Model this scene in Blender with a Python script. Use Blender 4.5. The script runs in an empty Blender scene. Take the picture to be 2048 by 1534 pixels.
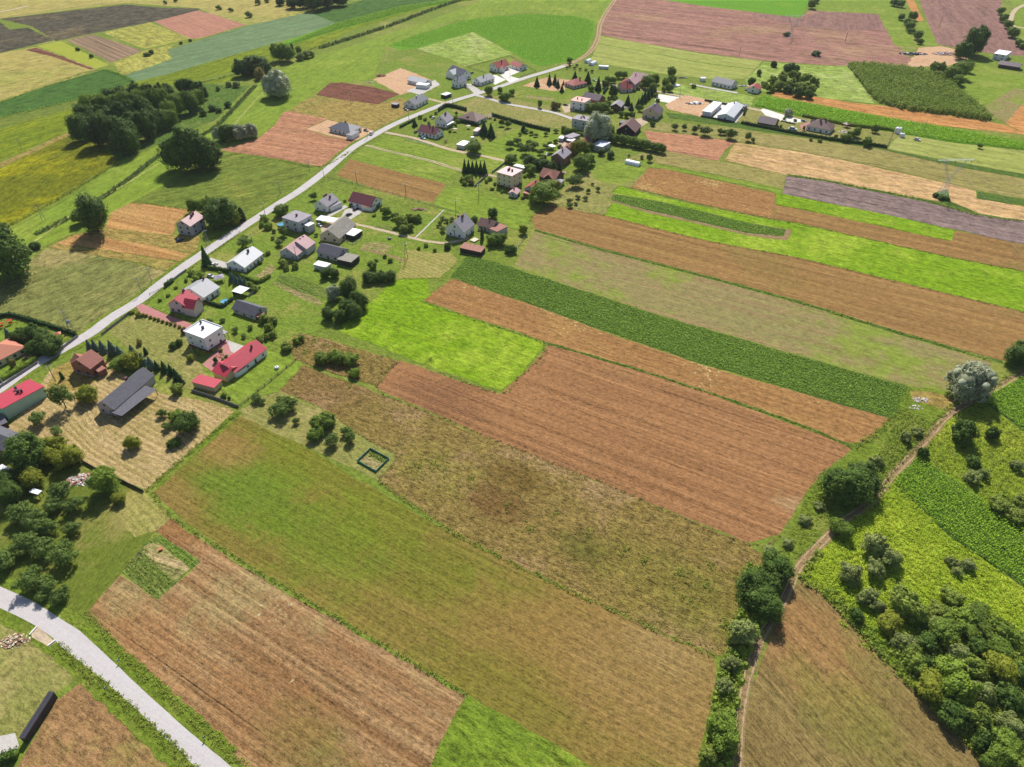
import bpy, bmesh, math, random
import numpy as np
from mathutils import Vector, Matrix
from mathutils.geometry import tessellate_polygon

R = math.radians
S = bpy.context.scene
COL = S.collection
random.seed(7)
rng = np.random.default_rng(7)

# ------------------------------------------------------------------ camera
CAM_H, PITCH, FPX = 180.0, R(38.6), 1400.0
cam_d = bpy.data.cameras.new('camera')
cam_d.sensor_width = 36.0
cam_d.lens = FPX / 2048 * 36.0
cam_d.clip_start = 1.0
cam_d.clip_end = 8000.0
cam = bpy.data.objects.new('camera', cam_d)
COL.objects.link(cam)
cam.location = (0, 0, CAM_H)
cam.rotation_euler = (R(90) - PITCH, 0, 0)
S.camera = cam
S.render.resolution_x, S.render.resolution_y = 1024, 767

# ------------------------------------------------------------------ light
SUN_EL, SUN_AZ = R(44), R(2)            # azimuth from +Y towards +X
w = bpy.data.worlds.new('World')
S.world = w
w.use_nodes = True
nt = w.node_tree
sky = nt.nodes.new('ShaderNodeTexSky')
sky.sky_type = 'NISHITA'
sky.sun_disc = False
sky.sun_elevation = SUN_EL
sky.sun_rotation = SUN_AZ
sky.air_density = 1.0
sky.dust_density = 1.0
bg = nt.nodes['Background']
nt.links.new(sky.outputs[0], bg.inputs[0])
bg.inputs[1].default_value = 0.09
sun_d = bpy.data.lights.new('sun', 'SUN')
sun_d.energy = 5.0
sun_d.angle = R(0.5)
sun_d.color = (1.0, 0.965, 0.90)
sun = bpy.data.objects.new('sun', sun_d)
COL.objects.link(sun)
to_sun = Vector((math.sin(SUN_AZ) * math.cos(SUN_EL), math.cos(SUN_AZ) * math.cos(SUN_EL), math.sin(SUN_EL)))
sun.rotation_euler = to_sun.to_track_quat('Z', 'Y').to_euler()
S.view_settings.view_transform = 'Standard'
S.view_settings.look = 'None'
S.view_settings.exposure = 0.32
S.view_settings.gamma = 1.0
S.render.engine = 'CYCLES'
S.cycles.max_bounces = 6
S.cycles.transparent_max_bounces = 4

# ------------------------------------------------------------------ helpers
SP, CP = math.sin(PITCH), math.cos(PITCH)
def GZ(px, py, z=0.0):
    """the point at height z that stands at this place of the photograph"""
    u, v = (px - 1024) / FPX, (767 - py) / FPX
    t = (CAM_H - z) / (SP - v * CP)
    return Vector((t * u, t * (CP + v * SP), z))
def G(px, py):
    return GZ(px, py, 0.0)
def depth_of(p):
    return p[1] * CP + (CAM_H - p[2]) * SP
KALB = 0.80
def lin(c):
    return tuple((x / 12.92 if x <= 0.04045 else ((x + 0.055) / 1.055) ** 2.4) for x in (k / 255 for k in c))
def C(r, g, b, k=None):
    k = KALB if k is None else k
    a = lin((r, g, b))
    return (a[0] * k, a[1] * k, a[2] * k, 1.0)

def tag(o, label=None, cat=None, group=None, kind=None):
    if label: o['label'] = label
    if cat: o['category'] = cat
    if group: o['group'] = group
    if kind: o['kind'] = kind
    return o
def empty(name, loc=(0, 0, 0), rz=0.0):
    o = bpy.data.objects.new(name, None)
    COL.objects.link(o)
    o.location = loc
    o.rotation_euler = (0, 0, rz)
    o.empty_display_size = 0.5
    return o
def link_mesh(name, me, mat=None, parent=None):
    o = bpy.data.objects.new(name, me)
    COL.objects.link(o)
    if mat is not None and not me.materials:
        me.materials.append(mat)
    if parent is not None: o.parent = parent
    return o
class MB:
    def __init__(s): s.v = []; s.f = []
    def add(s, vs, fs):
        n = len(s.v); s.v += [tuple(x) for x in vs]; s.f += [tuple(i + n for i in f) for f in fs]
    def box(s, x0, x1, y0, y1, z0, z1):
        s.add([(x0,y0,z0),(x1,y0,z0),(x1,y1,z0),(x0,y1,z0),(x0,y0,z1),(x1,y0,z1),(x1,y1,z1),(x0,y1,z1)],
              [(0,3,2,1),(4,5,6,7),(0,1,5,4),(1,2,6,5),(2,3,7,6),(3,0,4,7)])
    def prism(s, prof, axis, a, b):
        """profile [(p,q)] swept from a to b along axis 'x' (p=y,q=z) or 'y' (p=x,q=z)"""
        n = len(prof)
        mk = (lambda t, p, q: (t, p, q)) if axis == 'x' else (lambda t, p, q: (p, t, q))
        vs = [mk(a, p, q) for p, q in prof] + [mk(b, p, q) for p, q in prof]
        fs = [(i, (i+1) % n, n + (i+1) % n, n + i) for i in range(n)] + [tuple(range(n))[::-1], tuple(range(n, 2*n))]
        s.add(vs, fs)
    def tube(s, p, q, r0, r1, n=6):
        p, q = Vector(p), Vector(q); d = (q - p)
        if d.length < 1e-6: return
        d.normalize()
        a = d.orthogonal().normalized(); b = d.cross(a)
        vs = []
        for c, r in ((p, r0), (q, r1)):
            for i in range(n):
                t = 2 * math.pi * i / n
                vs.append(c + a * (r * math.cos(t)) + b * (r * math.sin(t)))
        s.add(vs, [(i, (i+1) % n, n + (i+1) % n, n + i) for i in range(n)] + [tuple(range(n))[::-1], tuple(range(n, 2*n))])
    def lathe(s, prof, n=12, c=(0, 0)):
        vs = []; m = len(prof)
        for r, z in prof:
            for i in range(n):
                t = 2 * math.pi * i / n
                vs.append((c[0] + r * math.cos(t), c[1] + r * math.sin(t), z))
        fs = [(k*n+i, k*n+(i+1) % n, (k+1)*n+(i+1) % n, (k+1)*n+i) for k in range(m-1) for i in range(n)]
        fs += [tuple(range(n))[::-1], tuple(range((m-1)*n, m*n))]
        s.add(vs, fs)
    def mesh(s, name, smooth=False):
        me = bpy.data.meshes.new(name)
        me.from_pydata(s.v, [], s.f)
        bm = bmesh.new(); bm.from_mesh(me)
        bmesh.ops.recalc_face_normals(bm, faces=bm.faces)
        bm.to_mesh(me); bm.free()
        if smooth:
            for p in me.polygons: p.use_smooth = True
        return me
    def obj(s, name, mat=None, parent=None, smooth=False):
        return link_mesh(name, s.mesh(name, smooth), mat, parent)
def np_mesh(name, verts, faces):
    """verts (N,3), faces (M,k)"""
    verts = np.asarray(verts, dtype=np.float32); faces = np.asarray(faces, dtype=np.int32)
    m, k = faces.shape
    me = bpy.data.meshes.new(name)
    me.vertices.add(len(verts)); me.vertices.foreach_set('co', verts.ravel())
    me.loops.add(m * k); me.loops.foreach_set('vertex_index', faces.ravel())
    me.polygons.add(m)
    me.polygons.foreach_set('loop_start', np.arange(0, m * k, k, dtype=np.int32))
    me.polygons.foreach_set('loop_total', np.full(m, k, dtype=np.int32))
    me.update(calc_edges=True); me.validate()
    return me

# ------------------------------------------------------------------ materials
def newmat(name):
    m = bpy.data.materials.new(name); m.use_nodes = True
    return m, m.node_tree, m.node_tree.nodes['Principled BSDF']
class N:
    """small node-writing helper"""
    def __init__(s, t): s.t = t
    def node(s, ty, **kw):
        n = s.t.nodes.new(ty)
        for k, v in kw.items(): setattr(n, k, v)
        return n
    def put(s, sock, v):
        if hasattr(v, 'is_linked') or hasattr(v, 'links'): s.t.links.new(v, sock)
        else: sock.default_value = v
    def math(s, op, a, b=0.0, c=0.0, clamp=False):
        n = s.node('ShaderNodeMath', operation=op, use_clamp=clamp)
        s.put(n.inputs[0], a); s.put(n.inputs[1], b); s.put(n.inputs[2], c)
        return n.outputs[0]
    def noise(s, vec, scale, detail=3.0, rough=0.55):
        n = s.node('ShaderNodeTexNoise')
        s.put(n.inputs['Vector'], vec); n.inputs['Scale'].default_value = scale
        n.inputs['Detail'].default_value = detail; n.inputs['Roughness'].default_value = rough
        return n.outputs[0]
    def mapping(s, vec, rot=0.0, scale=(1, 1, 1), loc=(0, 0, 0)):
        n = s.node('ShaderNodeMapping')
        s.put(n.inputs[0], vec); n.inputs[1].default_value = loc
        n.inputs[2].default_value = (0, 0, rot); n.inputs[3].default_value = scale
        return n.outputs[0]
    def ramp(s, v, a, b, lo=0.0, hi=1.0, smooth=True):
        n = s.node('ShaderNodeMapRange', interpolation_type='SMOOTHSTEP' if smooth else 'LINEAR')
        s.put(n.inputs[0], v); n.inputs[1].default_value = a; n.inputs[2].default_value = b
        n.inputs[3].default_value = lo; n.inputs[4].default_value = hi
        return n.outputs[0]
    def mix(s, f, a, b, mode='MIX'):
        n = s.node('ShaderNodeMix', data_type='RGBA', blend_type=mode)
        s.put(n.inputs[0], f); s.put(n.inputs[6], a); s.put(n.inputs[7], b)
        return n.outputs[2]
    def val(s, col, v):
        n = s.node('ShaderNodeHueSaturation')
        s.put(n.inputs['Value'], v); s.put(n.inputs['Color'], col)
        return n.outputs[0]
    def bump(s, h, strength, dist):
        n = s.node('ShaderNodeBump')
        n.inputs['Strength'].default_value = strength; n.inputs['Distance'].default_value = dist
        s.put(n.inputs['Height'], h)
        return n.outputs[0]

def rowdir(a, b):
    p, q = G(*a), G(*b)
    return math.atan2(q.y - p.y, q.x - p.x)
DIR_MAIN = rowdir((900, 840), (1490, 1080))
# measured corrections of field colours
CAL = {
 'red brown stubble': (1.046, 1.06, 1.025),
 'pale sprouting field': (0.863, 0.879, 0.799),
 'golden stubble': (0.887, 0.866, 0.853),
 'bright meadow': (0.861, 1.054, 0.614),
 'greening stubble': (0.914, 0.892, 0.736),
 'brown stubble': (1.067, 1.156, 1.224),
 'weedy stubble': (1.054, 1.034, 0.954),
 'dry fallow grass': (1.091, 0.917, 1.149),
 'yellow green scrub floor': (1.37, 1.356, 1.093),
 'headland stubble': (0.859, 0.935, 0.778),
 'valley meadow': (1.015, 0.987, 0.851),
 'dark green crop': (1.482, 1.082, 1.195),
 'green field crop': (1.283, 1.016, 0.917),
 'flowering crop': (0.866, 0.805, 0.5),
 'reddish stubble': (1.323, 1.503, 1.655),
 'dark emerald crop': (0.978, 1.018, 0.729),
 'grey green field': (0.836, 0.88, 0.911),
 'maize field floor': (1.219, 1.229, 0.664),
 'pinkish ploughed field': (1.052, 1.12, 1.288),
 'yellow green crop': (0.849, 0.913, 0.543),
}
_seed = [0.0]
def field_mat(name, c1, c2, c3, ang=None, streak=1.0, patch=0.5, pscale=0.02, grain=0.35, gscale=1.3,
              rows=0.0, rowsp=1.6, bumps=0.5, bumpd=0.25, spots=None, spot_t=0.68, rough=0.95, swirl=0.0, wave=0.0, wavesp=2.2, blots=()):
    """c1/c2 vary in streaks along the working direction, c3 in patches, spots in flecks"""
    m, t, b = newmat(name); n = N(t)
    grain *= 1.3; rows *= 1.5
    _seed[0] += 37.13
    tc = n.node('ShaderNodeTexCoord').outputs['Object']
    ang = DIR_MAIN if ang is None else ang
    v = n.mapping(tc, rot=0, loc=(_seed[0], _seed[0] * .7, 0))
    if swirl:
        nz = n.node('ShaderNodeTexNoise'); nz.inputs['Scale'].default_value = 0.02; n.put(nz.inputs['Vector'], v)
        vm = n.node('ShaderNodeVectorMath', operation='MULTIPLY_ADD')
        n.put(vm.inputs[0], nz.outputs['Color']); vm.inputs[1].default_value = (swirl, swirl, 0); n.put(vm.inputs[2], v)
        v = vm.outputs[0]
    vr = n.node('ShaderNodeVectorRotate', rotation_type='Z_AXIS')
    n.put(vr.inputs['Vector'], v); vr.inputs['Angle'].default_value = -ang
    vr = vr.outputs[0]
    st = n.noise(n.mapping(vr, scale=(0.007, 0.28, 1)), 1.0, 5.0, 0.62)
    st2 = n.noise(n.mapping(vr, scale=(0.03, 1.1, 1)), 1.0, 4.0, 0.65)
    s = n.math('ADD', n.math('MULTIPLY', st, 0.62), n.math('MULTIPLY', st2, 0.38))
    f = n.ramp(s, 0.5 - 0.16 / max(streak, .05), 0.5 + 0.16 / max(streak, .05))
    col = n.mix(f, c1, c2)
    pn = n.noise(v, pscale, 5.0, 0.62)
    pn2 = n.noise(v, pscale * 7.0, 3.0, 0.6)
    pf = n.ramp(n.math('ADD', n.math('MULTIPLY', pn, 0.75), n.math('MULTIPLY', pn2, 0.25)), 0.56 - 0.12 * patch, 0.70 - 0.12 * patch)
    col = n.mix(n.math('MULTIPLY', pf, min(1.0, patch * 1.3)), col, c3)
    for bx, by, br, bc, bs in blots:                # a growth or soil patch with a soft uneven outline
        P = G(bx, by); sub = n.node('ShaderNodeVectorMath', operation='SUBTRACT'); n.put(sub.inputs[0], tc); sub.inputs[1].default_value = P
        rt = n.node('ShaderNodeVectorRotate', rotation_type='Z_AXIS'); n.put(rt.inputs['Vector'], sub.outputs[0]); rt.inputs['Angle'].default_value = -ang
        ml = n.node('ShaderNodeVectorMath', operation='LENGTH'); n.put(ml.inputs[0], n.mapping(rt.outputs[0], scale=(.6, 1.0, 0)))
        e = n.math('ADD', n.math('DIVIDE', ml.outputs[1], br), n.math('MULTIPLY', n.math('SUBTRACT', n.math('ADD', n.math('MULTIPLY', st2, .6), n.math('MULTIPLY', n.noise(tc, 1.6 / br, 4.0, .7), 1.2)), .9), 1.5))
        col = n.mix(n.ramp(e, 1.25, .35, 0, bs), col, bc)
    g = n.noise(n.mapping(vr, scale=(0.7, 1.45, 1)), gscale * .62, 5.0, 1.0)
    g2 = n.noise(v, gscale * 0.27, 3.0, 0.6)
    if spots is not None:
        sp = n.noise(v, 0.55, 4.0, 0.72)
        sp2 = n.noise(v, 0.03, 2.0, 0.6)
        sf = n.ramp(n.math('ADD', n.math('MULTIPLY', sp, 0.7), n.math('MULTIPLY', sp2, 0.5)), spot_t - 0.02, spot_t + 0.08)
        col = n.mix(sf, col, spots)
    k = n.math('ADD', n.ramp(g, 0.38, 0.62, 1 - grain * 1.6, 1 + grain * 1.6, False), n.ramp(g2, 0.3, 0.7, -grain * .45, grain * .45, False))
    hgt = g
    if wave:
        sep = n.node('ShaderNodeSeparateXYZ'); n.put(sep.inputs[0], vr)
        sn = n.math('SINE', n.math('ADD', n.math('MULTIPLY', sep.outputs[1], 2 * math.pi / wavesp), n.math('MULTIPLY', n.noise(vr, 0.12, 3.0), 3.0)))
        sn = n.math('MULTIPLY', n.math('ADD', sn, n.math('MULTIPLY', n.math('SUBTRACT', g, .5), 3.0)), wave)
        k = n.math('ADD', k, n.math('MULTIPLY', sn, n.ramp(n.noise(v, .05, 2.0), .35, .6, .35, 1.0)))
        hgt = n.math('ADD', g, n.math('MULTIPLY', sn, 1.5))
    if rows:
        lines = n.noise(n.mapping(vr, scale=(0.006, 1.15 / rowsp, 1)), 1.0, 3.0, 0.75)
        lf = n.ramp(lines, 0.34, 0.66, -1.0, 1.0, False)
        thin = n.ramp(n.noise(n.mapping(vr, scale=(0.004, 0.75 / rowsp, 1), loc=(5, 3, 0)), 1.0, 2.0, 0.6), 0.64, 0.70, 0.0, -1.6)
        rm = n.math('MULTIPLY', n.ramp(n.noise(v, 0.04, 2.0), 0.3, 0.6, 0.55, 1.0), rows)
        lt = n.math('ADD', lf, thin)
        k = n.math('ADD', k, n.math('MULTIPLY', lt, rm))
        hgt = n.math('ADD', g, n.math('MULTIPLY', lt, rows * 1.2))
    if name in CAL: col = n.mix(1.0, col, CAL[name] + (1.0,), 'MULTIPLY')
    col = n.val(col, k)
    n.put(b.inputs['Base Color'], col)
    b.inputs['Roughness'].default_value = rough
    b.inputs['Specular IOR Level'].default_value = 0.04
    n.put(b.inputs['Normal'], n.bump(hgt, bumps, bumpd))
    return m

def surf_mat(name, c, c2=None, rough=0.7, nscale=0.6, amt=0.5, stripes=0.0, sp=0.5, axis=0, metal=0.0, spec=0.3, fine=6.0, stain=None, brick=None):
    """plain building surface in object coordinates: mottling, streaks, optional ribs along one axis, bricks"""
    m, t, b = newmat(name); n = N(t)
    tc = n.node('ShaderNodeTexCoord').outputs['Object']
    c2 = c2 or tuple(x * 0.78 for x in c[:3]) + (1.0,)
    oi = n.node('ShaderNodeObjectInfo').outputs['Random']
    tv = n.node('ShaderNodeVectorMath', operation='ADD'); n.put(tv.inputs[0], tc)
    cx = n.node('ShaderNodeCombineXYZ'); n.put(cx.inputs[0], n.math('MULTIPLY', oi, 91.0)); n.put(cx.inputs[1], n.math('MULTIPLY', oi, 47.0))
    n.put(tv.inputs[1], cx.outputs[0])
    v = tv.outputs[0]
    a = n.noise(v, nscale, 5.0, 0.62); a2 = n.noise(v, fine, 3.0, 0.6)
    f = n.ramp(n.math('ADD', n.math('MULTIPLY', a, 0.7), n.math('MULTIPLY', a2, 0.3)), 0.38, 0.66, 0.0, amt)
    col = n.mix(f, c, c2)
    h = a2
    if stain is not None:
        col = n.mix(n.ramp(n.noise(v, 0.9, 5.0, 0.7), 0.55, 0.7, 0, 0.8), col, stain)
    if stripes:
        sep = n.node('ShaderNodeSeparateXYZ'); n.put(sep.inputs[0], tc)
        sn = n.math('SINE', n.math('MULTIPLY', sep.outputs[axis], 2 * math.pi / sp))
        col = n.val(col, n.math('ADD', 1.0, n.math('MULTIPLY', sn, stripes)))
        h = sn
    if brick is not None:
        bt = n.node('ShaderNodeTexBrick'); n.put(bt.inputs['Vector'], n.mapping(tc, scale=(1, 1, 1)))
        bt.inputs['Scale'].default_value = 1.6
        n.put(bt.inputs['Color1'], c); n.put(bt.inputs['Color2'], c2); n.put(bt.inputs['Mortar'], brick)
        col = n.mix(0.5, col, bt.outputs[0])
    n.put(b.inputs['Base Color'], col)
    b.inputs['Roughness'].default_value = rough
    b.inputs['Metallic'].default_value = metal
    b.inputs['Specular IOR Level'].default_value = spec
    n.put(b.inputs['Normal'], n.bump(h, 0.25, 0.06))
    return m

def leaf_mat(name, c1, c2, trans=0.24, var=0.25, rough=0.6):
    m, t, b = newmat(name); n = N(t)
    tc = n.node('ShaderNodeTexCoord').outputs['Object']
    oi = n.node('ShaderNodeObjectInfo').outputs['Random']
    geo = n.node('ShaderNodeNewGeometry').outputs['Random Per Island']
    a = n.noise(tc, 0.45, 3.0, 0.6)
    col = n.mix(n.ramp(n.math('ADD', n.math('MULTIPLY', a, 0.6), n.math('MULTIPLY', geo, 0.4)), 0.3, 0.7), c1, c2)
    col = n.val(col, n.math('ADD', 1 - var, n.math('ADD', n.math('MULTIPLY', oi, var * 1.2), n.math('MULTIPLY', geo, var * 0.8))))
    n.put(b.inputs['Base Color'], col)
    b.inputs['Roughness'].default_value = rough
    b.inputs['Specular IOR Level'].default_value = 0.1
    tr = n.node('ShaderNodeBsdfTranslucent'); n.put(tr.inputs[0], n.mix(1.0, col, (1.0, 1.15, 0.55, 1), 'MULTIPLY'))
    mx = n.node('ShaderNodeMixShader'); mx.inputs[0].default_value = trans
    t.links.new(b.outputs[0], mx.inputs[1]); t.links.new(tr.outputs[0], mx.inputs[2])
    t.links.new(mx.outputs[0], t.nodes['Material Output'].inputs[0])
    return m
def flat_mat(name, c, rough=0.5, metal=0.0, spec=0.4):
    return surf_mat(name, c, rough=rough, metal=metal, spec=spec, amt=0.35, nscale=1.5)

# ------------------------------------------------------------------ ground sheets
_GX0, _GY0, _GS, _GN = -1300.0, -50.0, 2.0, (1300, 800)
_lev = np.zeros(_GN, np.int16)
def level_for(poly):
    """height of the next free sheet above everything already lying under this outline"""
    xs = [p[0] for p in poly]; ys = [p[1] for p in poly]
    i0 = max(0, int((min(xs) - _GX0) / _GS) - 1); i1 = min(_GN[0], int((max(xs) - _GX0) / _GS) + 2)
    j0 = max(0, int((min(ys) - _GY0) / _GS) - 1); j1 = min(_GN[1], int((max(ys) - _GY0) / _GS) + 2)
    if i1 <= i0 or j1 <= j0: return 0.004
    I, J = np.meshgrid(np.arange(i0, i1), np.arange(j0, j1), indexing='ij')
    X = _GX0 + I * _GS; Y = _GY0 + J * _GS
    k = in_poly(X.ravel(), Y.ravel(), poly).reshape(X.shape)
    e = k.copy()                                   # one cell of margin
    e[1:] |= k[:-1]; e[:-1] |= k[1:]; e[:, 1:] |= k[:, :-1]; e[:, :-1] |= k[:, 1:]
    for p in poly:
        a, b = int((p[0] - _GX0) / _GS) - i0, int((p[1] - _GY0) / _GS) - j0
        if 0 <= a < e.shape[0] and 0 <= b < e.shape[1]: e[max(a-1,0):a+2, max(b-1,0):b+2] = True
    sub = _lev[i0:i1, j0:j1]
    lv = int(sub[e].max()) + 1 if e.any() else 1
    sub[e] = lv
    return 0.004 * lv
def smooth_px(pts, per=6):
    """Catmull-Rom through ground points"""
    P = [G(*p) for p in pts]; out = []
    for i in range(len(P) - 1):
        p0, p1, p2, p3 = P[max(i-1, 0)], P[i], P[i+1], P[min(i+2, len(P)-1)]
        for k in range(per):
            t = k / per
            out.append(0.5 * ((2*p1) + (p2-p0)*t + (2*p0-5*p1+4*p2-p3)*t*t + (3*p1-p0-3*p2+p3)*t**3))
    out.append(P[-1])
    return out
def sheet(name, pts, mat, jit=0.45, step=2.5, world=False):
    P = [Vector(p) for p in pts] if world else [G(*p) for p in pts]
    z = level_for(P)
    out = []
    for i in range(len(P)):
        a, b = P[i], P[(i+1) % len(P)]
        L = (b - a).length; n = max(1, int(L / step)); d = (b - a) / max(L, 1e-6); nn = Vector((-d.y, d.x, 0))
        off = 0.0
        for k in range(n):
            off = off * 0.6 + random.uniform(-jit, jit)
            e = min(1.0, min(k, n - k) / 2.0)
            q = a + (b - a) * (k / n) + nn * off * e
            out.append(Vector((q.x, q.y, z)))
    tris = tessellate_polygon([out])
    me = bpy.data.meshes.new(name)
    me.from_pydata([tuple(p) for p in out], [], [tuple(t) for t in tris])
    bm = bmesh.new(); bm.from_mesh(me)
    for f in bm.faces:
        f.normal_update()
        if f.normal.z < 0: f.normal_flip()
    bm.to_mesh(me); bm.free()
    o = link_mesh(name, me, mat); tag(o, kind='structure')
    return o
def ribbon(name, pts, width, mat, jit=0.1, per=6, world=False):
    P = [Vector(p) for p in pts] if world else smooth_px(pts, per)
    wm = max(width) if isinstance(width, tuple) else width
    z = level_for(offset_line(P, wm / 2 + .2) + offset_line(P, -wm / 2 - .2)[::-1])
    vs, fs = [], []
    for i, p in enumerate(P):
        d = (P[min(i+1, len(P)-1)] - P[max(i-1, 0)]); d.z = 0; d.normalize(); n = Vector((-d.y, d.x, 0))
        wv = width[0] + (width[1] - width[0]) * i / (len(P)-1) if isinstance(width, tuple) else width
        for s in (-1, 1):
            q = p + n * s * (wv / 2 + random.uniform(-jit, jit)); vs.append((q.x, q.y, z))
        if i: fs.append((2*i-2, 2*i-1, 2*i+1, 2*i))
    me = bpy.data.meshes.new(name); me.from_pydata(vs, [], fs)
    bm = bmesh.new(); bm.from_mesh(me)
    for f in bm.faces:
        f.normal_update()
        if f.normal.z < 0: f.normal_flip()
    bm.to_mesh(me); bm.free()
    o = link_mesh(name, me, mat); tag(o, kind='structure')
    return o
def offset_line(P, d):
    out = []
    for i, p in enumerate(P):
        t = (P[min(i+1, len(P)-1)] - P[max(i-1, 0)]); t.normalize()
        out.append(p + Vector((-t.y, t.x, 0)) * d)
    return out

def in_poly(x, y, poly):
    ins = np.zeros(len(x), bool); n = len(poly)
    for i in range(n):
        x0, y0 = poly[i][:2]; x1, y1 = poly[(i+1) % n][:2]
        c = ((y0 > y) != (y1 > y)) & (x < (x1 - x0) * (y - y0) / (y1 - y0 + 1e-12) + x0)
        ins ^= c
    return ins
def poly_points(pts, sx, sy=None, ang=0.0, jit=0.3):
    """grid of points in a photo polygon; sx along ang, sy across"""
    sy = sy or sx
    P = [G(*p) for p in pts]; c, s = math.cos(ang), math.sin(ang)
    L = [(p.x * c + p.y * s, -p.x * s + p.y * c) for p in P]
    xs = np.arange(min(l[0] for l in L), max(l[0] for l in L), sx); ys = np.arange(min(l[1] for l in L), max(l[1] for l in L), sy)
    X, Y = np.meshgrid(xs, ys); X = X.ravel() + rng.uniform(-jit, jit, X.size) * sx; Y = Y.ravel() + rng.uniform(-jit, jit, Y.size) * sy
    k = in_poly(X, Y, L); X, Y = X[k], Y[k]
    return np.stack([X * c - Y * s, X * s + Y * c], 1)
def tuft_mesh(name, XY, h, wd, leaves=5, spread=0.6, z0=0.0, hvar=0.35):
    """leaf blades: each plant is a few upright bent blades"""
    n = len(XY)
    if n == 0: return None
    k = leaves; m = n * k
    base = np.repeat(np.c_[XY, np.full(n, z0)], k, 0)
    a = rng.uniform(0, 2 * np.pi, m); hh = np.repeat(h * (1 + rng.uniform(-hvar, hvar, n)), k) * rng.uniform(0.7, 1.05, m)
    r = spread * rng.uniform(0.4, 1.0, m) * h
    d = np.c_[np.cos(a), np.sin(a), np.zeros(m)]; q = np.c_[-np.sin(a), np.cos(a), np.zeros(m)] * (wd / 2 * rng.uniform(0.6, 1.3, m))[:, None]
    up = np.c_[np.zeros(m), np.zeros(m), hh]
    mid = base + d * (r * 0.35)[:, None] + up * 0.75
    tip = base + d * r[:, None] + up * rng.uniform(0.6, 1.1, m)[:, None]
    low = base + d * (r * 0.05)[:, None]
    V = np.stack([low, mid - q, tip, mid + q], 1).reshape(-1, 3)
    F = np.arange(m * 4).reshape(-1, 4)
    return np_mesh(name, V, F)
def clump_mesh(name, XY, h, r, k, size, hvar=0.3, up=0.9):
    """low leafy plants: a small dome of tilted leaves on each spot"""
    n = len(XY); m = n * k
    hh = np.repeat(h * (1 + rng.uniform(-hvar, hvar, n)), k)
    a = rng.uniform(0, 2 * np.pi, m); q = np.sqrt(rng.uniform(0, 1, m))
    rr = np.repeat(r * rng.uniform(.7, 1.25, n), k)
    P = np.repeat(np.c_[XY, np.zeros(n)], k, 0) + np.c_[np.cos(a) * q * rr, np.sin(a) * q * rr, hh * (1 - .75 * q ** 2) * rng.uniform(.75, 1.05, m)]
    Nn = np.c_[np.cos(a) * q * .7, np.sin(a) * q * .7, np.full(m, up)]
    V = leaf_quads(P, Nn, size, .6, .45)
    return np_mesh(name, V, np.arange(len(V)).reshape(-1, 4))
def crop(name, pts, mat, h, sp, row=None, ang=None, r=.6, k=8, size=.28, jit=0.25, label=None, cat='crop', hvar=.3):
    XY = poly_points(pts, sp, row or sp, DIR_MAIN if ang is None else ang, jit)
    o = link_mesh(name, clump_mesh(name, XY, h, r, k, size, hvar), mat); tag(o, label, cat, kind='stuff')
    return o
def line_points(pts, width, dens):
    P = smooth_px(pts, 4); out = []
    for a, b in zip(P, P[1:]):
        d = b - a; L = d.length
        if L < 1e-6: continue
        d /= L; nn = Vector((-d.y, d.x, 0))
        for _ in range(int(L * width * dens + random.random())):
            q = a + d * random.uniform(0, L) + nn * random.uniform(-.5, .5) * width
            out.append((q.x, q.y))
    return np.array(out).reshape(-1, 2)
# ================================================================== GROUND AND FIELDS
M = {}
M['base'] = field_mat('grass base', C(124,138,54), C(106,124,46), C(146,146,72), streak=.5, patch=.6, pscale=.015, grain=.26, gscale=.8)
M['valley'] = field_mat('valley meadow', C(130,150,56), C(114,138,48), C(146,160,68), ang=rowdir((110,395),(470,200)), streak=.8, patch=.5, grain=0.16, gscale=0.25, rows=0.06, rowsp=10)
M['yard'] = field_mat('garden lawn', C(124,142,52), C(106,128,44), C(148,144,74), streak=.4, patch=.6, pscale=.03, grain=.24, gscale=.9)
M['lawn_dry'] = field_mat('dry lawn', C(146,140,80), C(128,132,64), C(160,146,92), streak=.5, patch=.6, pscale=.04, grain=.26, gscale=.9)
M['bright'] = field_mat('bright meadow', C(138,154,40), C(118,142,34), C(160,166,66), streak=.9, patch=.7, pscale=.02, grain=.26, gscale=.6, rows=.07, rowsp=2.6, bumps=.8, bumpd=.4)
M['bright2'] = field_mat('mown meadow', C(130,148,52), C(114,136,46), C(150,156,72), streak=1, patch=.5, pscale=.03, grain=.2, gscale=0.4, rows=.08, rowsp=4)
M['stub_red'] = field_mat('red brown stubble', C(162,118,80), C(140,100,66), C(150,114,76), streak=.9, patch=.35, grain=.24, gscale=1.2, rows=.19, rowsp=2.0, blots=[(880,795,14,C(120,84,60),.6),(1590,1010,5,C(172,148,110),.4)])
M['stub_weed'] = field_mat('weedy stubble', C(160,122,78), C(142,104,66), C(168,134,82), streak=1, patch=.4, grain=.26, rows=.13, rowsp=1.8, spots=C(196,180,124), spot_t=.70, gscale=0.9)
M['stub_gold'] = field_mat('golden stubble', C(166,132,80), C(146,112,68), C(138,124,68), streak=1.3, patch=.4, pscale=.012, grain=.2, rows=.13, rowsp=2.6, gscale=0.8)
M['stub_brown'] = field_mat('brown stubble', C(160,124,84), C(136,98,62), C(150,132,84), streak=1.2, patch=.45, pscale=.025, grain=.28, rows=.20, rowsp=1.7, spots=C(186,164,118), spot_t=.74, blots=[(610,1480,9,C(104,102,44),.7),(360,1060,6,C(116,104,54),.6),(330,1050,12,C(140,88,54),.6),(540,1420,16,C(136,96,58),.5),(250,1290,14,C(150,104,64),.5)])
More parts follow.
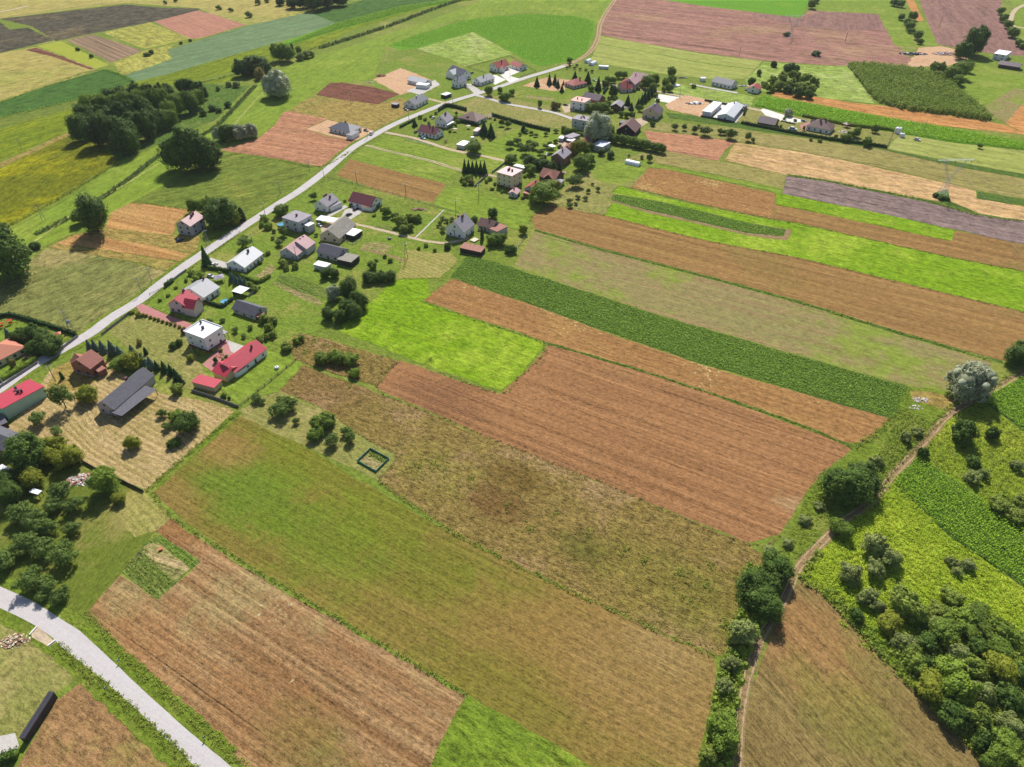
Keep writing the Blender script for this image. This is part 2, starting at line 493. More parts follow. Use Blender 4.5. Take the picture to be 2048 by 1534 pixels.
M['stub_green'] = field_mat('greening stubble', C(142,122,70), C(122,116,54), C(116,124,46), streak=1.2, patch=.5, pscale=.02, grain=.26, rows=.14, rowsp=1.7, blots=[(500,980,18,C(104,132,44),.8),(650,1080,18,C(108,130,42),.7),(620,930,14,C(116,128,42),.6),(760,1030,14,C(116,130,42),.6),(900,1160,14,C(114,124,44),.5),(450,900,9,C(158,128,82),.7),(340,1000,9,C(150,124,78),.6),(1250,1340,26,C(150,122,76),.8),(1050,1290,18,C(146,120,72),.6),(1380,1380,22,C(152,126,84),.7),(1000,1380,13,C(116,118,46),.5),(1330,1300,8,C(160,136,94),.6)])
M['stub_tri'] = field_mat('headland stubble', C(150,124,84), C(130,106,68), C(140,126,70), ang=rowdir((1600,1185),(1930,1500)), streak=1.0, patch=.4, grain=.28, rows=.16, rowsp=1.9, spots=C(116,124,54), spot_t=.76, blots=[(1590,1260,14,C(164,118,82),.7),(1620,1350,10,C(166,122,88),.6),(1690,1430,12,C(128,124,58),.5)])
M['scrubby'] = field_mat('dry fallow grass', C(144,130,68), C(126,122,54), C(158,140,88), streak=.3, patch=.6, pscale=.03, grain=.36, gscale=.75, bumps=1.0, bumpd=.6, spots=C(138,150,56), spot_t=.82, blots=[(992,1005,8,C(114,92,48),.8),(1032,955,8,C(112,98,44),.8),(1170,1098,7,C(98,104,40),.8),(1330,1160,16,C(124,126,50),.6),(1480,1240,16,C(122,126,50),.6),(860,940,12,C(130,136,52),.5),(650,770,16,C(132,112,64),.6),(720,1000,6,C(176,148,98),.6)])
M['green_crop'] = field_mat('leafy crop ground', C(92,116,46), C(78,104,42), C(108,124,58), streak=1, patch=.4, grain=.3, gscale=.9, rows=.14, rowsp=1.2, bumps=.8, bumpd=.5)
M['pale_green'] = field_mat('pale sprouting field', C(150,144,92), C(158,134,96), C(138,154,62), streak=1.3, patch=0.7, pscale=.02, grain=.18, rows=0.09, rowsp=2.6, gscale=0.7)
M['khaki'] = field_mat('khaki field', C(156,142,88), C(140,134,72), C(160,132,86), streak=.8, patch=.35, grain=.2, rows=0.1, rowsp=5, gscale=0.35)
M['purple'] = field_mat('ploughed soil', C(144,124,116), C(122,102,98), C(158,138,126), streak=1, patch=.5, pscale=.02, grain=.24, rows=0.13, rowsp=4.5, swirl=6.0, gscale=0.4)
M['straw'] = field_mat('bleached straw field', C(204,168,120), C(182,146,98), C(164,142,86), streak=1.2, patch=.6, pscale=.014, grain=0.22, rows=0.12, rowsp=6, gscale=0.3)
M['orange'] = field_mat('orange stubble', C(196,142,86), C(178,124,72), C(182,140,90), streak=1.2, patch=.3, grain=.2, rows=0.1, rowsp=7, gscale=0.25)
M['pink'] = field_mat('pinkish ploughed field', C(160,116,92), C(142,98,82), C(156,124,86), streak=1.3, patch=.6, pscale=.006, grain=0.2, rows=0.16, rowsp=14, gscale=0.2)
M['mauve'] = field_mat('mauve soil', C(148,114,102), C(134,100,92), C(156,122,100), ang=rowdir((1900,0),(1990,110)), streak=1, patch=.4, pscale=.01, grain=.18, rows=0.1, rowsp=12, gscale=0.2)
M['tilled'] = field_mat('freshly tilled soil', C(128,84,66), C(108,70,56), C(142,96,72), streak=1, patch=.3, grain=.24, rows=.18, rowsp=5, gscale=0.3)
M['redstub'] = field_mat('reddish stubble', C(164,112,80), C(144,96,68), C(156,114,78), ang=rowdir((560,290),(690,312)), streak=1.1, patch=.35, grain=.22, rows=0.16, rowsp=4.5, gscale=0.5)
M['golden'] = field_mat('golden straw stubble', C(190,148,92), C(164,120,70), C(150,130,74), ang=rowdir((140,470),(330,515)), streak=1.4, patch=.4, pscale=.03, grain=.26, rows=.16, rowsp=3.5, swirl=5.0)
M['drygrass'] = field_mat('tawny dry grass', C(164,138,80), C(144,128,64), C(134,130,64), streak=.5, patch=.5, pscale=.02, grain=.3, gscale=0.4, bumps=.8, bumpd=.5)
M['tawny_n'] = field_mat('tawny fallow field', C(176,158,92), C(158,150,80), C(148,150,72), ang=rowdir((0,180),(150,150)), streak=.5, patch=.7, pscale=.008, grain=0.2, gscale=0.18)
M['deep_green'] = field_mat('dark green crop', C(110,126,66), C(92,114,56), C(136,142,86), ang=rowdir((0,600),(220,500)), streak=.6, patch=.65, pscale=.016, grain=0.28, gscale=0.35, bumps=.8, bumpd=.5)
M['deep_green2'] = field_mat('green field crop', C(104,128,54), C(88,114,46), C(124,138,64), ang=rowdir((300,390),(560,330)), streak=1, patch=.5, pscale=.02, grain=0.24, rows=0.12, rowsp=4, gscale=0.4)
M['emerald'] = field_mat('dark emerald crop', C(78,108,52), C(64,96,44), C(92,118,56), ang=rowdir((0,235),(200,185)), streak=.8, patch=.4, grain=0.26, rows=0.1, rowsp=6, gscale=0.25)
M['yellowgreen'] = field_mat('flowering crop', C(126,132,36), C(104,116,36), C(166,166,28), ang=rowdir((0,430),(200,300)), streak=1.1, patch=.6, pscale=.014, grain=0.28, gscale=0.35, bumps=.8, bumpd=.5)
M['yellowgreen2'] = field_mat('yellow green crop', C(130,138,42), C(112,126,40), C(150,152,46), ang=rowdir((0,270),(150,215)), streak=1.1, patch=.5, pscale=.012, grain=0.22, rows=0.12, rowsp=8, gscale=0.25)
M['teal'] = field_mat('grey green field', C(124,144,98), C(110,132,88), C(140,154,108), ang=rowdir((280,155),(600,80)), streak=1, patch=.4, pscale=.01, grain=.12, rows=0.09, rowsp=10, gscale=0.2)
M['maizefloor'] = field_mat('maize field floor', C(98,142,44), C(84,126,40), C(118,148,48), streak=1, patch=.4, grain=.22)
M['dark_soil'] = field_mat('dark withered crop', C(92,84,66), C(76,72,58), C(130,112,76), ang=rowdir((40,75),(250,30)), streak=1.1, patch=.35, pscale=.012, grain=0.4, rows=0.15, rowsp=6, gscale=0.2)
M['pinkfield'] = field_mat('pink soil strip', C(182,132,108), C(166,116,96), C(186,142,116), ang=rowdir((310,42),(390,80)), streak=.8, patch=.3, grain=.1, rows=0.06, rowsp=8, gscale=0.2)
M['beds'] = field_mat('raised soil beds', C(150,124,100), C(132,110,84), C(156,134,104), ang=rowdir((150,82),(235,122)), streak=.8, patch=.3, grain=.2, rows=.3, rowsp=4.5)
M['sun_pale'] = field_mat('pale sunflower crop', C(166,160,76), C(140,142,62), C(176,168,90), ang=rowdir((205,65),(290,98)), streak=.7, patch=.5, grain=0.3, gscale=0.2)
M['lemon'] = field_mat('lemon yellow meadow', C(164,168,62), C(150,158,56), C(170,166,80), streak=.5, patch=.4, grain=.16)
M['hay'] = field_mat('pale hay meadow', C(160,164,86), C(146,154,74), C(166,164,98), ang=rowdir((1200,75),(1500,122)), streak=1.2, patch=.4, grain=.14, rows=0.08, rowsp=9, gscale=0.2)
M['weedmeadow'] = field_mat('weedy meadow', C(150,166,80), C(130,150,64), C(164,172,104), streak=.4, patch=.6, pscale=.03, grain=0.3, gscale=0.25)
M['strawyard'] = field_mat('raked straw yard', C(192,166,118), C(170,148,94), C(150,136,76), ang=rowdir((200,880),(310,950)), streak=1.0, patch=.55, pscale=.035, grain=.24, wave=.15, wavesp=2.3, swirl=14.0, bumps=.8)
M['orchardgrass'] = field_mat('orchard grass', C(112,122,46), C(98,112,40), C(140,132,72), ang=rowdir((235,1150),(340,1030)), streak=.6, patch=.55, pscale=.04, grain=.22, blots=[(270,1010,10,C(156,142,84),.7)])
M['goldenrod'] = field_mat('yellow green scrub floor', C(126,140,40), C(106,126,36), C(150,158,54), streak=.3, patch=.6, pscale=.03, grain=.34, gscale=.55, bumps=1.0, bumpd=.8)
M['verge'] = field_mat('roadside grass', C(122,138,46), C(102,122,40), C(146,148,70), streak=.4, patch=.5, pscale=.06, grain=.28, gscale=.9, bumps=.8, bumpd=.5)
M['ditch'] = field_mat('rank ditch grass', C(96,120,46), C(80,106,42), C(124,132,64), streak=.4, patch=.5, pscale=.05, grain=.4, gscale=.8, bumps=.9, bumpd=.6)
M['asphalt'] = field_mat('worn pale asphalt', C(206,199,196), C(196,188,186), C(188,180,176), streak=.9, patch=.4, pscale=.05, grain=.05, gscale=2.0, bumps=.1, bumpd=.05)
M['concrete'] = field_mat('pale concrete paving', C(206,200,192), C(192,186,178), C(180,172,160), streak=.3, patch=.4, pscale=.1, grain=.08, bumps=.1, bumpd=.05)
M['whitegravel'] = field_mat('white gravel', C(240,232,224), C(228,220,212), C(214,204,190), streak=.3, patch=.3, pscale=.08, grain=.07, bumps=.2, bumpd=.05)
M['gravel'] = field_mat('sandy gravel', C(206,186,158), C(190,168,140), C(176,156,120), streak=.4, patch=.5, pscale=.07, grain=.15, bumps=.3, bumpd=.1)
M['sand'] = field_mat('bare sandy soil', C(212,176,140), C(196,154,118), C(176,136,100), streak=.4, patch=.5, pscale=.05, grain=.18, bumps=.4, bumpd=.15)
M['dirt'] = field_mat('dirt track', C(156,130,94), C(138,116,82), C(122,116,62), streak=.5, patch=.6, pscale=.07, grain=.22, bumps=.4, bumpd=.15)
M['rut'] = field_mat('sandy wheel rut', C(186,160,124), C(168,142,106), C(168,146,104), streak=.4, patch=.4, pscale=.1, grain=.2, bumps=.3, bumpd=.1)
M['redpave'] = field_mat('pink paving bricks', C(196,138,132), C(182,124,120), C(188,144,138), streak=.4, patch=.4, pscale=.1, grain=.08, bumps=.1, bumpd=.03)
M['soilbed'] = field_mat('garden bed', C(164,142,104), C(122,128,60), C(98,122,48), ang=rowdir((700,505),(770,518)), streak=1, patch=.5, pscale=.08, grain=.35, rows=.25, rowsp=1.6)
M['veg'] = field_mat('vegetable rows', C(104,126,52), C(124,134,66), C(158,144,104), ang=rowdir((590,540),(650,570)), streak=1.1, patch=.4, pscale=.07, grain=.35, rows=.25, rowsp=1.7, bumps=.9, bumpd=.5)
M['raked'] = field_mat('raked dry lawn', C(164,152,90), C(146,142,74), C(132,136,62), ang=rowdir((810,520),(880,555)), streak=.8, patch=.6, pscale=.05, grain=.22, wave=.12, wavesp=2.4, swirl=12.0)
M['brownfallow'] = field_mat('brown fallow', C(166,128,88), C(148,116,74), C(132,130,64), streak=.5, patch=.5, pscale=.03, grain=.3, gscale=.6, bumps=.9, bumpd=.5)
M['bright_low'] = field_mat('shaggy meadow', C(122,142,44), C(104,126,40), C(144,152,60), streak=.9, patch=.6, pscale=.04, grain=.3, gscale=.6, bumps=.9, bumpd=.5, rows=.06)
M['burnt'] = field_mat('flattened brown patch', C(122,88,54), C(108,84,48), C(136,108,60), streak=.3, patch=.5, pscale=.08, grain=.45, bumps=.8, bumpd=.5)

g = MB(); g.add([(-3500,-2500,0),(3500,-2500,0),(3500,5000,0),(-3500,5000,0)], [(0,1,2,3)])
tag(g.obj('ground', M['base']), kind='structure')
s = sheet
# --- north west
s('field', [(-60,90),(-60,-30),(380,-30),(640,-12),(630,30),(480,52),(395,16),(250,6),(-60,45)], M['tawny_n'])
s('field', [(0,38),(60,31),(150,20),(250,9),(320,15),(400,17),(395,22),(308,43),(205,63),(112,82),(62,52)], M['dark_soil'])
s('field', [(-40,110),(-40,72),(0,62),(55,55),(108,80),(0,106)], M['dark_soil'])
s('field', [(-40,60),(0,44),(20,60),(0,66),(-40,74)], M['dark_soil'])
s('field', [(308,43),(395,21),(425,28),(492,50),(470,56),(402,76),(380,78)], M['pinkfield'], .2)
s('field', [(204,65),(300,45),(382,77),(290,98)], M['sun_pale'], .3)
s('field', [(134,80),(185,69),(285,101),(268,109),(222,125)], M['beds'], .2)
s('field', [(74,92),(122,82),(217,130),(193,137)], M['lemon'], .4)
s('field', [(-60,120),(0,106),(72,94),(195,138),(150,155),(0,203),(-60,220)], M['tawny_n'])
s('soil', [(52,100),(72,95),(116,110),(190,138),(180,139),(110,115)], M['tilled'], .6)
s('meadow', [(225,126),(290,101),(395,78),(470,58),(560,35),(635,22),(630,12),(500,50),(345,90),(336,110),(350,118),(258,148),(240,148)], M['sun_pale'], .5)
s('field', [(250,150),(345,118),(335,100),(400,80),(500,50),(620,24),(672,47),(600,72),(460,112),(330,150),(266,164)], M['teal'])
s('field', [(622,26),(720,2),(800,-20),(1000,-40),(960,-8),(800,12),(672,46)], M['emerald'])
s('field', [(266,166),(330,150),(460,112),(600,73),(672,47),(800,13),(960,-10),(975,-4),(870,12),(700,62),(640,92),(560,118),(400,160),(290,178)], M['yellowgreen2'])
s('field', [(672,46),(800,12),(960,-10),(972,-4),(860,12),(690,56),(600,84),(560,96),(540,94)], M['maizefloor'])
s('field', [(-60,225),(0,205),(100,170),(212,138),(262,156),(266,165),(200,187),(100,212),(0,234),(-60,250)], M['emerald'])
s('field', [(-60,262),(0,236),(100,214),(190,190),(200,195),(150,215),(0,256),(-60,275)], M['deep_green2'])
s('field', [(-60,370),(-60,280),(0,258),(150,216),(285,180),(400,162),(480,150),(500,140),(470,160),(400,170),(260,200),(140,262),(0,322)], M['yellowgreen2'])
s('path', [(0,326),(60,300),(140,263),(150,266),(70,304),(0,336)], M['drygrass'])
s('field', [(-60,480),(-60,372),(0,338),(140,270),(190,275),(215,300),(240,322),(130,392),(15,455)], M['yellowgreen'])
s('meadow', [(-40,490),(15,457),(130,395),(240,325),(330,285),(430,250),(470,205),(512,168),(560,140),(600,118),(690,96),(800,60),(900,26),(975,-5),(1100,-25),(1232,-8),(1212,28),(1200,60),(1180,40),(1060,24),(900,44),(775,92),(742,160),(680,166),(630,186),(580,220),(555,248),(510,278),(435,300),(325,372),(262,405),(212,440),(120,478),(60,505)], M['valley'])
s('meadow', [(390,165),(440,170),(500,172),(470,200),(430,240),(330,282),(240,322),(215,300),(290,290),(380,230),(410,200)], M['ditch'])
s('wood_floor', [(140,250),(180,210),(300,180),(395,165),(412,195),(380,230),(300,275),(215,285),(150,280)], M['ditch'])
# ditch strips
ribbon('ditch', [(640,97),(700,78),(780,52),(870,18),(930,-2)], 7, M['ditch'])
ribbon('ditch', [(70,470),(140,435),(240,372),(330,304),(420,262),(470,215),(510,172)], 5, M['ditch'])
ribbon('track', [(-20,525),(60,488),(140,432),(210,392),(265,360),(330,322),(430,292),(480,235),(530,180)], 1.6, M['hay'])
# --- maize hook and its neighbours
s('meadow', [(832,98),(945,64),(1016,102),(1030,108),(930,132),(895,116)], M['weedmeadow'])
s('field', [(775,91),(838,68),(900,48),(960,35),(1060,28),(1150,32),(1190,42),(1186,72),(1174,102),(1150,121),(1075,133),(1030,108),(947,63),(832,97),(800,100)], M['maizefloor'])
s('lawn', [(760,130),(840,105),(895,116),(930,132),(1030,109),(1080,135),(1150,124),(1100,142),(1000,176),(850,226),(735,285),(790,220),(740,165)], M['yard'])
s('soil', [(745,160),(800,136),(838,150),(862,160),(878,172),(830,182),(800,190),(770,172)], M['sand'], .8)
s('field', [(660,166),(682,165),(740,173),(800,188),(755,209),(690,200),(632,190),(645,178)], M['tilled'], .3)
s('fallow', [(632,191),(690,200),(757,209),(800,195),(838,215),(800,236),(752,262),(700,250),(655,240),(580,222),(600,205)], M['drygrass'])
s('field', [(578,222),(655,238),(612,258),(652,272),(735,284),(712,292),(680,318),(642,334),(560,318),(438,300),(515,277),(550,250),(566,225)], M['redstub'], .3)
s('yard', [(655,240),(700,250),(752,262),(735,284),(660,272),(613,258)], M['sand'], .4)
s('field', [(438,302),(560,319),(625,333),(600,362),(560,388),(470,440),(430,425),(360,415),(265,404),(330,372)], M['deep_green2'], .3)
s('field', [(262,405),(300,409),(382,420),(352,445),(345,470),(270,467),(210,455),(222,425)], M['golden'], .4)
s('fallow', [(210,456),(340,472),(400,470),(395,510),(300,490),(140,470),(110,478)], M['drygrass'], .8)
s('field', [(150,470),(290,488),(392,511),(375,525),(240,505),(112,486)], M['golden'], .5)
s('fallow', [(112,487),(240,506),(370,526),(345,543),(250,520),(130,500),(95,495)], M['drygrass'], .6)
s('field', [(-40,600),(0,572),(92,496),(130,501),(250,521),(342,545),(300,570),(225,628),(168,666),(135,660),(0,632),(-40,640)], M['deep_green'], .4)
# --- north
s('field', [(1236,-30),(1330,0),(1400,11),(1600,36),(1622,20),(1755,28),(1775,60),(1800,95),(1838,134),(1660,131),(1520,121),(1400,105),(1250,80),(1202,70),(1206,44)], M['pink'])
s('field', [(1640,22),(1757,29),(1770,58),(1690,62),(1600,52),(1500,30),(1520,26),(1610,38)], M['mauve'], 1.2)
s('field', [(1300,-30),(1600,-30),(1625,-10),(1600,36),(1400,11),(1330,0)], M['maizefloor'])
s('field', [(1640,-30),(1780,-30),(1797,33),(1755,28),(1636,22)], M['bright2'])
s('field', [(1757,30),(1795,33),(1832,92),(1790,92)], M['bright2'])
s('field', [(1810,-30),(1828,0),(1848,42),(1834,42),(1812,0)], M['orange'])
s('field', [(1832,44),(1855,44),(1876,90),(1850,92)], M['bright2'])
s('field', [(1828,-30),(2010,-30),(1998,30),(2020,70),(2060,112),(2010,110),(1930,100),(1875,88),(1855,44)], M['mauve'])
s('meadow', [(2010,-20),(2120,-20),(2120,95),(2060,108),(2030,60),(2030,20)], M['bright2'])
s('meadow', [(1202,72),(1400,107),(1525,122),(1492,158),(1440,160),(1330,148),(1180,124),(1192,96)], M['hay'])
ribbon('bank', [(1196,88),(1300,105),(1400,125),(1520,140)], 1.6, M['ditch'])
s('meadow', [(1528,124),(1660,132),(1692,131),(1722,166),(1748,208),(1600,190),(1545,182),(1500,190),(1490,160)], M['weedmeadow'])
s('soil', [(1815,132),(1838,96),(1880,92),(1930,103),(1940,125),(1900,135)], M['sand'], 1.0)
s('meadow', [(1870,140),(1940,118),(2060,125),(2120,190),(2048,205),(1985,240),(1940,200)], M['yard'])
s('meadow', [(1935,118),(2000,140),(2048,152),(2048,180),(1960,210),(1930,180)], M['bright2'])
s('field', [(2030,176),(2120,190),(2010,246),(1962,216)], M['pale_green'])
s('field', [(2048,206),(2120,195),(2120,300),(2060,275),(2010,247)], M['orange'])
s('field', [(1545,182),(1600,188),(1700,205),(1780,213),(1975,243),(2010,250),(2100,290),(2040,268),(1850,248),(1700,222),(1600,203),(1545,194)], M['orange'])
s('field', [(1505,211),(1524,192),(1600,204),(1700,223),(1850,249),(2048,285),(2120,300),(2120,320),(2048,300),(1900,284),(1800,267),(1700,249),(1600,233)], M['maizefloor'])
s('lawn', [(1500,215),(1600,234),(1700,250),(1800,268),(1770,298),(1600,270),(1460,246)], M['lawn_dry'])
s('meadow', [(1800,268),(1900,285),(2048,302),(2120,315),(2120,365),(2048,348),(1900,322),(1775,298)], M['hay'])
s('grass_strip', [(1330,225),(1450,240),(1600,264),(1770,298),(1900,323),(2048,348),(2120,365),(2120,380),(2048,358),(1900,330),(1750,296),(1600,274),(1450,252),(1340,236)], M['green_crop'], .6)
s('field', [(1320,245),(1450,253),(1520,264),(1480,285),(1400,272),(1290,258)], M['lawn_dry'])
s('field', [(1502,264),(1600,275),(1750,297),(1900,331),(2048,358),(2120,374),(2120,415),(2048,398),(1950,380),(1800,343),(1700,322),(1600,303),(1478,284)], M['khaki'])
s('field', [(1472,285),(1600,304),(1700,324),(1800,345),(1900,368),(1952,382),(1955,398),(2048,413),(2120,430),(2120,460),(2048,441),(1960,430),(1850,402),(1750,381),(1650,362),(1573,350),(1448,321)], M['straw'], .5)
s('grass_strip', [(1955,383),(2048,400),(2120,416),(2120,428),(2048,411),(1952,397)], M['green_crop'], .4)
s('grass_strip', [(1573,348),(1650,360),(1750,379),(1850,399),(1884,404),(1870,385),(1895,380),(1900,402),(1960,428),(2048,441),(2120,458),(2120,464),(2048,446),(1950,432),(1850,406),(1750,386),(1573,354)], M['ditch'], .5)
s('field', [(1573,352),(1650,363),(1750,384),(1850,404),(1950,429),(2048,444),(2120,462),(2120,510),(2048,489),(1910,459),(1750,425),(1600,395),(1564,388)], M['purple'])
s('field', [(1288,262),(1380,270),(1472,284),(1450,300),(1436,322),(1340,304),(1300,290)], M['redstub'], .4)
s('field', [(1318,306),(1341,304),(1436,323),(1574,350),(1565,378),(1500,363),(1400,343),(1308,326)], M['khaki'])
s('grass_strip', [(1300,325),(1400,344),(1500,364),(1566,378),(1560,392),(1540,382),(1400,352),(1296,334)], M['bright2'])
s('meadow', [(1240,372),(1300,390),(1400,413),(1500,432),(1545,440),(1600,447),(1700,469),(1869,508),(2048,543),(2120,560),(2120,640),(2048,622),(1830,572),(1600,516),(1400,478),(1209,431),(1225,405),(1222,386)], M['bright'])
s('field', [(1297,337),(1330,338),(1400,354),(1500,377),(1552,388),(1545,438),(1500,429),(1400,408),(1263,376),(1282,352)], M['stub_weed'], .4)
s('field', [(1222,386),(1317,402),(1415,425),(1493,445),(1585,460),(1576,480),(1568,480),(1493,471),(1396,448),(1298,426),(1221,403)], M['dirt'], .3)
s('field', [(1226,388),(1317,402),(1415,425),(1493,445),(1572,459),(1568,473),(1493,466),(1396,443),(1298,421),(1222,400)], M['green_crop'], .4)
s('field', [(1550,410),(1600,419),(1700,440),(1810,464),(1902,483),(1910,462),(2048,489),(2120,508),(2120,560),(2048,543),(1869,508),(1700,470),(1600,447),(1545,438)], M['stub_gold'], .4)
s('grass_strip', [(1554,385),(1600,395),(1750,425),(1910,461),(1903,482),(1810,463),(1700,440),(1600,418),(1552,409)], M['bright'], .4)
s('field', [(1098,408),(1209,431),(1400,478),(1600,516),(1830,571),(2048,624),(2120,642),(2120,720),(2040,706),(2010,722),(1800,665),(1600,603),(1500,575),(1400,548),(1200,496),(1070,458),(1062,436)], M['stub_gold'], .3)
ribbon('grass_strip', [(1070,460),(1200,498),(1400,550),(1500,577),(1600,605),(1800,667),(2005,724)], 2.6, M['ditch'], .4)
s('field', [(1070,463),(1200,501),(1400,553),(1500,580),(1600,608),(1800,670),(1985,726),(1945,790),(1900,783),(1820,773),(1700,740),(1500,682),(1300,624),(1110,562),(1028,530)], M['pale_green'], .4)
s('field', [(935,510),(1000,527),(1110,563),(1300,625),(1500,683),(1700,741),(1820,775),(1815,818),(1785,838),(1600,785),(1400,727),(1200,659),(1050,604),(900,556)], M['green_crop'], .5)
s('field', [(905,556),(1050,605),(1200,661),(1400,729),(1600,786),(1784,838),(1735,882),(1690,887),(1500,813),(1300,746),(1100,686),(846,601)], M['stub_weed'], .4)
s('field', [(1098,689),(1300,749),(1500,816),(1690,890),(1702,900),(1645,945),(1612,985),(1560,1068),(1495,1086),(1300,1006),(1000,886),(752,776),(800,721),(1000,788),(1040,752)], M['stub_red'], .3)
ribbon('grass_strip', [(1085,684),(1200,717),(1300,747),(1500,814),(1600,850),(1700,892)], 1.6, M['ditch'], .5)
s('meadow', [(790,560),(850,556),(862,590),(846,602),(950,640),(1085,684),(1088,692),(1040,752),(1000,780),(880,742),(680,662),(700,620),(740,590)], M['bright'], .5)
# --- village yards
s('lawn', [(300,575),(392,515),(520,432),(610,372),(700,392),(800,422),(862,430),(900,440),(860,500),(910,520),(880,556),(790,560),(700,640),(560,690),(440,660)], M['yard'])
s('field', [(672,350),(700,318),(800,345),(892,368),(865,405),(780,388)], M['stub_gold'], .3)
s('field', [(735,292),(830,312),(915,340),(895,365),(800,343),(700,316)], M['bright2'], .4)
s('field', [(780,270),(900,300),(1000,325),(990,350),(930,342),(830,312),(740,292)], M['bright2'], .4)
s('lawn', [(870,405),(900,372),(1000,395),(1080,420),(1062,438),(1040,462),(960,440),(880,425)], M['bright2'], .4)
s('meadow', [(1092,408),(1160,350),(1300,300),(1318,306),(1296,336),(1262,376),(1240,372),(1222,386),(1200,430)], M['lawn_dry'], .6)
s('meadow', [(1180,330),(1300,318),(1290,345),(1240,372),(1190,360)], M['bright2'], .6)
s('lawn', [(940,300),(1060,250),(1150,275),(1090,330),(1000,340)], M['bright2'], .5)
s('lawn', [(900,222),(970,188),(1100,212),(1180,238),(1140,260),(1060,252),(960,235)], M['lawn_dry'], .5)
s('lawn', [(965,186),(1100,142),(1230,150),(1240,190),(1140,212)], M['yard'])
s('soil', [(1045,172),(1092,155),(1140,160),(1130,180),(1105,182)], M['sand'], .5)
s('meadow', [(1360,170),(1480,188),(1510,195),(1500,215),(1430,205),(1340,185)], M['weedmeadow'], .5)
s('fallow', [(800,540),(812,500),(900,505),(915,520),(880,556),(850,556),(790,558)], M['raked'], .8)
s('lawn', [(700,480),(800,470),(812,500),(720,540),(700,520)], M['yard'])
s('fallow', [(1200,395),(1225,405),(1209,431),(1100,408),(1130,385)], M['lawn_dry'], .8)
# garden beds
s('vegetable_bed', [(725,487),(760,484),(785,492),(772,508),(722,500)], M['soilbed'], .3)
s('vegetable_bed', [(520,548),(538,528),(552,535),(532,558),(505,552)], M['soilbed'], .3)
s('vegetable_bed', [(548,568),(560,548),(600,556),(668,582),(655,600),(600,585)], M['veg'], .4)
s('vegetable_bed', [(544,566),(552,564),(640,600),(645,608),(638,613),(590,592)], M['soilbed'], .3)
s('vegetable_bed', [(755,450),(790,455),(795,466),(760,462),(745,456)], M['veg'], .4)
s('vegetable_bed', [(1052,190),(1110,196),(1105,202),(1052,197)], M['soilbed'], .3)
# --- south
s('fallow', [(556,782),(602,728),(700,766),(950,866),(1200,966),(1490,1086),(1545,1118),(1510,1180),(1490,1300),(1428,1312),(1300,1256),(1100,1162),(900,1062),(755,962),(792,922),(788,905),(740,882),(700,855),(640,815),(605,800)], M['scrubby'], .5)
s('fallow', [(575,690),(600,665),(690,690),(800,722),(756,772),(660,745),(590,718)], M['scrubby'], .5)
#,(975,990),(1010,985),(1030,1000),(1025,1025),(990,1035),(965,1025)], M['burnt'], 1.2)
#,(1035,942),(1055,950),(1050,970),(1025,972)], M['scrubby'], 1.2)
#,(1175,1085),(1195,1100),(1180,1115),(1155,1112)], M['ditch'], 1.0)
s('field', [(487,826),(600,889),(760,984),(900,1064),(1100,1164),(1300,1256),(1425,1311),(1433,1332),(1420,1420),(1390,1560),(1240,1560),(1100,1482),(935,1389),(760,1284),(600,1191),(480,1119),(400,1062),(305,986)], M['stub_green'], .4)
s('meadow', [(935,1392),(1100,1484),(1245,1562),(850,1562),(900,1452)], M['bright_low'], .4)
s('field', [(343,1036),(400,1078),(480,1131),(600,1202),(760,1292),(932,1393),(898,1452),(855,1545),(835,1590),(545,1590),(505,1545),(440,1482),(350,1402),(260,1317),(170,1224),(240,1150),(315,1200),(400,1125),(312,1062)], M['stub_brown'], .4)
s('lawn', [(470,828),(520,790),(560,782),(602,802),(640,817),(700,857),(740,884),(788,907),(790,922),(755,960),(600,888)], M['lawn_dry'], .4)
s('meadow', [(-60,1020),(0,1000),(170,938),(290,982),(342,1034),(310,1062),(240,1150),(168,1232),(80,1206),(0,1170),(-60,1150)], M['orchardgrass'], .5)
s('fallow', [(255,985),(290,982),(342,1034),(312,1062),(270,1075),(235,1030)], M['raked'], .9)
s('lawn', [(-60,1000),(-60,900),(100,860),(170,938),(60,980)], M['orchardgrass'], .5)
s('fallow', [(-30,870),(20,850),(60,800),(100,740),(160,712),(190,700),(250,750),(330,790),(400,800),(470,822),(292,980),(170,930),(110,880)], M['strawyard'], .6)
s('fallow', [(90,790),(110,735),(165,712),(200,760),(160,780)], M['drygrass'], .6)
s('grass_strip', [(292,982),(470,822),(487,826),(305,987)], M['verge'], .3)
s('vegetable_bed', [(290,1085),(322,1070),(402,1122),(316,1198),(243,1144)], M['veg'], .3)
s('vegetable_bed', [(281,1098),(296,1088),(318,1085),(380,1138),(352,1163),(310,1130)], M['soilbed'], .4)
s('lawn', [(215,660),(268,630),(300,622),(380,660),(385,700),(440,790),(478,815),(440,815),(380,780),(330,760),(262,700)], M['lawn_dry'], .4)
s('lawn', [(480,812),(440,775),(500,735),(540,702),(590,722),(545,760)], M['bright2'], .4)
s('lawn', [(485,818),(592,724),(606,730),(556,784),(520,792)], M['bright2'], .4)
s('lawn', [(300,590),(345,560),(400,580),(370,640),(300,615)], M['yard'], .3)
s('lawn', [(-60,700),(0,660),(30,640),(130,665),(165,672),(120,702),(60,735),(-60,800)], M['yard'], .3)
s('lawn', [(-60,1210),(0,1236),(62,1262),(160,1352),(108,1388),(38,1482),(-60,1490)], M['lawn_dry'], .4)
s('fallow', [(165,1362),(260,1445),(380,1560),(20,1560),(60,1490),(112,1402)], M['brownfallow'], .4)
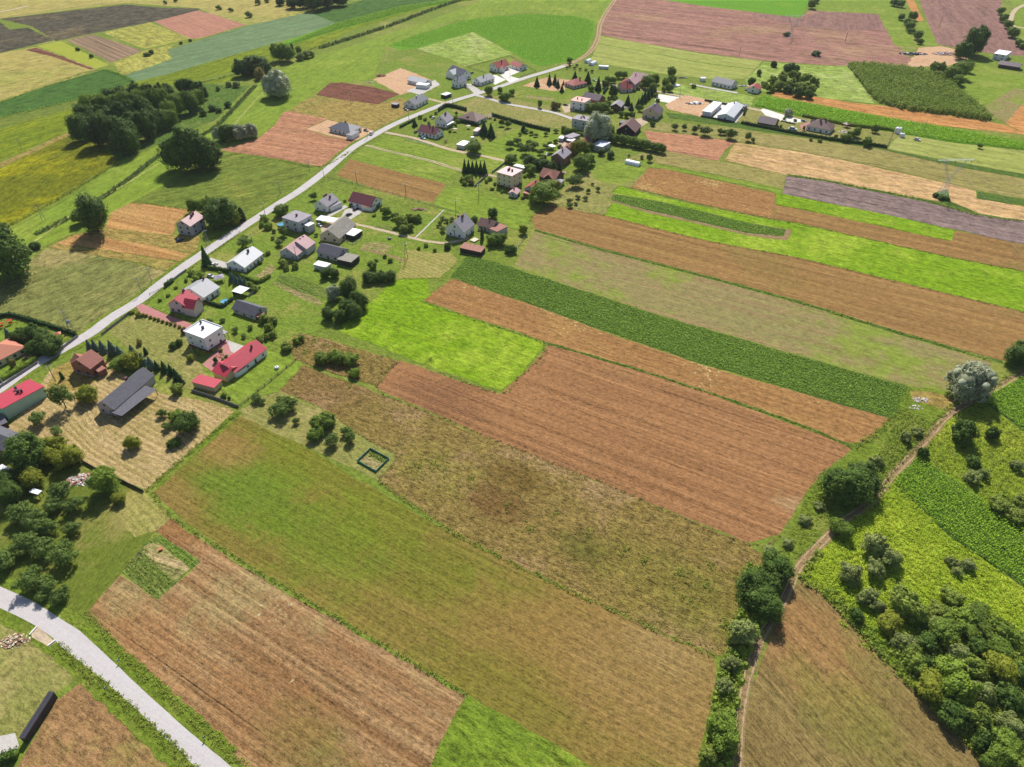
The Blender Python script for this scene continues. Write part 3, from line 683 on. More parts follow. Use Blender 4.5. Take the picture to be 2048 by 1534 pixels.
# --- south east
s('scrub_ground', [(1700,1035),(1790,950),(1850,885),(1905,830),(1960,800),(2120,730),(2120,1620),(1990,1560),(1900,1450),(1760,1310),(1640,1182),(1600,1150)], M['goldenrod'], .6)
s('field', [(1832,914),(1784,964),(1900,1074),(2048,1174),(2130,1230),(2130,1120),(2048,1064),(1935,975)], M['green_crop'], .4)
s('field', [(2120,700),(2048,750),(1978,786),(1968,806),(2048,864),(2120,910)], M['green_crop'], .4)
s('field', [(1602,1158),(1645,1188),(1760,1312),(1900,1452),(2000,1560),(1478,1560),(1484,1450),(1497,1400),(1522,1320),(1575,1192)], M['stub_tri'], .4)
s('verge', [(1815,775),(1900,785),(1960,790),(1905,826),(1850,880),(1790,945),(1745,1000),(1650,1078),(1600,1130),(1560,1210),(1500,1320),(1484,1400),(1470,1560),(1395,1560),(1420,1420),(1435,1330),(1470,1300),(1500,1180),(1545,1118),(1612,985),(1645,945),(1735,880),(1790,838)], M['verge'], .5)
s('soil', [(1820,782),(1870,785),(1915,800),(1900,822),(1860,810),(1825,800)], M['drygrass'], .8)
# --- roads
ROAD = [(-60,812),(0,777),(60,735),(120,701),(180,667),(225,634),(280,600),(330,561),(390,518),(450,478),(520,432),(560,406),(600,381),(650,343),(700,300),(735,278),(790,248),(850,223),(900,204),(950,189),(1000,173),(1050,156),(1100,141),(1140,128)]
ribbon('verge', ROAD, 11.0, M['verge'], .7)
ribbon('road', ROAD, (6.0, 6.0), M['asphalt'], .10)
ribbon('track', [(1130,132),(1150,123),(1170,112),(1186,96),(1196,75),(1200,50),(1212,25),(1230,0),(1245,-20)], 5.0, M['rut'], .3)
ribbon('grass_strip', [(1150,123),(1170,112),(1186,96),(1196,75),(1200,50),(1212,25),(1230,0)], 1.2, M['dirt'], .3)
RB_R = [(-40,1152),(0,1173),(40,1190),(90,1217),(122,1238),(160,1262),(185,1285),(210,1308),(260,1356),(310,1402),(360,1447),(410,1490),(470,1540),(500,1570)]
RB_L = [(395,1540),(360,1501),(320,1465),(280,1425),(240,1390),(200,1355),(160,1323),(120,1291),(105,1275),(72,1252),(30,1230),(0,1216),(-40,1198)]
RB_C = [(-40,1175),(0,1194),(45,1216),(90,1242),(125,1265),(160,1292),(190,1320),(230,1355),(270,1390),(310,1428),(350,1464),(390,1500),(432,1540)]
ribbon('verge', RB_C, 12.5, M['verge'], .5)
sheet('road', RB_R + [(430,1570)] + RB_L, M['asphalt'], .10)
s('driveway', [(62,1262),(74,1252),(104,1278),(112,1284),(98,1294),(64,1275)], M['gravel'], .3)
s('yard', [(-30,1478),(30,1466),(38,1490),(30,1510),(-30,1515)], M['concrete'], .4)
TRACK = [(2110,700),(2048,742),(1990,778),(1945,802),(1900,828),(1850,882),(1790,946),(1745,1002),(1690,1040),(1650,1078),(1600,1132),(1565,1205),(1522,1275),(1500,1335),(1485,1400),(1478,1460),(1472,1560)]
ribbon('track', TRACK, 3.0, M['dirt'], .35)
_T = smooth_px(TRACK, 8)
for d in (-.85, .85):
    ribbon('wheel_rut', offset_line(_T, d), .45, M['rut'], .14, world=True)
# side lanes
ribbon('lane', [(948,190),(970,195),(1010,207),(1060,216),(1110,226),(1150,240)], 3.8, M['asphalt'], .15)
ribbon('lane', [(770,265),(830,277),(900,299),(960,311),(1010,322)], 3.4, M['gravel'], .3)
ribbon('lane', [(732,291),(780,303),(860,322),(920,340),(975,350),(1000,354)], 3.0, M['gravel'], .3)
ribbon('grass_strip', [(735,292),(780,303),(860,322),(920,340),(975,350)], .9, M['yard'], .2)
ribbon('lane', [(700,446),(740,455),(800,470),(850,482),(890,486),(925,480),(935,475)], 2.4, M['gravel'], .3)
ribbon('lane', [(1195,165),(1240,172),(1310,182),(1400,200),(1480,213),(1525,222)], 4.2, M['gravel'], .4)
ribbon('lane', [(1380,168),(1430,178),(1475,186)], 3.6, M['concrete'], .3)
ribbon('lane', [(845,195),(890,206),(905,210)], 3.6, M['gravel'], .3)
ribbon('path', [(828,478),(845,462),(888,420)], .9, M['concrete'], .1)
ribbon('path', [(720,498),(780,512),(812,522)], 2.0, M['dirt'], .3)
ribbon('road', [(2060,5),(2030,20),(2022,45),(2040,55),(2110,58)], 5.0, M['gravel'], .2)
ribbon('road', [(-40,28),(0,24),(55,12)], 5.0, M['gravel'], .3)
ribbon('lane', [(-20,40),(60,28),(150,14),(250,2)], 2.0, M['dirt'], .3)
# paved yards
s('driveway', [(272,612),(285,608),(330,628),(375,645),(395,655),(388,668),(330,645),(280,628)], M['redpave'], .1)
s('patio', [(440,690),(452,680),(492,700),(455,720),(432,748),(405,730)], M['redpave'], .1)
s('patio', [(452,679),(496,695),(478,712),(462,703)], M['concrete'], .1)
s('driveway', [(420,515),(428,518),(446,523),(462,530),(450,545),(430,533),(418,532)], M['concrete'], .2)
s('yard', [(640,455),(665,438),(690,432),(700,438),(668,462),(648,470)], M['gravel'], .3)
s('driveway', [(690,420),(725,408),(735,418),(700,440),(682,436)], M['concrete'], .2)
s('path', [(645,436),(690,410),(696,414),(660,434)], M['concrete'], .1)
s('yard', [(1000,150),(1030,130),(1048,140),(1020,152),(1040,158),(1020,166)], M['whitegravel'], .2)
s('driveway', [(975,152),(992,150),(1012,160),(990,170)], M['whitegravel'], .2)
s('driveway', [(930,168),(942,168),(962,182),(948,187)], M['concrete'], .2)
s('yard', [(812,182),(870,160),(880,170),(840,190)], M['concrete'], .3)
s('yard', [(1309,201),(1316,188),(1361,195),(1362,204),(1346,208)], M['whitegravel'], .3)
s('soil', [(1330,210),(1370,190),(1420,200),(1405,235),(1340,220)], M['sand'], .8)
s('yard', [(1425,235),(1445,206),(1462,206),(1442,238)], M['whitegravel'], .2)
s('yard', [(1465,240),(1486,215),(1492,220),(1472,246)], M['concrete'], .2)
s('yard', [(1521,221),(1526,217),(1557,227),(1601,239),(1607,243),(1590,246),(1578,247),(1564,245),(1558,239),(1531,231)], M['whitegravel'], .3)
s('yard', [(1600,250),(1620,243),(1622,260),(1604,262)], M['redpave'], .3)
s('yard', [(38,708),(58,698),(76,712),(60,722)], M['redpave'], .2)
s('yard', [(1122,212),(1142,208),(1150,222),(1130,226)], M['gravel'], .3)
s('yard', [(1115,285),(1150,280),(1160,300),(1125,310)], M['gravel'], .5)
s('soil', [(1265,240),(1290,235),(1296,246),(1278,256)], M['gravel'], .5)
# ================================================================== PLANTS
LM = {
 'broad': leaf_mat('broadleaf foliage', C(105,132,48), C(138,157,59)),
 'dark': leaf_mat('dark foliage', C(78,104,44), C(105,129,50)),
 'yellow': leaf_mat('yellow green foliage', C(134,144,44), C(158,160,56)),
 'willow': leaf_mat('silvery willow foliage', C(160,166,128), C(188,192,160), trans=.15),
 'orchard': leaf_mat('fruit tree foliage', C(124,143,72), C(105,127,55)),
 'conifer': leaf_mat('spruce needles', C(59,88,46), C(80,107,55), trans=.08),
 'blue': leaf_mat('blue spruce needles', C(98,125,107), C(126,150,127), trans=.08),
 'bush': leaf_mat('shrub foliage', C(128,152,57), C(149,166,59)),
 'grey': leaf_mat('grey green shrub foliage', C(142,155,85), C(163,170,101)),
 'olive': leaf_mat('olive scrub foliage', C(132,152,60), C(156,168,74)),
 'tan': leaf_mat('tan flowering shrub', C(172,148,88), C(140,136,74)),
 'purple': leaf_mat('dark purple foliage', C(92,58,66), C(108,74,78)),
 'maize': leaf_mat('maize leaves', C(150,190,44), C(172,204,58), trans=.25),
 'beet': leaf_mat('leafy crop leaves', C(140,176,54), C(164,190,72), trans=.2),
 'weed': leaf_mat('rank weed leaves', C(142,160,58), C(164,172,74), trans=.25),
 'drytuft': leaf_mat('dry grass blades', C(186,160,104), C(150,132,72), trans=.2),
 'goldenrod': leaf_mat('goldenrod stems', C(166,196,50), C(194,208,66), trans=.3),
 'reed': leaf_mat('ditch reeds', C(116,130,78), C(140,146,96), trans=.2),
}
bark = surf_mat('tree bark', C(104,88,72), C(70,60,50), rough=.95, nscale=3)
def leaf_quads(P, Nn, size, asp=0.6, rnd=0.55):
    m = len(P)
    r = rng.normal(size=(m, 3)); nn = Nn + r * rnd
    nn /= np.linalg.norm(nn, axis=1)[:, None] + 1e-9
    t = np.cross(nn, rng.normal(size=(m, 3))); t /= np.linalg.norm(t, axis=1)[:, None] + 1e-9
    b = np.cross(nn, t)
    sz = (size * rng.uniform(0.6, 1.35, m))[:, None]
    V = np.stack([P - t * sz, P - b * sz * asp, P + t * sz, P + b * sz * asp], 1).reshape(-1, 3)
    return V
def blob(c, r, n1=9, n2=6):
    vs, fs = [], []
    for j in range(n2 + 1):
        th = math.pi * j / n2
        for i in range(n1):
            ph = 2 * math.pi * i / n1
            k = 1 + random.uniform(-.12, .12)
            vs.append((c[0] + r[0] * k * math.sin(th) * math.cos(ph), c[1] + r[1] * k * math.sin(th) * math.sin(ph), c[2] + r[2] * k * math.cos(th)))
    for j in range(n2):
        for i in range(n1):
            fs.append((j*n1+i, j*n1+(i+1) % n1, (j+1)*n1+(i+1) % n1, (j+1)*n1+i))
    return vs, fs
def crown_mesh(name, W, Ht, z0, lobes, n, leaf, lobe_r=(.22, .42), core=.74, droop=0.0, flat=1.0, gap=0.0, seed=0):
    """leaf clumps on the outside of several overlapping lobes; W crown width, z0..Ht crown span"""
    global rng
    rng = np.random.default_rng(100 + seed); random.seed(100 + seed)
    h = Ht - z0; cz = z0 + h * .5
    L = []
    for i in range(lobes):
        a = i * 2.399 + random.uniform(-.4, .4); u = (i + .5) / lobes
        zz = -0.72 + 1.36 * u; rr = math.sqrt(max(0.05, 1 - max(zz, -.25) ** 2)) * random.uniform(.40, .74)
        if i == lobes - 1: rr *= .3
        lr = random.uniform(*lobe_r)
        L.append((np.array([rr * math.cos(a) * W / 2, rr * math.sin(a) * W / 2, cz + zz * h * .5 * .82]),
                  np.array([lr * W, lr * W, lr * h * .85 * flat])))
    for j in range(lobes * 2):                      # small shoots that break the outline
        c, r = L[random.randrange(lobes)]; d = rng.normal(size=3); d[2] = abs(d[2]) - .25; d /= np.linalg.norm(d)
        q = random.uniform(.08, .15); L.append((c + d * r * random.uniform(.85, 1.12), np.array([q * W, q * W, q * W * .9])))
    V = []; cv = []; cf = []
    tot = sum(l[1][0] * l[1][2] for l in L)
    for c, r in L:
        k = int(n * 1.3 * r[0] * r[2] / tot)
        d = rng.normal(size=(k, 3)); d /= np.linalg.norm(d, axis=1)[:, None]
        # bumpy clumps
        bump = 1 + 0.13 * np.sin(d[:, 0] * 8 + seed + len(V)) * np.sin(d[:, 1] * 7 + 1) + 0.10 * np.sin(d[:, 2] * 9 + len(V))
        P = c + d * r * (rng.uniform(.80, 1.06, k) * bump)[:, None]
        P[:, 2] -= droop * h * (np.hypot(P[:, 0], P[:, 1]) / (W / 2)) ** 2 * .25
        keep = np.ones(k, bool)
        for c2, r2 in L:
            if c2 is c: continue
            keep &= (((P - c2) / (r2 * .80)) ** 2).sum(1) > 1
        if gap: keep &= rng.uniform(size=k) > gap
        P = P[keep]; d = d[keep]
        V.append(leaf_quads(P, d + np.array([0, 0, .5]), leaf))
        if core:
            a, b = blob(c, r * core); o = len(cv); cv += a; cf += [tuple(x + o for x in f) for f in b]
    V = np.concatenate(V); F = np.arange(len(V)).reshape(-1, 4)
    if cv:
        F = np.concatenate([F, np.array(cf) + len(V)]); V = np.concatenate([V, np.array(cv)])
    return np_mesh(name, V, F)
def conifer_mesh(name, W, Ht, z0, n, leaf, seed=0, power=1.0, blunt=0.0):
    global rng
    rng = np.random.default_rng(300 + seed); random.seed(300 + seed)
    u = 1 - np.sqrt(rng.uniform(0, 1, n)); tiers = 11
    ph = (u * tiers) % 1.0
    rad = (W / 2) * ((1 - u) ** power * (1 - blunt) + blunt * np.sqrt(1 - u * u)) * (1.08 - .38 * ph) * rng.uniform(.7, 1.08, n)
    a = rng.uniform(0, 2 * np.pi, n)
    rad *= 1 + .12 * np.sin(a * 5 + u * 20)
    P = np.c_[rad * np.cos(a), rad * np.sin(a), z0 + u * (Ht - z0)]
    Nn = np.c_[np.cos(a) * .6, np.sin(a) * .6, np.full(n, .8)]
    V = leaf_quads(P, Nn, leaf, .55); F = np.arange(len(V)).reshape(-1, 4)
    cv, cf = [], []; k = 9; prof = [(.05, z0), (.40 * W, z0 + .03 * Ht), (.27 * W, z0 + .42 * (Ht - z0)), (.10 * W, z0 + .8 * (Ht - z0)), (.01, Ht * .98)]
    if blunt: prof = [(.05, z0), (.40 * W, z0 + .05 * Ht), (.40 * W, z0 + .5 * (Ht - z0)), (.25 * W, z0 + .82 * (Ht - z0)), (.02, Ht * .97)]
    for r, z in prof:
        for i in range(k): cv.append((r * math.cos(2*math.pi*i/k), r * math.sin(2*math.pi*i/k), z))
    for j in range(len(prof) - 1):
        for i in range(k): cf.append((j*k+i, j*k+(i+1) % k, (j+1)*k+(i+1) % k, (j+1)*k+i))
    F = np.concatenate([F, np.array(cf) + len(V)]); V = np.concatenate([V, np.array(cv)])
    return np_mesh(name, V, F)
def trunk_mesh(name, Ht, r, z_top, limbs=5, spread=2.0, seed=0):
    random.seed(500 + seed); b = MB()
    p = Vector((0, 0, -.1)); q = Vector((random.uniform(-.15, .15), random.uniform(-.15, .15), z_top * .55))
    b.tube(p, q, r, r * .75, 8); t = Vector((q.x, q.y, z_top)); b.tube(q, t, r * .75, r * .35, 7)
    for i in range(limbs):
        a = i * 2 * math.pi / max(1, limbs) + random.uniform(-.3, .3); k = q.lerp(t, random.uniform(0, .7))
        e = k + Vector((math.cos(a) * spread, math.sin(a) * spread, Ht * random.uniform(.12, .28)))
        b.tube(k, e, r * .42, r * .12, 6)
    return b.mesh(name, True)
PROTO = {}   # kind -> list of (crown mesh, trunk mesh, width, height)
def proto(kind, crown, trunk, W, H): PROTO.setdefault(kind, []).append((crown, trunk, W, H))
def mk(kind, W, H, z0, lobes, n, leaf, mat, variants=2, **kw):
    for v in range(variants):
        sd = len(PROTO) * 10 + v
        cm = crown_mesh(kind + '_crown', W, H, z0, lobes + v, n, leaf, seed=sd, **kw); cm.materials.append(LM[mat])
        tm = trunk_mesh(kind + '_trunk', H, W * .028, z0 + (H - z0) * .45, 5, W * .22, sd); tm.materials.append(bark)
        proto(kind, cm, tm, W, H)
mk('broad', 10, 11.5, 1.6, 9, 5200, .34, 'broad', 3)
mk('dark', 10, 13.5, 1.0, 10, 5600, .34, 'dark', 3)
mk('yellow', 8, 9, 1.2, 8, 4200, .30, 'yellow', 2)
mk('willow', 11, 11, .8, 12, 6500, .30, 'willow', 2, droop=.5, lobe_r=(.20, .32))
mk('orchard', 7, 6, 1.3, 9, 2800, .26, 'orchard', 3, lobe_r=(.20, .32), core=.55, gap=.15)
mk('airy', 7, 9, 1.6, 12, 2400, .30, 'orchard', 2, lobe_r=(.16, .26), core=.40, gap=.2)
mk('bush', 4, 3.2, .1, 7, 1900, .19, 'bush', 3, lobe_r=(.20, .38))
mk('shrub', 5, 4.2, .1, 8, 2300, .21, 'olive', 3, lobe_r=(.17, .34))
mk('grey', 5, 4.4, .1, 8, 2300, .21, 'grey', 2, lobe_r=(.17, .34))
mk('darkbush', 4, 3.4, .1, 7, 1900, .19, 'dark', 2, lobe_r=(.20, .38))
mk('tan', 4, 3.0, .1, 7, 1600, .19, 'tan', 1)
mk('purple', 3, 2.4, .1, 6, 1300, .15, 'purple', 1)
mk('globe', 2, 1.9, .1, 5, 1100, .10, 'yellow', 1, lobe_r=(.42, .5))
for v in range(2):
    for kind, W, H, mat, bl in (('spruce', 5, 11, 'conifer', .0), ('blue', 4.4, 8, 'blue', .0), ('thuja', 2.2, 6, 'conifer', .8)):
        cm = conifer_mesh(kind + '_crown', W, H, .25, 3000 if kind != 'thuja' else 1500, .30 if kind != 'thuja' else .18, seed=v * 7 + len(kind), blunt=bl); cm.materials.append(LM[mat])
        tm = trunk_mesh(kind + '_trunk', H, .16, H * .8, 0, 0, v); tm.materials.append(bark)
        proto(kind, cm, tm, W, H)
ORD = 'first second third fourth fifth sixth seventh eighth ninth tenth eleventh twelfth thirteenth fourteenth fifteenth sixteenth seventeenth eighteenth nineteenth twentieth'.split()
NAMES = {'broad': ('broadleaf_tree','tree'), 'dark': ('broadleaf_tree','tree'), 'yellow': ('broadleaf_tree','tree'), 'willow': ('willow_tree','tree'),
 'orchard': ('fruit_tree','tree'), 'airy': ('broadleaf_tree','tree'), 'bush': ('bush','bush'), 'shrub': ('bush','bush'), 'grey': ('bush','bush'), 'darkbush': ('bush','bush'),
 'tan': ('bush','bush'), 'purple': ('ornamental_bush','bush'), 'globe': ('clipped_bush','bush'), 'spruce': ('spruce_tree','tree'), 'blue': ('blue_spruce','tree'), 'thuja': ('thuja','tree')}
HR = {'broad': 1.12, 'dark': 1.2, 'yellow': 1.1, 'willow': .95, 'orchard': .85, 'airy': 1.25, 'bush': .8, 'shrub': .85, 'grey': .85, 'darkbush': .85, 'tan': .8, 'purple': .8, 'globe': 1.0, 'spruce': 2.0, 'blue': 1.7, 'thuja': 3.0}
_tn = [0]
def T(kind, pts, label, group=None):
    """pts: (crown centre px, py, crown width px[, height/width]) in the photograph; stands on the ground below"""
    pts = pts if isinstance(pts, list) else [pts]
    for i, p in enumerate(pts):
        px, py, wpx = p[:3]
        if group == 'bushes of the dense scrub':
            jr = random.Random(px * 7 + py); px += jr.uniform(-14, 14); py += jr.uniform(-10, 10); wpx *= jr.uniform(.72, 1.15); kind = jr.choice(['shrub', 'darkbush', 'broad', 'shrub', 'bush', 'yellow', 'grey'])
        _k0 = kind
        hr = p[3] if len(p) > 3 else HR[kind]
        k = kind
        _tn[0] += 1; rr = random.Random(_tn[0])
        cm, tm, W0, H0 = PROTO[k][rr.randrange(len(PROTO[k]))]
        wm = wpx * depth_of(G(px, py)) / FPX; h = wm * hr
        for _ in range(2):
            q = GZ(px, py, .5 * h); wm = wpx * depth_of(q) / FPX; h = wm * hr
        nm, cat = NAMES[kind]
        root = empty(nm, (q.x, q.y, 0), rr.uniform(0, 6.28))
        lb = label.replace('{o}', ORD[i]) if '{o}' in label else label
        if group is None and len(pts) > 1: grp = label.replace('{o} ', '').split(' in the ')[0]
        else: grp = group
        tag(root, lb, cat, grp)
        e = rr.uniform(.84, 1.18); sc = (wm / W0 * e, wm / W0 / e, h / H0 * rr.uniform(.92, 1.08))
        for part, me in (('crown' if cat == 'tree' else 'foliage', cm), ('trunk' if cat == 'tree' else 'stem', tm)):
            o = bpy.data.objects.new(part, me); COL.objects.link(o); o.parent = root; o.scale = sc
# ---- the wood in the valley
W_ = 'trees of the dense wood in the valley'
T('dark', [(158,252,32,1.75),(180,262,34,1.8),(205,258,34,1.8),(228,262,32,1.75),(268,252,34,1.75),(292,248,34,1.75),(312,238,30,1.6)], '{o} dark tall tree from the left along the near edge of the wood', W_)
T('dark', [(168,232,30,1.75),(192,236,32,1.75),(216,234,32,1.75),(240,232,32,1.75),(264,226,32,1.75),(288,222,32,1.75)], '{o} tree from the left in the second row of the dense wood', W_)
T('broad', [(178,216,28,1.75),(202,212,28,1.75),(226,210,28,1.75),(250,206,28,1.75),(275,204,28,1.75),(300,202,28,1.75),(322,204,26,1.75)], '{o} tree from the left along the middle of the dense wood', W_)
T('dark', [(222,198,26,1.75),(246,194,26,1.75),(270,190,26,1.75),(294,188,26,1.75),(316,188,26,1.75),(338,190,26,1.75)], '{o} tree from the left along the back edge of the dense wood', W_)
T('broad', [(338,222,26,1.6),(352,212,26,1.6),(366,206,26,1.6),(382,204,24,1.6),(396,196,22,1.6)], '{o} tree from the left along the right flank of the wood', W_)
T('dark', [(364,174,18,1.75),(378,176,20,1.75),(394,178,20,1.75),(404,186,16,1.6)], '{o} tree from the left in the clump behind the right end of the wood', W_)
T('dark', (250,272,48,1.35), 'round dark tree standing just in front of the wood')
T('broad', (334,238,28,1.2), 'round tree at the right front corner of the wood')
T('tan', (222,286,16), 'pale little bush at the foot of the wood')
T('grey', [(457,168,12),(472,168,14),(436,176,10)], '{o} dark bush in the weedy patch right of the wood', 'bushes in the weedy valley patch')
T('darkbush', [(424,215,14),(437,220,10),(405,225,14),(455,208,14)], '{o} bush along the field path right of the wood', 'bushes by the valley path')
T('willow', (553,168,52,.95), 'big silvery willow alone on the valley meadow')
T('dark', [(482,136,28,1.1),(500,130,32,1.1),(516,128,30,1.1),(528,136,24,1.0)], '{o} dark tree from the left in the thicket beside the tan bush', 'thicket on the valley ditch')
T('tan', (518,146,22,1.0), 'rusty tan bush at the foot of the dark valley thicket')
T('broad', [(556,104,26,1.3),(572,106,24,1.3)], '{o} tall tree from the left at the bend of the reedy ditch', 'pair of trees on the reedy ditch')
T('thuja', (584,97,9,2.2), 'slim young tree on the reedy ditch')
T('broad', (597,102,11,1.4), 'small tree on the reedy ditch right of the slim one')
T('grey', [(600,113,16),(612,108,18),(622,108,14)], '{o} grey bush from the left at the end of the reedy ditch', 'grey bushes on the reedy ditch')
T('willow', [(438,268,24,1.1),(476,262,34,1.0),(500,260,26,1.1)], '{o} silvery willow from the left in the clump by the red stubble', 'willow clump by the red stubble')
T('dark', (455,264,28,1.3), 'dark tree between the willows by the red stubble')
T('dark', [(352,306,48,1.5),(382,298,58,1.45),(412,304,46,1.5)], '{o} huge dark tree from the left in the clump above the green field', 'three huge dark trees')
T('dark', (184,430,52,1.45), 'big dark tree on the corner of the golden stubble')
T('broad', (156,434,26,1.1), 'smaller tree touching the big dark tree by the golden stubble')
T('dark', (2,510,82,1.2), 'huge dark tree cut by the left picture edge above the green field')
T('darkbush', [(50,500,18),(68,490,18)], '{o} dark bush right of the huge tree at the left picture edge', 'two dark bushes by the green field')
T('orchard', (0,455,26), 'bare grey tree on the valley track at the left picture edge')
# ---- by the unfinished house
T('broad', [(384,410,20,1.4),(404,412,22,1.3),(420,408,26,1.3)], '{o} tree from the left behind the unfinished house', 'trees behind the unfinished house')
T('dark', (440,424,54,1.0), 'large dark tree between the unfinished house and the road')
T('yellow', (470,438,20,1.1), 'yellowish tree beside the road near the unfinished house')
T('thuja', (482,428,14,2.0), 'dark slim tree beside the road near the unfinished house')
# ---- front gardens along the road
T('spruce', (409,512,19,2.4), 'tall dark spruce beside the white driveway')
T('broad', (563,421,26,.9), 'round tree on the verge above the flat grey roofed cube house')
T('bush', [(528,437,16),(536,452,16),(524,448,12)], '{o} bush in the front garden beside the cube house', 'bushes in front of the cube house')
T('orchard', (565,462,18,1.2), 'small tree at the left wall of the cube house')
T('orchard', (558,485,16), 'low tree on the lawn before the cube house')
T('orchard', (489,484,26,.9), 'grey green tree on the lawn above the white house')
T('orchard', (627,393,12,1.2), 'small tree on the lawn left of the grey roofed house with two chimneys')
T('bush', (536,506,10), 'small bush behind the white house near the road')
T('shrub', [(566,524,18),(572,534,14),(590,530,16)], '{o} bush from the left at the front of the pink roofed house', 'bushes by the pink roofed house')
T('broad', (774,424,15,1.2), 'small tree right of the brown roofed house')
T('shrub', [(790,432,16),(802,442,26),(820,434,20),(834,436,18),(806,458,20),(820,454,18)], '{o} leafy bush in the overgrown garden right of the big barn', 'bushes of the overgrown garden')
T('bush', [(383,545,14),(399,548,16),(392,556,14)], '{o} bush in the front garden of the grey roofed house', 'front garden bushes')
T('blue', [(462,552,14),(470,557,13),(480,560,14),(489,563,14)], '{o} blue spruce from the left in the row behind the white roofed shed', 'blue spruces behind the white roofed shed')
T('shrub', [(498,570,16),(507,576,16)], '{o} green bush at the right end of the blue spruce row', 'bushes by the blue spruces')
T('dark', [(651,546,18,1.1),(668,546,18,1.1)], '{o} round dark tree from the left below the rust streaked shed', 'pair of trees by the rust streaked shed')
T('dark', [(737,553,24,1.0),(760,553,22,1.0),(778,551,22,1.0)], '{o} dark tree from the left in the row on the garden edge', 'row of trees on the garden edge')
T('broad', (744,530,16,1.1), 'smaller tree behind the garden edge row')
T('willow', (667,584,26,1.3), 'pale silver willow in the clump beside the bright meadow')
T('dark', [(698,578,32,1.3),(716,598,30,1.3),(694,612,28,1.2),(655,628,22,1.1),(679,632,22,1.2),(706,622,28,1.2)], '{o} dark tree of the clump beside the bright meadow', 'dark clump beside the bright meadow')
T('shrub', [(527,637,20),(537,654,22),(546,640,18),(546,668,18),(520,678,16),(534,672,16)], '{o} green bush overgrowing the old shed and its yard', 'bushes at the old shed')
T('shrub', [(572,692,22),(592,682,16),(602,676,18)], '{o} bush in the overgrown plot behind the red barn', 'bushes behind the red barn')
T('broad', [(642,716,26,.85),(674,714,28,.85),(702,718,28,.85)], '{o} tree from the left in the small group on the dry grass', 'small group on the dry grass')
T('bush', (708,744,20,1.0), 'bright bush below the small group on the dry grass')
# ---- white flat house garden
T('globe', [(292,631,6),(301,634,6),(309,637,6),(317,639,6),(325,642,6),(334,645,6),(341,647,6),(350,649,6),(359,653,6),(368,656,6)], '{o} clipped ball from the road in the row beside the pink driveway', 'clipped balls along the pink driveway')
T('yellow', [(264,624,8,.9),(276,628,10,.9),(284,630,8,.9)], '{o} little golden bush by the gate of the pink driveway', 'golden bushes at the gate')
T('purple', (367,663,13), 'dark purple bush at the corner of the white flat roofed house')
T('darkbush', [(346,691,13,1.0),(357,685,13,1.0)], '{o} dark dome shaped bush on the lawn by the white house', 'two dome shaped bushes')
T('globe', (380,715,13,1.1), 'green egg shaped bush in the shade of the white house')
T('globe', (406,706,8,1.0), 'orange flowering bush at the foot of the white house')
T('tan', (278,684,13,.9), 'straw coloured ornamental bush in the middle of the lawn')
T('thuja', (290,701,9,2.0), 'dark slim thuja on the lawn behind the blue spruces')
T('darkbush', (431,720,9,1.5), 'dark dome by the courtyard of the red roofed barn')
T('shrub', [(445,718,7),(452,712,7),(441,700,8),(428,700,9)], '{o} flower bush in the courtyard of the white house', 'courtyard flower bushes')
T('darkbush', [(447,792,10,1.2),(458,796,6,1.2)], '{o} small dark dome beside the little red garage', 'small domes by the red garage')
# ---- straw yard and brick house
T('blue', [(177,690,15),(188,690,16),(203,692,18),(222,695,20),(237,702,18)], '{o} blue spruce from the road in the row behind the brick house', 'blue spruces behind the brick house')
T('blue', [(263,700,17),(283,716,18),(299,724,18)], '{o} blue spruce from the left between lawn and long barn', 'blue spruces along the lawn')
T('spruce', [(312,730,16,1.6),(326,732,18,1.6),(340,738,18,1.6),(351,748,18,1.6),(360,758,15,1.6)], '{o} dark spruce in the row running down beside the long barn', 'dark spruces beside the long barn')
T('yellow', (262,722,34,.9), 'broad bright green tree between brick house and long barn')
T('broad', (238,728,28,.95), 'darker round tree beside the brick house')
T('shrub', (352,777,24,.9), 'green bush at the far end of the long barn')
T('airy', (121,794,38,1.5), 'thin crowned young tree on the straw yard')
T('yellow', (173,788,34,.95), 'bright yellow green tree on the straw yard')
T('thuja', (122,750,8,2.4), 'dark slim thuja on the dry yard of the brick house')
T('orchard', (74,838,30,.9), 'small leafy tree at the end of the mint green house')
T('airy', (112,862,24,1.0), 'thin tree behind the yellow willow')
T('yellow', (263,886,24,1.15), 'lone yellow green tree on the raked straw')
T('broad', (354,832,26,1.0), 'lighter tree of the pair on the raked straw')
T('dark', (370,846,38,1.15), 'darker tree of the pair on the raked straw')
T('orchard', [(323,827,18),(333,852,18)], '{o} little tree left of the pair on the raked straw', 'little trees by the pair')
T('darkbush', (346,886,24,.7), 'low dark bush below the pair on the raked straw')
# ---- garden left of the road
T('blue', (14,666,18), 'small blue green spruce at the left picture edge')
T('dark', [(40,672,28,1.0),(62,668,34,1.1),(84,676,34,1.1),(106,690,32,1.1),(72,692,32,1.0),(92,698,28,1.0)], '{o} dark tree of the dense garden by the paved entrance', 'dense garden trees by the entrance')
T('tan', (24,727,12,1.6), 'rusty conical shrub in the garden by the orange roof')
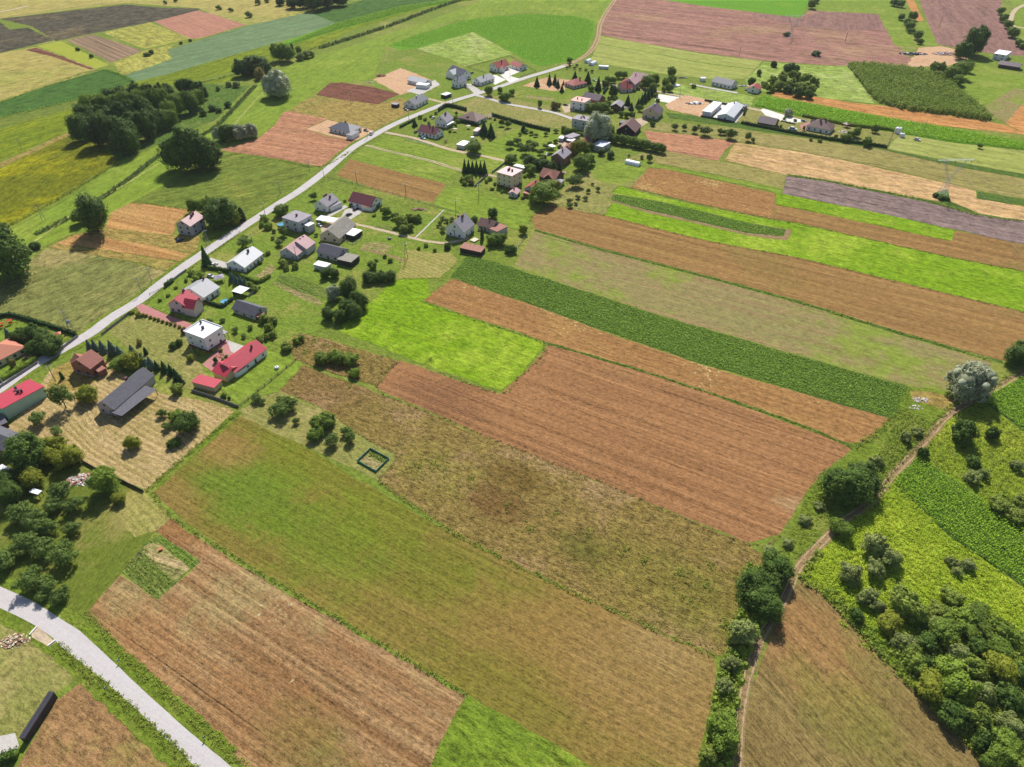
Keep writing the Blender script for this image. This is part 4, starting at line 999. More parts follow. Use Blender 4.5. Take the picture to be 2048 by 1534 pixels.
# ---- farmyard at the left edge
T('dark', (46,905,64,1.15), 'large dark walnut tree over the farmyard')
T('yellow', [(106,890,34,1.1),(140,908,40,1.1),(96,912,30,1.1),(122,922,32,1.1)], '{o} golden willow crown over the farmyard fence', 'golden willow crowns')
T('dark', [(2,960,44,1.1),(20,985,40,1.1)], '{o} dark tree at the left edge below the farmyard', 'dark trees at the left picture edge')
T('yellow', (61,957,38,1.0), 'autumn tinted round tree in the farmyard')
T('broad', (204,964,46,1.15), 'leafy green tree on the corner of the fence')
T('yellow', (238,996,24,.9), 'small bright tree beside the fence corner tree')
T('orchard', [(120,985,42),(146,1008,36),(104,1010,34)], '{o} apple tree in the upper row of the orchard', 'upper row of orchard apple trees')
T('orchard', [(40,1025,44),(66,1040,46),(90,1055,36),(144,1056,30)], '{o} apple tree from the left in the second row of the orchard', 'second row of orchard apple trees')
T('orchard', [(8,1120,42),(46,1088,46),(84,1098,44),(128,1110,48)], '{o} apple tree from the left in the third row of the orchard', 'third row of orchard apple trees')
T('orchard', [(62,1160,46),(92,1170,36),(118,1192,36),(84,1190,26)], '{o} apple tree from the left in the row along the pale road', 'orchard apple trees along the pale road')
# ---- orchard by the fallow
T('orchard', [(512,796,20),(524,803,12)], '{o} small fruit tree at the fence corner by the mown lawn', 'fruit trees at the fence corner')
T('orchard', [(558,818,36),(580,808,28),(566,802,22)], '{o} spreading fruit tree above the greening stubble', 'spreading fruit trees')
T('orchard', (592,842,13,1.0), 'tiny fruit tree on the grass strip')
T('broad', [(640,846,34,.9),(654,836,26,.9),(630,866,26,.9)], '{o} dense tree of the group above the fenced garden', 'dense group above the fenced garden')
T('orchard', [(664,880,26,1.0),(700,875,22,1.0),(692,862,18,1.0)], '{o} fruit tree beside the fenced garden', 'fruit trees beside the fenced garden')
# ---- dirt track
T('willow', (1947,756,86,.95), 'big silver willow beside the dirt track')
T('dark', (2042,706,46,1.0), 'dark tree at the right picture edge behind the silver willow')
T('dark', [(1695,970,74,.95),(1728,955,60,.95)], '{o} huge dark round tree where stubble meets the dirt track', 'huge dark tree pair by the track')
T('broad', (1684,1056,34,.9), 'round bush tree in the bend of the dirt track')
T('grey', [(1755,922,24),(1836,862,22),(1812,872,26)], '{o} bush on the strip between stubble and dirt track', 'bushes on the track strip')
T('darkbush', (1847,904,18,1.4), 'narrow dark bush on the scrub side of the dirt track')
T('dark', [(1553,1134,52,.9),(1508,1170,54,.95),(1541,1166,44,.9),(1529,1206,58,.95)], '{o} dark tree of the tall hedge on the dirt track', 'tall hedge trees on the track')
T('grey', [(1486,1262,58,.85),(1462,1326,34,.9),(1450,1370,32,.9)], '{o} grey green bush below the tall hedge on the track', 'bushes below the tall hedge')
T('broad', (1446,1462,58,.9), 'round tree at the bottom between stubble and dirt track')
T('shrub', (1418,1512,34,.8), 'bush below the round tree at the bottom track')
# ---- scrub meadow
T('darkbush', (1928,862,48,.95), 'big dark round bush on the scrub meadow')
T('darkbush', [(1986,866,26,1.0),(1948,922,24,.9)], '{o} dark bush right of the big round one', 'dark bushes near the big round one')
T('grey', [(1946,952,30,.8),(1968,946,20,1.0),(2034,930,24)], '{o} bush above the striped maize plot', 'bushes above the striped maize')
T('shrub', [(2000,1010,40,.6),(2030,1030,40,.6),(2040,1000,30,.7)], '{o} low bush along the far side of the maize strip', 'low bushes beyond the maize strip')
T('grey', [(1752,1090,50,.9),(1784,1116,42,.9),(1753,1138,36,.9)], '{o} grey green bush of the trio on the bright scrub', 'trio of grey bushes')
T('grey', (1702,1146,42,.9), 'round grey bush nearest the tip of the triangular stubble')
T('grey', [(1905,1122,22),(1936,1128,26),(1914,1142,20)], '{o} tiny grey bush beside the maize strip', 'tiny bushes beside the maize')
T('grey', [(1738,1192,38,.85),(1756,1212,28,.85)], '{o} bush on the left side of the scrub below the trio', 'bushes below the trio')
T('shrub', (1818,1210,64,.85), 'broad round bush in the middle of the scrub')
T('darkbush', (1714,1230,24,1.0), 'dark small bush on the edge of the triangular stubble')
T('yellow', (1780,1244,40,.8), 'yellowish bush left of the dense scrub')
SG = 'bushes of the dense scrub'
T('shrub', [(1888,1214,44,.7),(1912,1196,40,.7),(1930,1222,44,.7),(1952,1236,44,.7)], '{o} bush from the left at the back of the dense scrub', SG)
T('shrub', [(1872,1248,44,.75),(1900,1252,46,.75),(1936,1260,46,.75),(1972,1262,46,.75),(2004,1268,44,.75)], '{o} bush from the left in the second row of the dense scrub', SG)
T('grey', [(1822,1282,44,.8),(1858,1290,46,.8),(1894,1290,44,.8),(1932,1296,46,.8),(1972,1302,48,.8),(2014,1304,48,.8)], '{o} bush from the left in the third row of the dense scrub', SG)
T('yellow', [(1806,1304,36,.85),(1836,1332,42,.85),(1872,1328,40,.85)], '{o} yellow green bush from the left inside the dense scrub', SG)
T('shrub', [(1906,1336,50,.85),(1948,1338,50,.85),(1990,1346,52,.85),(2034,1346,50,.85)], '{o} bush from the left in the fourth row of the dense scrub', SG)
T('grey', [(1874,1372,46,.85),(1918,1382,56,.9),(1964,1386,56,.9),(2010,1392,58,.9)], '{o} grey bush from the left in the fifth row of the dense scrub', SG)
T('broad', [(1916,1424,54,.85),(1962,1430,58,.85),(2014,1442,62,.85)], '{o} large bush from the left in the sixth row of the dense scrub', SG)
T('broad', [(1958,1478,54,.85),(2008,1494,70,.8)], '{o} large bush from the left in the bottom corner of the scrub', SG)
T('shrub', [(1990,1524,46,.85),(2040,1530,50,.85)], '{o} bush at the very bottom right corner', SG)
# ---- village north of the cream block
T('spruce', [(929,332,12,2.3),(937,332,12,2.3),(945,333,12,2.3),(953,333,12,2.3),(961,334,12,2.3),(969,335,12,2.3)], '{o} dark spruce from the left in the tight row beside the gravel lane', 'tight spruce row by the lane')
T('bush', [(926,358,12),(938,355,14),(929,366,10)], '{o} round garden bush left of the lane fence', 'garden bushes by the lane fence')
T('tan', (942,364,13), 'pinkish bush left of the lane fence')
T('bush', [(973,362,8),(980,357,9),(990,367,7),(984,377,7)], '{o} little bush on the lawn of the cream block', 'little bushes by the cream block')
T('dark', (985,427,16,1.3), 'tall dark tree behind the brown roofed barn')
T('darkbush', (949,438,12,1.0), 'dark bush between white house and brown roofed barn')
T('broad', [(985,478,22,1.0),(1002,478,22,1.0)], '{o} round tree from the left before the brown roofed barn', 'twin round trees')
T('darkbush', (1022,497,22,.75), 'low wide tree at the corner of the pale field')
T('yellow', (1047,459,14,1.4), 'yellow green tree on the path corner by the golden stubble')
T('darkbush', (895,491,13,1.0), 'dark bush beside the lane before the white gabled house')
T('thuja', (964,466,7,4.0), 'tall slim thuja before the brown roofed barn')
T('orchard', [(884,437,9),(893,441,10),(903,438,9),(880,446,9),(886,458,13),(876,452,7)], '{o} little fruit tree left of the white gabled house', 'fruit trees by the white gabled house')
T('broad', (1088,386,46,.85), 'big round tree covering the corner of the red roofed house')
T('yellow', (1106,372,28,.9), 'lighter tree behind the big round tree')
T('orchard', (1151,362,28,.85), 'spreading fruit tree alone on the lawn')
T('orchard', [(1139,401,12),(1156,394,10),(1171,397,10),(1140,411,11),(1152,407,8)], '{o} small fruit tree of the young orchard', 'small trees of the young orchard')
T('orchard', [(1177,382,8,1.1),(1196,378,9,1.1),(1185,368,6,1.1)], '{o} tiny tree at the right end of the young orchard', 'tiny trees right of the orchard')
T('broad', (1023,317,20,.9), 'round tree at the end of the gravel lane')
T('dark', [(1060,322,22,1.0),(1074,326,22,1.0),(1088,328,20,1.0),(1102,331,18,1.1)], '{o} dark tree from the left in the row below the brick house', 'row below the brick house')
T('spruce', [(1106,322,10,2.0),(1119,330,13,2.0)], '{o} dark spruce before the brick house', 'spruces before the brick house')
T('broad', (1060,338,19,1.0), 'tree beside the pale carport of the cream block')
T('yellow', (1157,296,28,.9), 'golden green tree beside the brown barn roof')
T('broad', [(1164,326,28,1.0),(1178,318,20,1.2)], '{o} tree right of the brick house', 'trees right of the brick house')
T('willow', (1193,254,54,1.0), 'giant pale willow in the middle of the village')
T('broad', (1218,262,20,1.0), 'tree at the right side of the giant willow')
T('orchard', [(1021,288,16,1.0),(1034,282,14,1.0),(1040,292,14),(1052,298,24,.9),(1068,290,18),(1058,284,12),(1080,304,12),(1092,292,12),(1100,300,14)], '{o} fruit tree in the green garden above the cream block', 'fruit trees in the green garden')
T('broad', (949,293,28,.9), 'round tree beside the white roofed shed')
T('spruce', [(968,255,20,1.5),(982,260,18,1.6)], '{o} tall dark conifer beside the brown hip roofed house', 'tall conifers in the village')
T('spruce', (1047,253,12,1.6), 'dark spruce on the lawn beside the long hedge')
T('orchard', [(1003,246,10,1.2),(1016,248,12,1.2),(913,227,6,1.2)], '{o} slim tree by the long hedge', 'slim trees by the long hedge')
T('spruce', (829,244,13,1.3), 'dark spruce beside the maroon roofed house')
T('bush', [(840,234,8),(850,238,7),(858,246,7),(916,242,9),(910,250,8)], '{o} garden bush between the maroon roof and the road', 'garden bushes near the maroon roof')
T('broad', [(978,182,14,1.3),(1000,180,9,1.3),(1012,194,18,.9),(1024,184,10,1.3),(1005,196,12,.9)], '{o} tree from the left in the meadow beside the fork of lanes', 'trees at the fork of lanes')
T('spruce', [(1074,163,13,1.5),(1099,158,11,2.0),(1110,158,11,2.0),(1116,166,10,1.8),(1124,175,11,1.6),(1127,165,5,1.8)], '{o} spruce from the left on the bare soil garden', 'spruces on the bare soil garden')
T('spruce', [(1150,150,13,1.4),(1176,155,15,1.6),(1197,166,16,1.8)], '{o} dark spruce around the pink hip roofed bungalow', 'spruces around the bungalow')
T('tan', (1111,211,16,.9), 'reddish fruit tree by the lane beside the pink flat roof')
T('broad', (1080,208,8,1.8), 'slim tree on the lane in the meadow')
T('orchard', [(1134,135,6),(1140,132,6),(1149,136,6),(1160,138,6),(1172,140,6),(1184,142,7),(1154,130,6)], '{o} tiny tree of the nursery rows beside the road', 'nursery trees beside the road')
T('broad', (1139,120,9,1.2), 'dark tree where the asphalt ends')
T('dark', (1227,181,16,1.4), 'dark oval tree before the pink gabled house')
T('broad', [(1297,164,22,1.1),(1310,158,14,1.3),(1306,176,14,1.3)], '{o} tree behind the pink house', 'trees behind the pink house')
T('spruce', [(1256,200,13,1.7),(1263,212,11,1.5),(1277,205,12,1.7),(1284,198,12,1.7),(1290,192,13,1.7),(1297,186,13,1.7),(1303,180,13,1.7),(1309,174,12,1.7)], '{o} dark conifer in the thick row down to the grey gabled garage', 'thick conifer row')
T('broad', [(1242,228,9,1.2),(1254,229,10,1.2),(1264,230,11,1.2)], '{o} small round tree on the lawn above the old barn', 'round trees above the old barn')
T('orchard', (1281,215,12,1.2), 'fruit tree left of the beige house')
T('broad', [(1184,214,18,1.0),(1196,216,18,1.0),(1208,215,18,1.0),(1215,210,12,1.1)], '{o} tree from the left in the courtyard behind the flat blocks', 'courtyard trees')
T('broad', [(1233,277,17,1.1),(1246,279,17,1.1),(1258,281,17,1.1),(1270,284,17,1.1),(1283,287,17,1.1),(1296,290,17,1.1),(1309,294,17,1.1),(1321,296,17,1.1)], '{o} tree from the left in the straight row below the old barn', 'straight row below the old barn')
T('broad', [(1343,144,14,1.3),(1345,160,14,1.2),(1331,165,13,1.2),(1339,176,12,1.1),(1328,178,9,1.1)], '{o} tree in the garden behind the white concrete pad', 'garden behind the concrete pad')
T('bush', (1388,172,9), 'round bush between the field lanes')
T('darkbush', (1305,247,11,.9), 'dark round bush below the beige house')
T('orchard', [(1350,253,13,1.1),(1369,254,10,1.3),(1390,259,12,1.2),(1398,252,7),(1411,262,22,.8),(1440,263,11,1.0),(1449,264,12,.9),(1463,268,22,.9),(1496,273,13,1.3),(1506,280,9,1.0)], '{o} tree from the left in the loose row below the workshops', 'loose row below the workshops')
T('orchard', [(1299,316,12,1.2),(1284,314,9),(1258,311,6)], '{o} small tree beside the polytunnel', 'small trees beside the polytunnel')
T('dark', [(1204,304,12,1.0),(1222,308,14,1.0)], '{o} dark tree below the blue grey roof', 'trees below the blue grey roof')
T('broad', [(1702,268,12,1.2),(1714,265,14,1.2),(1735,283,15,1.2),(1692,276,14,1.0),(1751,257,12,1.3),(1608,256,5,1.8)], '{o} tree in the garden right of the brown hip roofed house', 'trees of the rockery garden')
T('willow', (1578,224,16,1.0), 'pale round bush behind the white gravel yard')
T('orchard', (1960,292,10,1.0), 'bare little tree on the hay meadow')
T('darkbush', [(1883,395,12,.8),(1872,390,12,.7),(1893,397,10,.7)], '{o} dark bush at the feet of the power pylon', 'bushes under the pylon')
# ---- north east
T('darkbush', [(1583,134,18),(1592,136,16),(1574,136,14),(1548,128,10,1.1),(1518,145,10,1.2),(1504,161,13,1.1)], '{o} bush on the weedy meadow above the red roofed cottage', 'bushes on the weedy meadow')
T('shrub', [(1530,168,14),(1546,160,20),(1566,152,22),(1588,150,24),(1610,156,22),(1628,162,20)], '{o} bush from the left along the top of the big thicket', 'bushes of the big thicket')
T('shrub', [(1540,176,18),(1560,170,22),(1582,168,24),(1604,172,24),(1624,178,20)], '{o} bush from the left along the middle of the big thicket', 'bushes of the big thicket')
T('darkbush', [(1576,178,18),(1598,184,22),(1618,188,20)], '{o} dark bush from the left along the foot of the big thicket', 'bushes of the big thicket')
T('dark', (1955,80,38,1.5), 'tall leaning tree behind the rubble yard')
T('dark', (1926,101,26,1.2), 'dark oval tree beside the rubble yard')
T('broad', [(1906,150,24,1.1),(1922,140,26,1.2),(1934,132,20,1.1),(1918,160,20,1.0)], '{o} tree of the clump on the edge of the young wood', 'clump on the edge of the young wood')
T('shrub', [(1870,130,20),(1884,132,18),(1880,150,18),(1842,138,12),(1812,142,12)], '{o} bush behind the young wood', 'bushes behind the young wood')
T('broad', [(1803,34,11,1.0),(1815,42,13,1.0),(1826,32,14,1.1),(1821,50,17,1.0),(1823,61,11,.9),(1837,70,17,1.0),(1840,82,11,1.0)], '{o} tree from the top in the field row between green strips', 'field row between green strips')
T('broad', [(1790,4,14,1.0),(1802,7,13,1.0),(1624,8,14,1.2),(1632,-2,12,1.2)], '{o} tree at the top edge above the green strips', 'trees at the top edge')
T('broad', [(2003,22,12,1.1),(2008,36,14,1.1),(2017,48,15,1.1),(2026,64,20,1.0),(2038,86,14,.9),(2046,92,12,.9)], '{o} tree from the top in the row beside the curved lane', 'row beside the curved lane')
T('darkbush', [(1633,106,16,.6),(1575,68,12,.6)], '{o} flat bush left standing in the pink field', 'flat bushes in the pink field')
T('dark', [(582,4,22,1.0),(604,0,26,1.1),(626,4,28,1.1),(650,-2,30,1.1),(676,-6,28,1.1),(560,2,16,1.0)], '{o} dark tree from the left along the far wood at the top edge', 'far wood at the top edge')
T('grey', [(437,14,11),(461,19,9),(497,28,14),(515,3,13),(533,0,10),(330,4,8),(351,0,8)], '{o} far tree from the left on the fallow at the top edge', 'far trees on the fallow')
T('darkbush', [(155,98,7),(182,112,8),(294,108,12,.6),(302,104,9),(362,86,6),(380,80,6)], '{o} little bush among the small strips at upper left', 'little bushes among the strips')

# ---- crops and rank growth that nobody could count
MZ = rowdir((1810,940),(2048,1120))
crop('maize', [(1834,916),(1788,964),(1900,1072),(2048,1172),(2110,1215),(2110,1108),(2048,1062),(1935,977)], LM['maize'], 1.6, .8, 1.0, MZ, .42, 9, .26, .12, 'strip of tall maize in rows beside the dirt track')
crop('maize', [(2110,708),(2048,752),(1980,787),(1972,806),(2048,862),(2110,904)], LM['maize'], 1.6, .8, 1.15, rowdir((1975,800),(2048,852)), .42, 9, .26, .12, 'corner of tall maize right of the silver willow')
crop('maize', [(777,92),(838,69),(900,49),(960,36),(1060,29),(1150,33),(1188,43),(1184,72),(1172,102),(1150,120),(1075,131),(1031,107),(947,62),(832,95)], LM['maize'], 1.4, 1.5, 2.2, rowdir((1031,107),(1075,132)), .8, 6, .36, .3, 'hook shaped field of tall maize round the mown meadow', hvar=.15)
crop('maize', [(1508,211),(1525,193),(1600,205),(1700,224),(1850,250),(2048,286),(2110,299),(2110,317),(2048,299),(1900,283),(1800,266),(1700,248),(1600,232)], LM['maize'], 2.0, 1.2, 1.2, None, .8, 8, .42, .4, 'long strip of tall maize beside the orange stubble', hvar=.2)
crop('maize', [(674,47),(800,14),(955,-8),(966,-3),(860,11),(690,55),(600,83),(562,94)], LM['maize'], 1.8, 1.6, 1.6, None, 1.0, 7, .5, .4, 'far band of tall crop along the reedy ditch', hvar=.2)
crop('leafy_crop', [(937,511),(1000,528),(1110,564),(1300,626),(1500,684),(1700,742),(1818,776),(1812,817),(1785,836),(1600,783),(1400,725),(1200,657),(1050,602),(902,556)], LM['beet'], .5, 1.0, 1.3, None, .62, 8, .26, .3, 'long dark green strip of leafy crop above the weedy stubble', hvar=.5)
crop('leafy_crop', [(1228,389),(1317,403),(1415,426),(1493,446),(1570,460),(1566,472),(1493,465),(1396,442),(1298,420),(1224,400)], LM['beet'], .5, 1.1, 1.3, None, .65, 8, .28, .3, 'narrow leafy strip inside the bright meadow', hvar=.5)
crop('goldenrod', [(1712,1032),(1792,952),(1902,1078),(2060,1186),(2100,1560),(2000,1560),(1900,1448),(1760,1308),(1650,1182),(1612,1150)], LM['goldenrod'], .8, 1.05, None, .4, .75, 10, .22, .6, 'yellow green rank growth between maize strip and triangular stubble', hvar=.6)
crop('goldenrod', [(1830,914),(1860,880),(1910,832),(1962,804),(2048,866),(2110,910),(2110,1100),(2048,1060),(1936,974)], LM['weed'], .8, 1.1, None, .4, .75, 10, .22, .6, 'rank growth between the two maize plots', hvar=.6)
crop('rank_weeds', [(1740,935),(1792,842),(1815,822),(1862,846),(1830,880),(1775,935),(1735,985),(1700,950)], LM['weed'], 1.2, .95, None, .4, .75, 12, .24, .6, 'tall nettles between stubble end and dirt track', hvar=.6)
crop('rank_weeds', [(1440,1330),(1472,1300),(1500,1300),(1490,1340),(1474,1400),(1462,1540),(1402,1540),(1425,1420)], LM['weed'], 1.0, .9, None, .4, .7, 10, .22, .6, 'rank strip between greening stubble and dirt track', hvar=.6)
crop('rank_weeds', [(1612,990),(1650,948),(1690,1000),(1650,1060),(1600,1120),(1550,1110),(1590,1060)], LM['weed'], .6, 1.2, None, .4, .6, 8, .2, .6, 'weedy corner where the parcel meets the track', hvar=.7)
crop('grass_tufts', [(560,782),(604,730),(700,768),(950,868),(1200,968),(1490,1088),(1530,1118),(1500,1180),(1470,1300),(1428,1310),(1300,1255),(1100,1160),(900,1060),(757,960),(792,922),(788,903),(740,880),(700,853),(640,813)], LM['drytuft'], .28, 1.5, None, .3, .6, 6, .17, .7, 'dry grass tufts covering the fallow', hvar=.8)
crop('grass_tufts', [(577,690),(600,667),(690,692),(798,722),(756,770),(660,743),(590,716)], LM['drytuft'], .5, 1.4, None, .3, .7, 7, .2, .7, 'tall dry grass between the red barn and the stubble', hvar=.8)
random.seed(21); rng = np.random.default_rng(21)
def patches(spots, label, mat='weed'):
    XY = []
    for px, py, r in spots:
        p = G(px, py)
        for _ in range(int(r * r * 1.1)):
            a = random.uniform(0, 6.28); q = r * abs(random.gauss(0, .45)); XY.append((p.x + q * math.cos(a), p.y + q * math.sin(a)))
    o = link_mesh('rank_weeds', clump_mesh('rank_weeds', np.array(XY), .6, .5, 9, .19), LM[mat]); tag(o, label, 'weeds', kind='stuff')
patches([(838,935,4),(868,930,4.5),(888,938,3),(1012,1010,4),(700,775,3),(1060,1060,4),(1110,1030,3),(1250,1100,4),(1290,1120,3.5),(1360,1150,5),(1410,1170,5),(1420,1130,4),(1380,1200,4),(1480,1160,4),(940,960,3),(1180,1060,3),(1450,1250,5)], 'bright weed patches scattered on the dry fallow')
patches([(860,720,4),(590,690,5),(630,680,5),(650,690,4),(610,705,4)], 'weed patches behind the red barn')
patches([(1720,1130,3),(1640,1110,4),(1668,1120,3),(1690,1250,4),(1730,1290,4),(1790,1330,4)], 'golden flowering patches at the edge of the triangular stubble', 'goldenrod')
def rank(name, pts, width, dens, h, mat, label, wd=.3, leaves=5):
    XY = line_points(pts, width, dens)
    me = tuft_mesh(name, XY, h, wd, leaves, .6) if name == 'reeds' else clump_mesh(name, XY, h, .55, 8, max(.18, wd * .8), .6)
    o = link_mesh(name, me, LM[mat]); tag(o, label, 'weeds', kind='stuff')
rank('reeds', [(640,97),(700,78),(780,52),(870,18),(935,-4)], 5, .5, 2.6, 'reed', 'reeds filling the long ditch across the valley', .6)
rank('reeds', [(70,470),(140,435),(240,372),(330,304),(420,262),(470,215),(510,172)], 3.5, .9, 1.6, 'reed', 'reeds along the ditch beside the valley track', .4)
rank('rank_weeds', [(10,455),(130,391),(240,324)], 3, .9, 1.3, 'weed', 'dark weedy edge of the flowering crop', .35)
rank('rank_weeds', [(0,205),(100,170),(200,140),(262,160),(266,166),(200,188),(100,213),(0,236)], 3, .6, 1.3, 'beet', 'rank edge of the emerald crop', .4)
rank('rank_weeds', [(1573,351),(1650,361),(1750,381),(1850,401),(1950,430),(2048,443)], 2.2, 1.2, .9, 'weed', 'weedy balk between straw and ploughed soil', .35)
rank('rank_weeds', [(1085,684),(1200,717),(1300,747),(1500,814),(1600,850),(1700,892)], 1.4, 1.2, .6, 'weed', 'weedy balk between the two brown stubbles', .25)
rank('rank_weeds', [(305,985),(345,1035),(480,1120),(600,1193),(760,1286),(935,1391)], 1.6, 1.6, .5, 'weed', 'grass balk between greening and brown stubble', .25)
rank('rank_weeds', [(292,983),(380,905),(480,824)], 2.0, 1.8, .6, 'weed', 'grass balk along the raked straw yard', .25)
rank('rank_weeds', [(1070,460),(1200,498),(1400,550),(1500,577),(1700,635),(1990,724)], 1.6, 1.0, .6, 'weed', 'grass balk between golden stubble and pale field', .3)
rank('rank_weeds', [(757,961),(900,1061),(1100,1163),(1300,1255),(1430,1312)], 1.6, 1.6, .6, 'weed', 'green edge between dry fallow and greening stubble', .25)
rank('rank_weeds', [(170,1225),(260,1320),(350,1405),(440,1485),(500,1545)], 2.5, 2.5, .45, 'weed', 'tall verge grass between pale road and brown stubble', .2)
rank('rank_weeds', [(112,1290),(160,1332),(200,1364),(280,1434),(350,1500),(390,1545)], 2.6, 2.5, .5, 'weed', 'tall verge grass below the pale road', .2)
rank('rank_weeds', [(1700,1020),(1745,985),(1790,935),(1850,872),(1900,815),(1945,792),(2000,765),(2060,730)], 2.0, 1.2, .6, 'weed', 'weeds along the upper side of the dirt track', .3)
rank('rank_weeds', [(1640,1105),(1605,1160),(1650,1186),(1760,1306),(1900,1446),(1985,1535)], 2.6, 1.8, .9, 'weed', 'green weedy edge of the triangular stubble', .35)
rank('rank_weeds', [(1060,437),(1098,408),(1209,431),(1400,479),(1600,517),(1830,572),(2060,627)], 1.4, .8, .5, 'weed', 'grass edge between golden stubble and bright meadow', .3)
rank('rank_weeds', [(1263,376),(1400,409),(1545,439),(1700,470),(1869,508),(2060,546)], 1.4, .7, .5, 'weed', 'grass edge below the far brown stubbles', .3)
rank('rank_weeds', [(846,602),(950,640),(1090,690),(1040,752),(1000,786),(880,744)], 1.5, 1.0, .5, 'weed', 'ragged edge round the bright meadow parcel', .28)
rank('rank_weeds', [(800,722),(752,776),(900,842),(1200,963),(1490,1087),(1560,1068)], 1.2, 1.2, .45, 'drytuft', 'dry grass edge along the red brown stubble', .25)
rank('rank_weeds', [(1700,895),(1735,880),(1785,838),(1812,818)], 3.0, 1.2, .7, 'weed', 'weedy headland at the end of the strips', .3)
rank('rank_weeds', [(560,320),(640,334),(700,303)], 2, .9, .6, 'weed', 'weedy edge of the red stubble', .35)
rank('rank_weeds', [(262,406),(300,409),(382,420)], 1.5, 1.0, .6, 'weed', 'weedy edge of the golden stubble', .3)
rank('rank_weeds', [(640,92),(560,120),(480,146),(400,166)], 4, .5, 1.2, 'weed', 'rank edge of the far yellow green crop', .45)
rank('rank_weeds', [(700,855),(740,881),(789,906),(790,924),(757,960)], 1.0, 1.6, .5, 'drytuft', 'dry grass edge round the mown corner', .25)
# ================================================================== BUILDINGS
GL = flat_mat('window glass', C(40,48,60,1), rough=.12, spec=.6)
FRW = flat_mat('white window frame', C(225,225,225))
FRB = flat_mat('brown window frame', C(92,62,48))
DOORM = flat_mat('brown door', C(104,76,60))
WALL = {
 'white': surf_mat('white plaster', C(232,230,226,.95), amt=.25, nscale=.4, fine=3),
 'grey': surf_mat('grey plaster', C(196,196,200,.9), C(170,170,174,.9), amt=.5, nscale=.4),
 'cream': surf_mat('cream plaster', C(226,212,172,.9), amt=.25, nscale=.4),
 'pinkw': surf_mat('pale pink plaster', C(220,196,194,.9), amt=.25, nscale=.4),
 'beige': surf_mat('beige plaster', C(214,196,168,.9), amt=.3, nscale=.4),
 'mint': surf_mat('mint green plaster', C(170,204,184,.9), C(150,184,166,.9), amt=.4, nscale=.3),
 'brick': surf_mat('red brick', C(168,104,84), C(132,82,70), amt=.7, nscale=1.2, brick=C(170,150,138)),
 'block': surf_mat('bare hollow block', C(198,196,200), C(168,164,166), amt=.6, nscale=.8, brick=C(180,176,172)),
 'wood': surf_mat('weathered boards', C(104,88,76), C(72,60,54), amt=.8, nscale=.8, stripes=.18, sp=.35),
 'darkwood': surf_mat('dark boards', C(66,60,58), C(46,42,42), amt=.7, nscale=.8, stripes=.15, sp=.35),
 'log': surf_mat('brown logs', C(120,78,58), C(88,58,46), amt=.7, nscale=.8, stripes=.2, sp=.4, axis=2),
 'tan': surf_mat('ochre plaster', C(206,184,140,.9), amt=.3, nscale=.4),
 'metalw': surf_mat('white metal cladding', C(226,228,230,.9), amt=.2, stripes=.05, sp=.5),
 'plinth': surf_mat('grey plinth', C(150,148,150), amt=.4),
 'plinthred': surf_mat('red stone plinth', C(150,92,88), amt=.5),
}
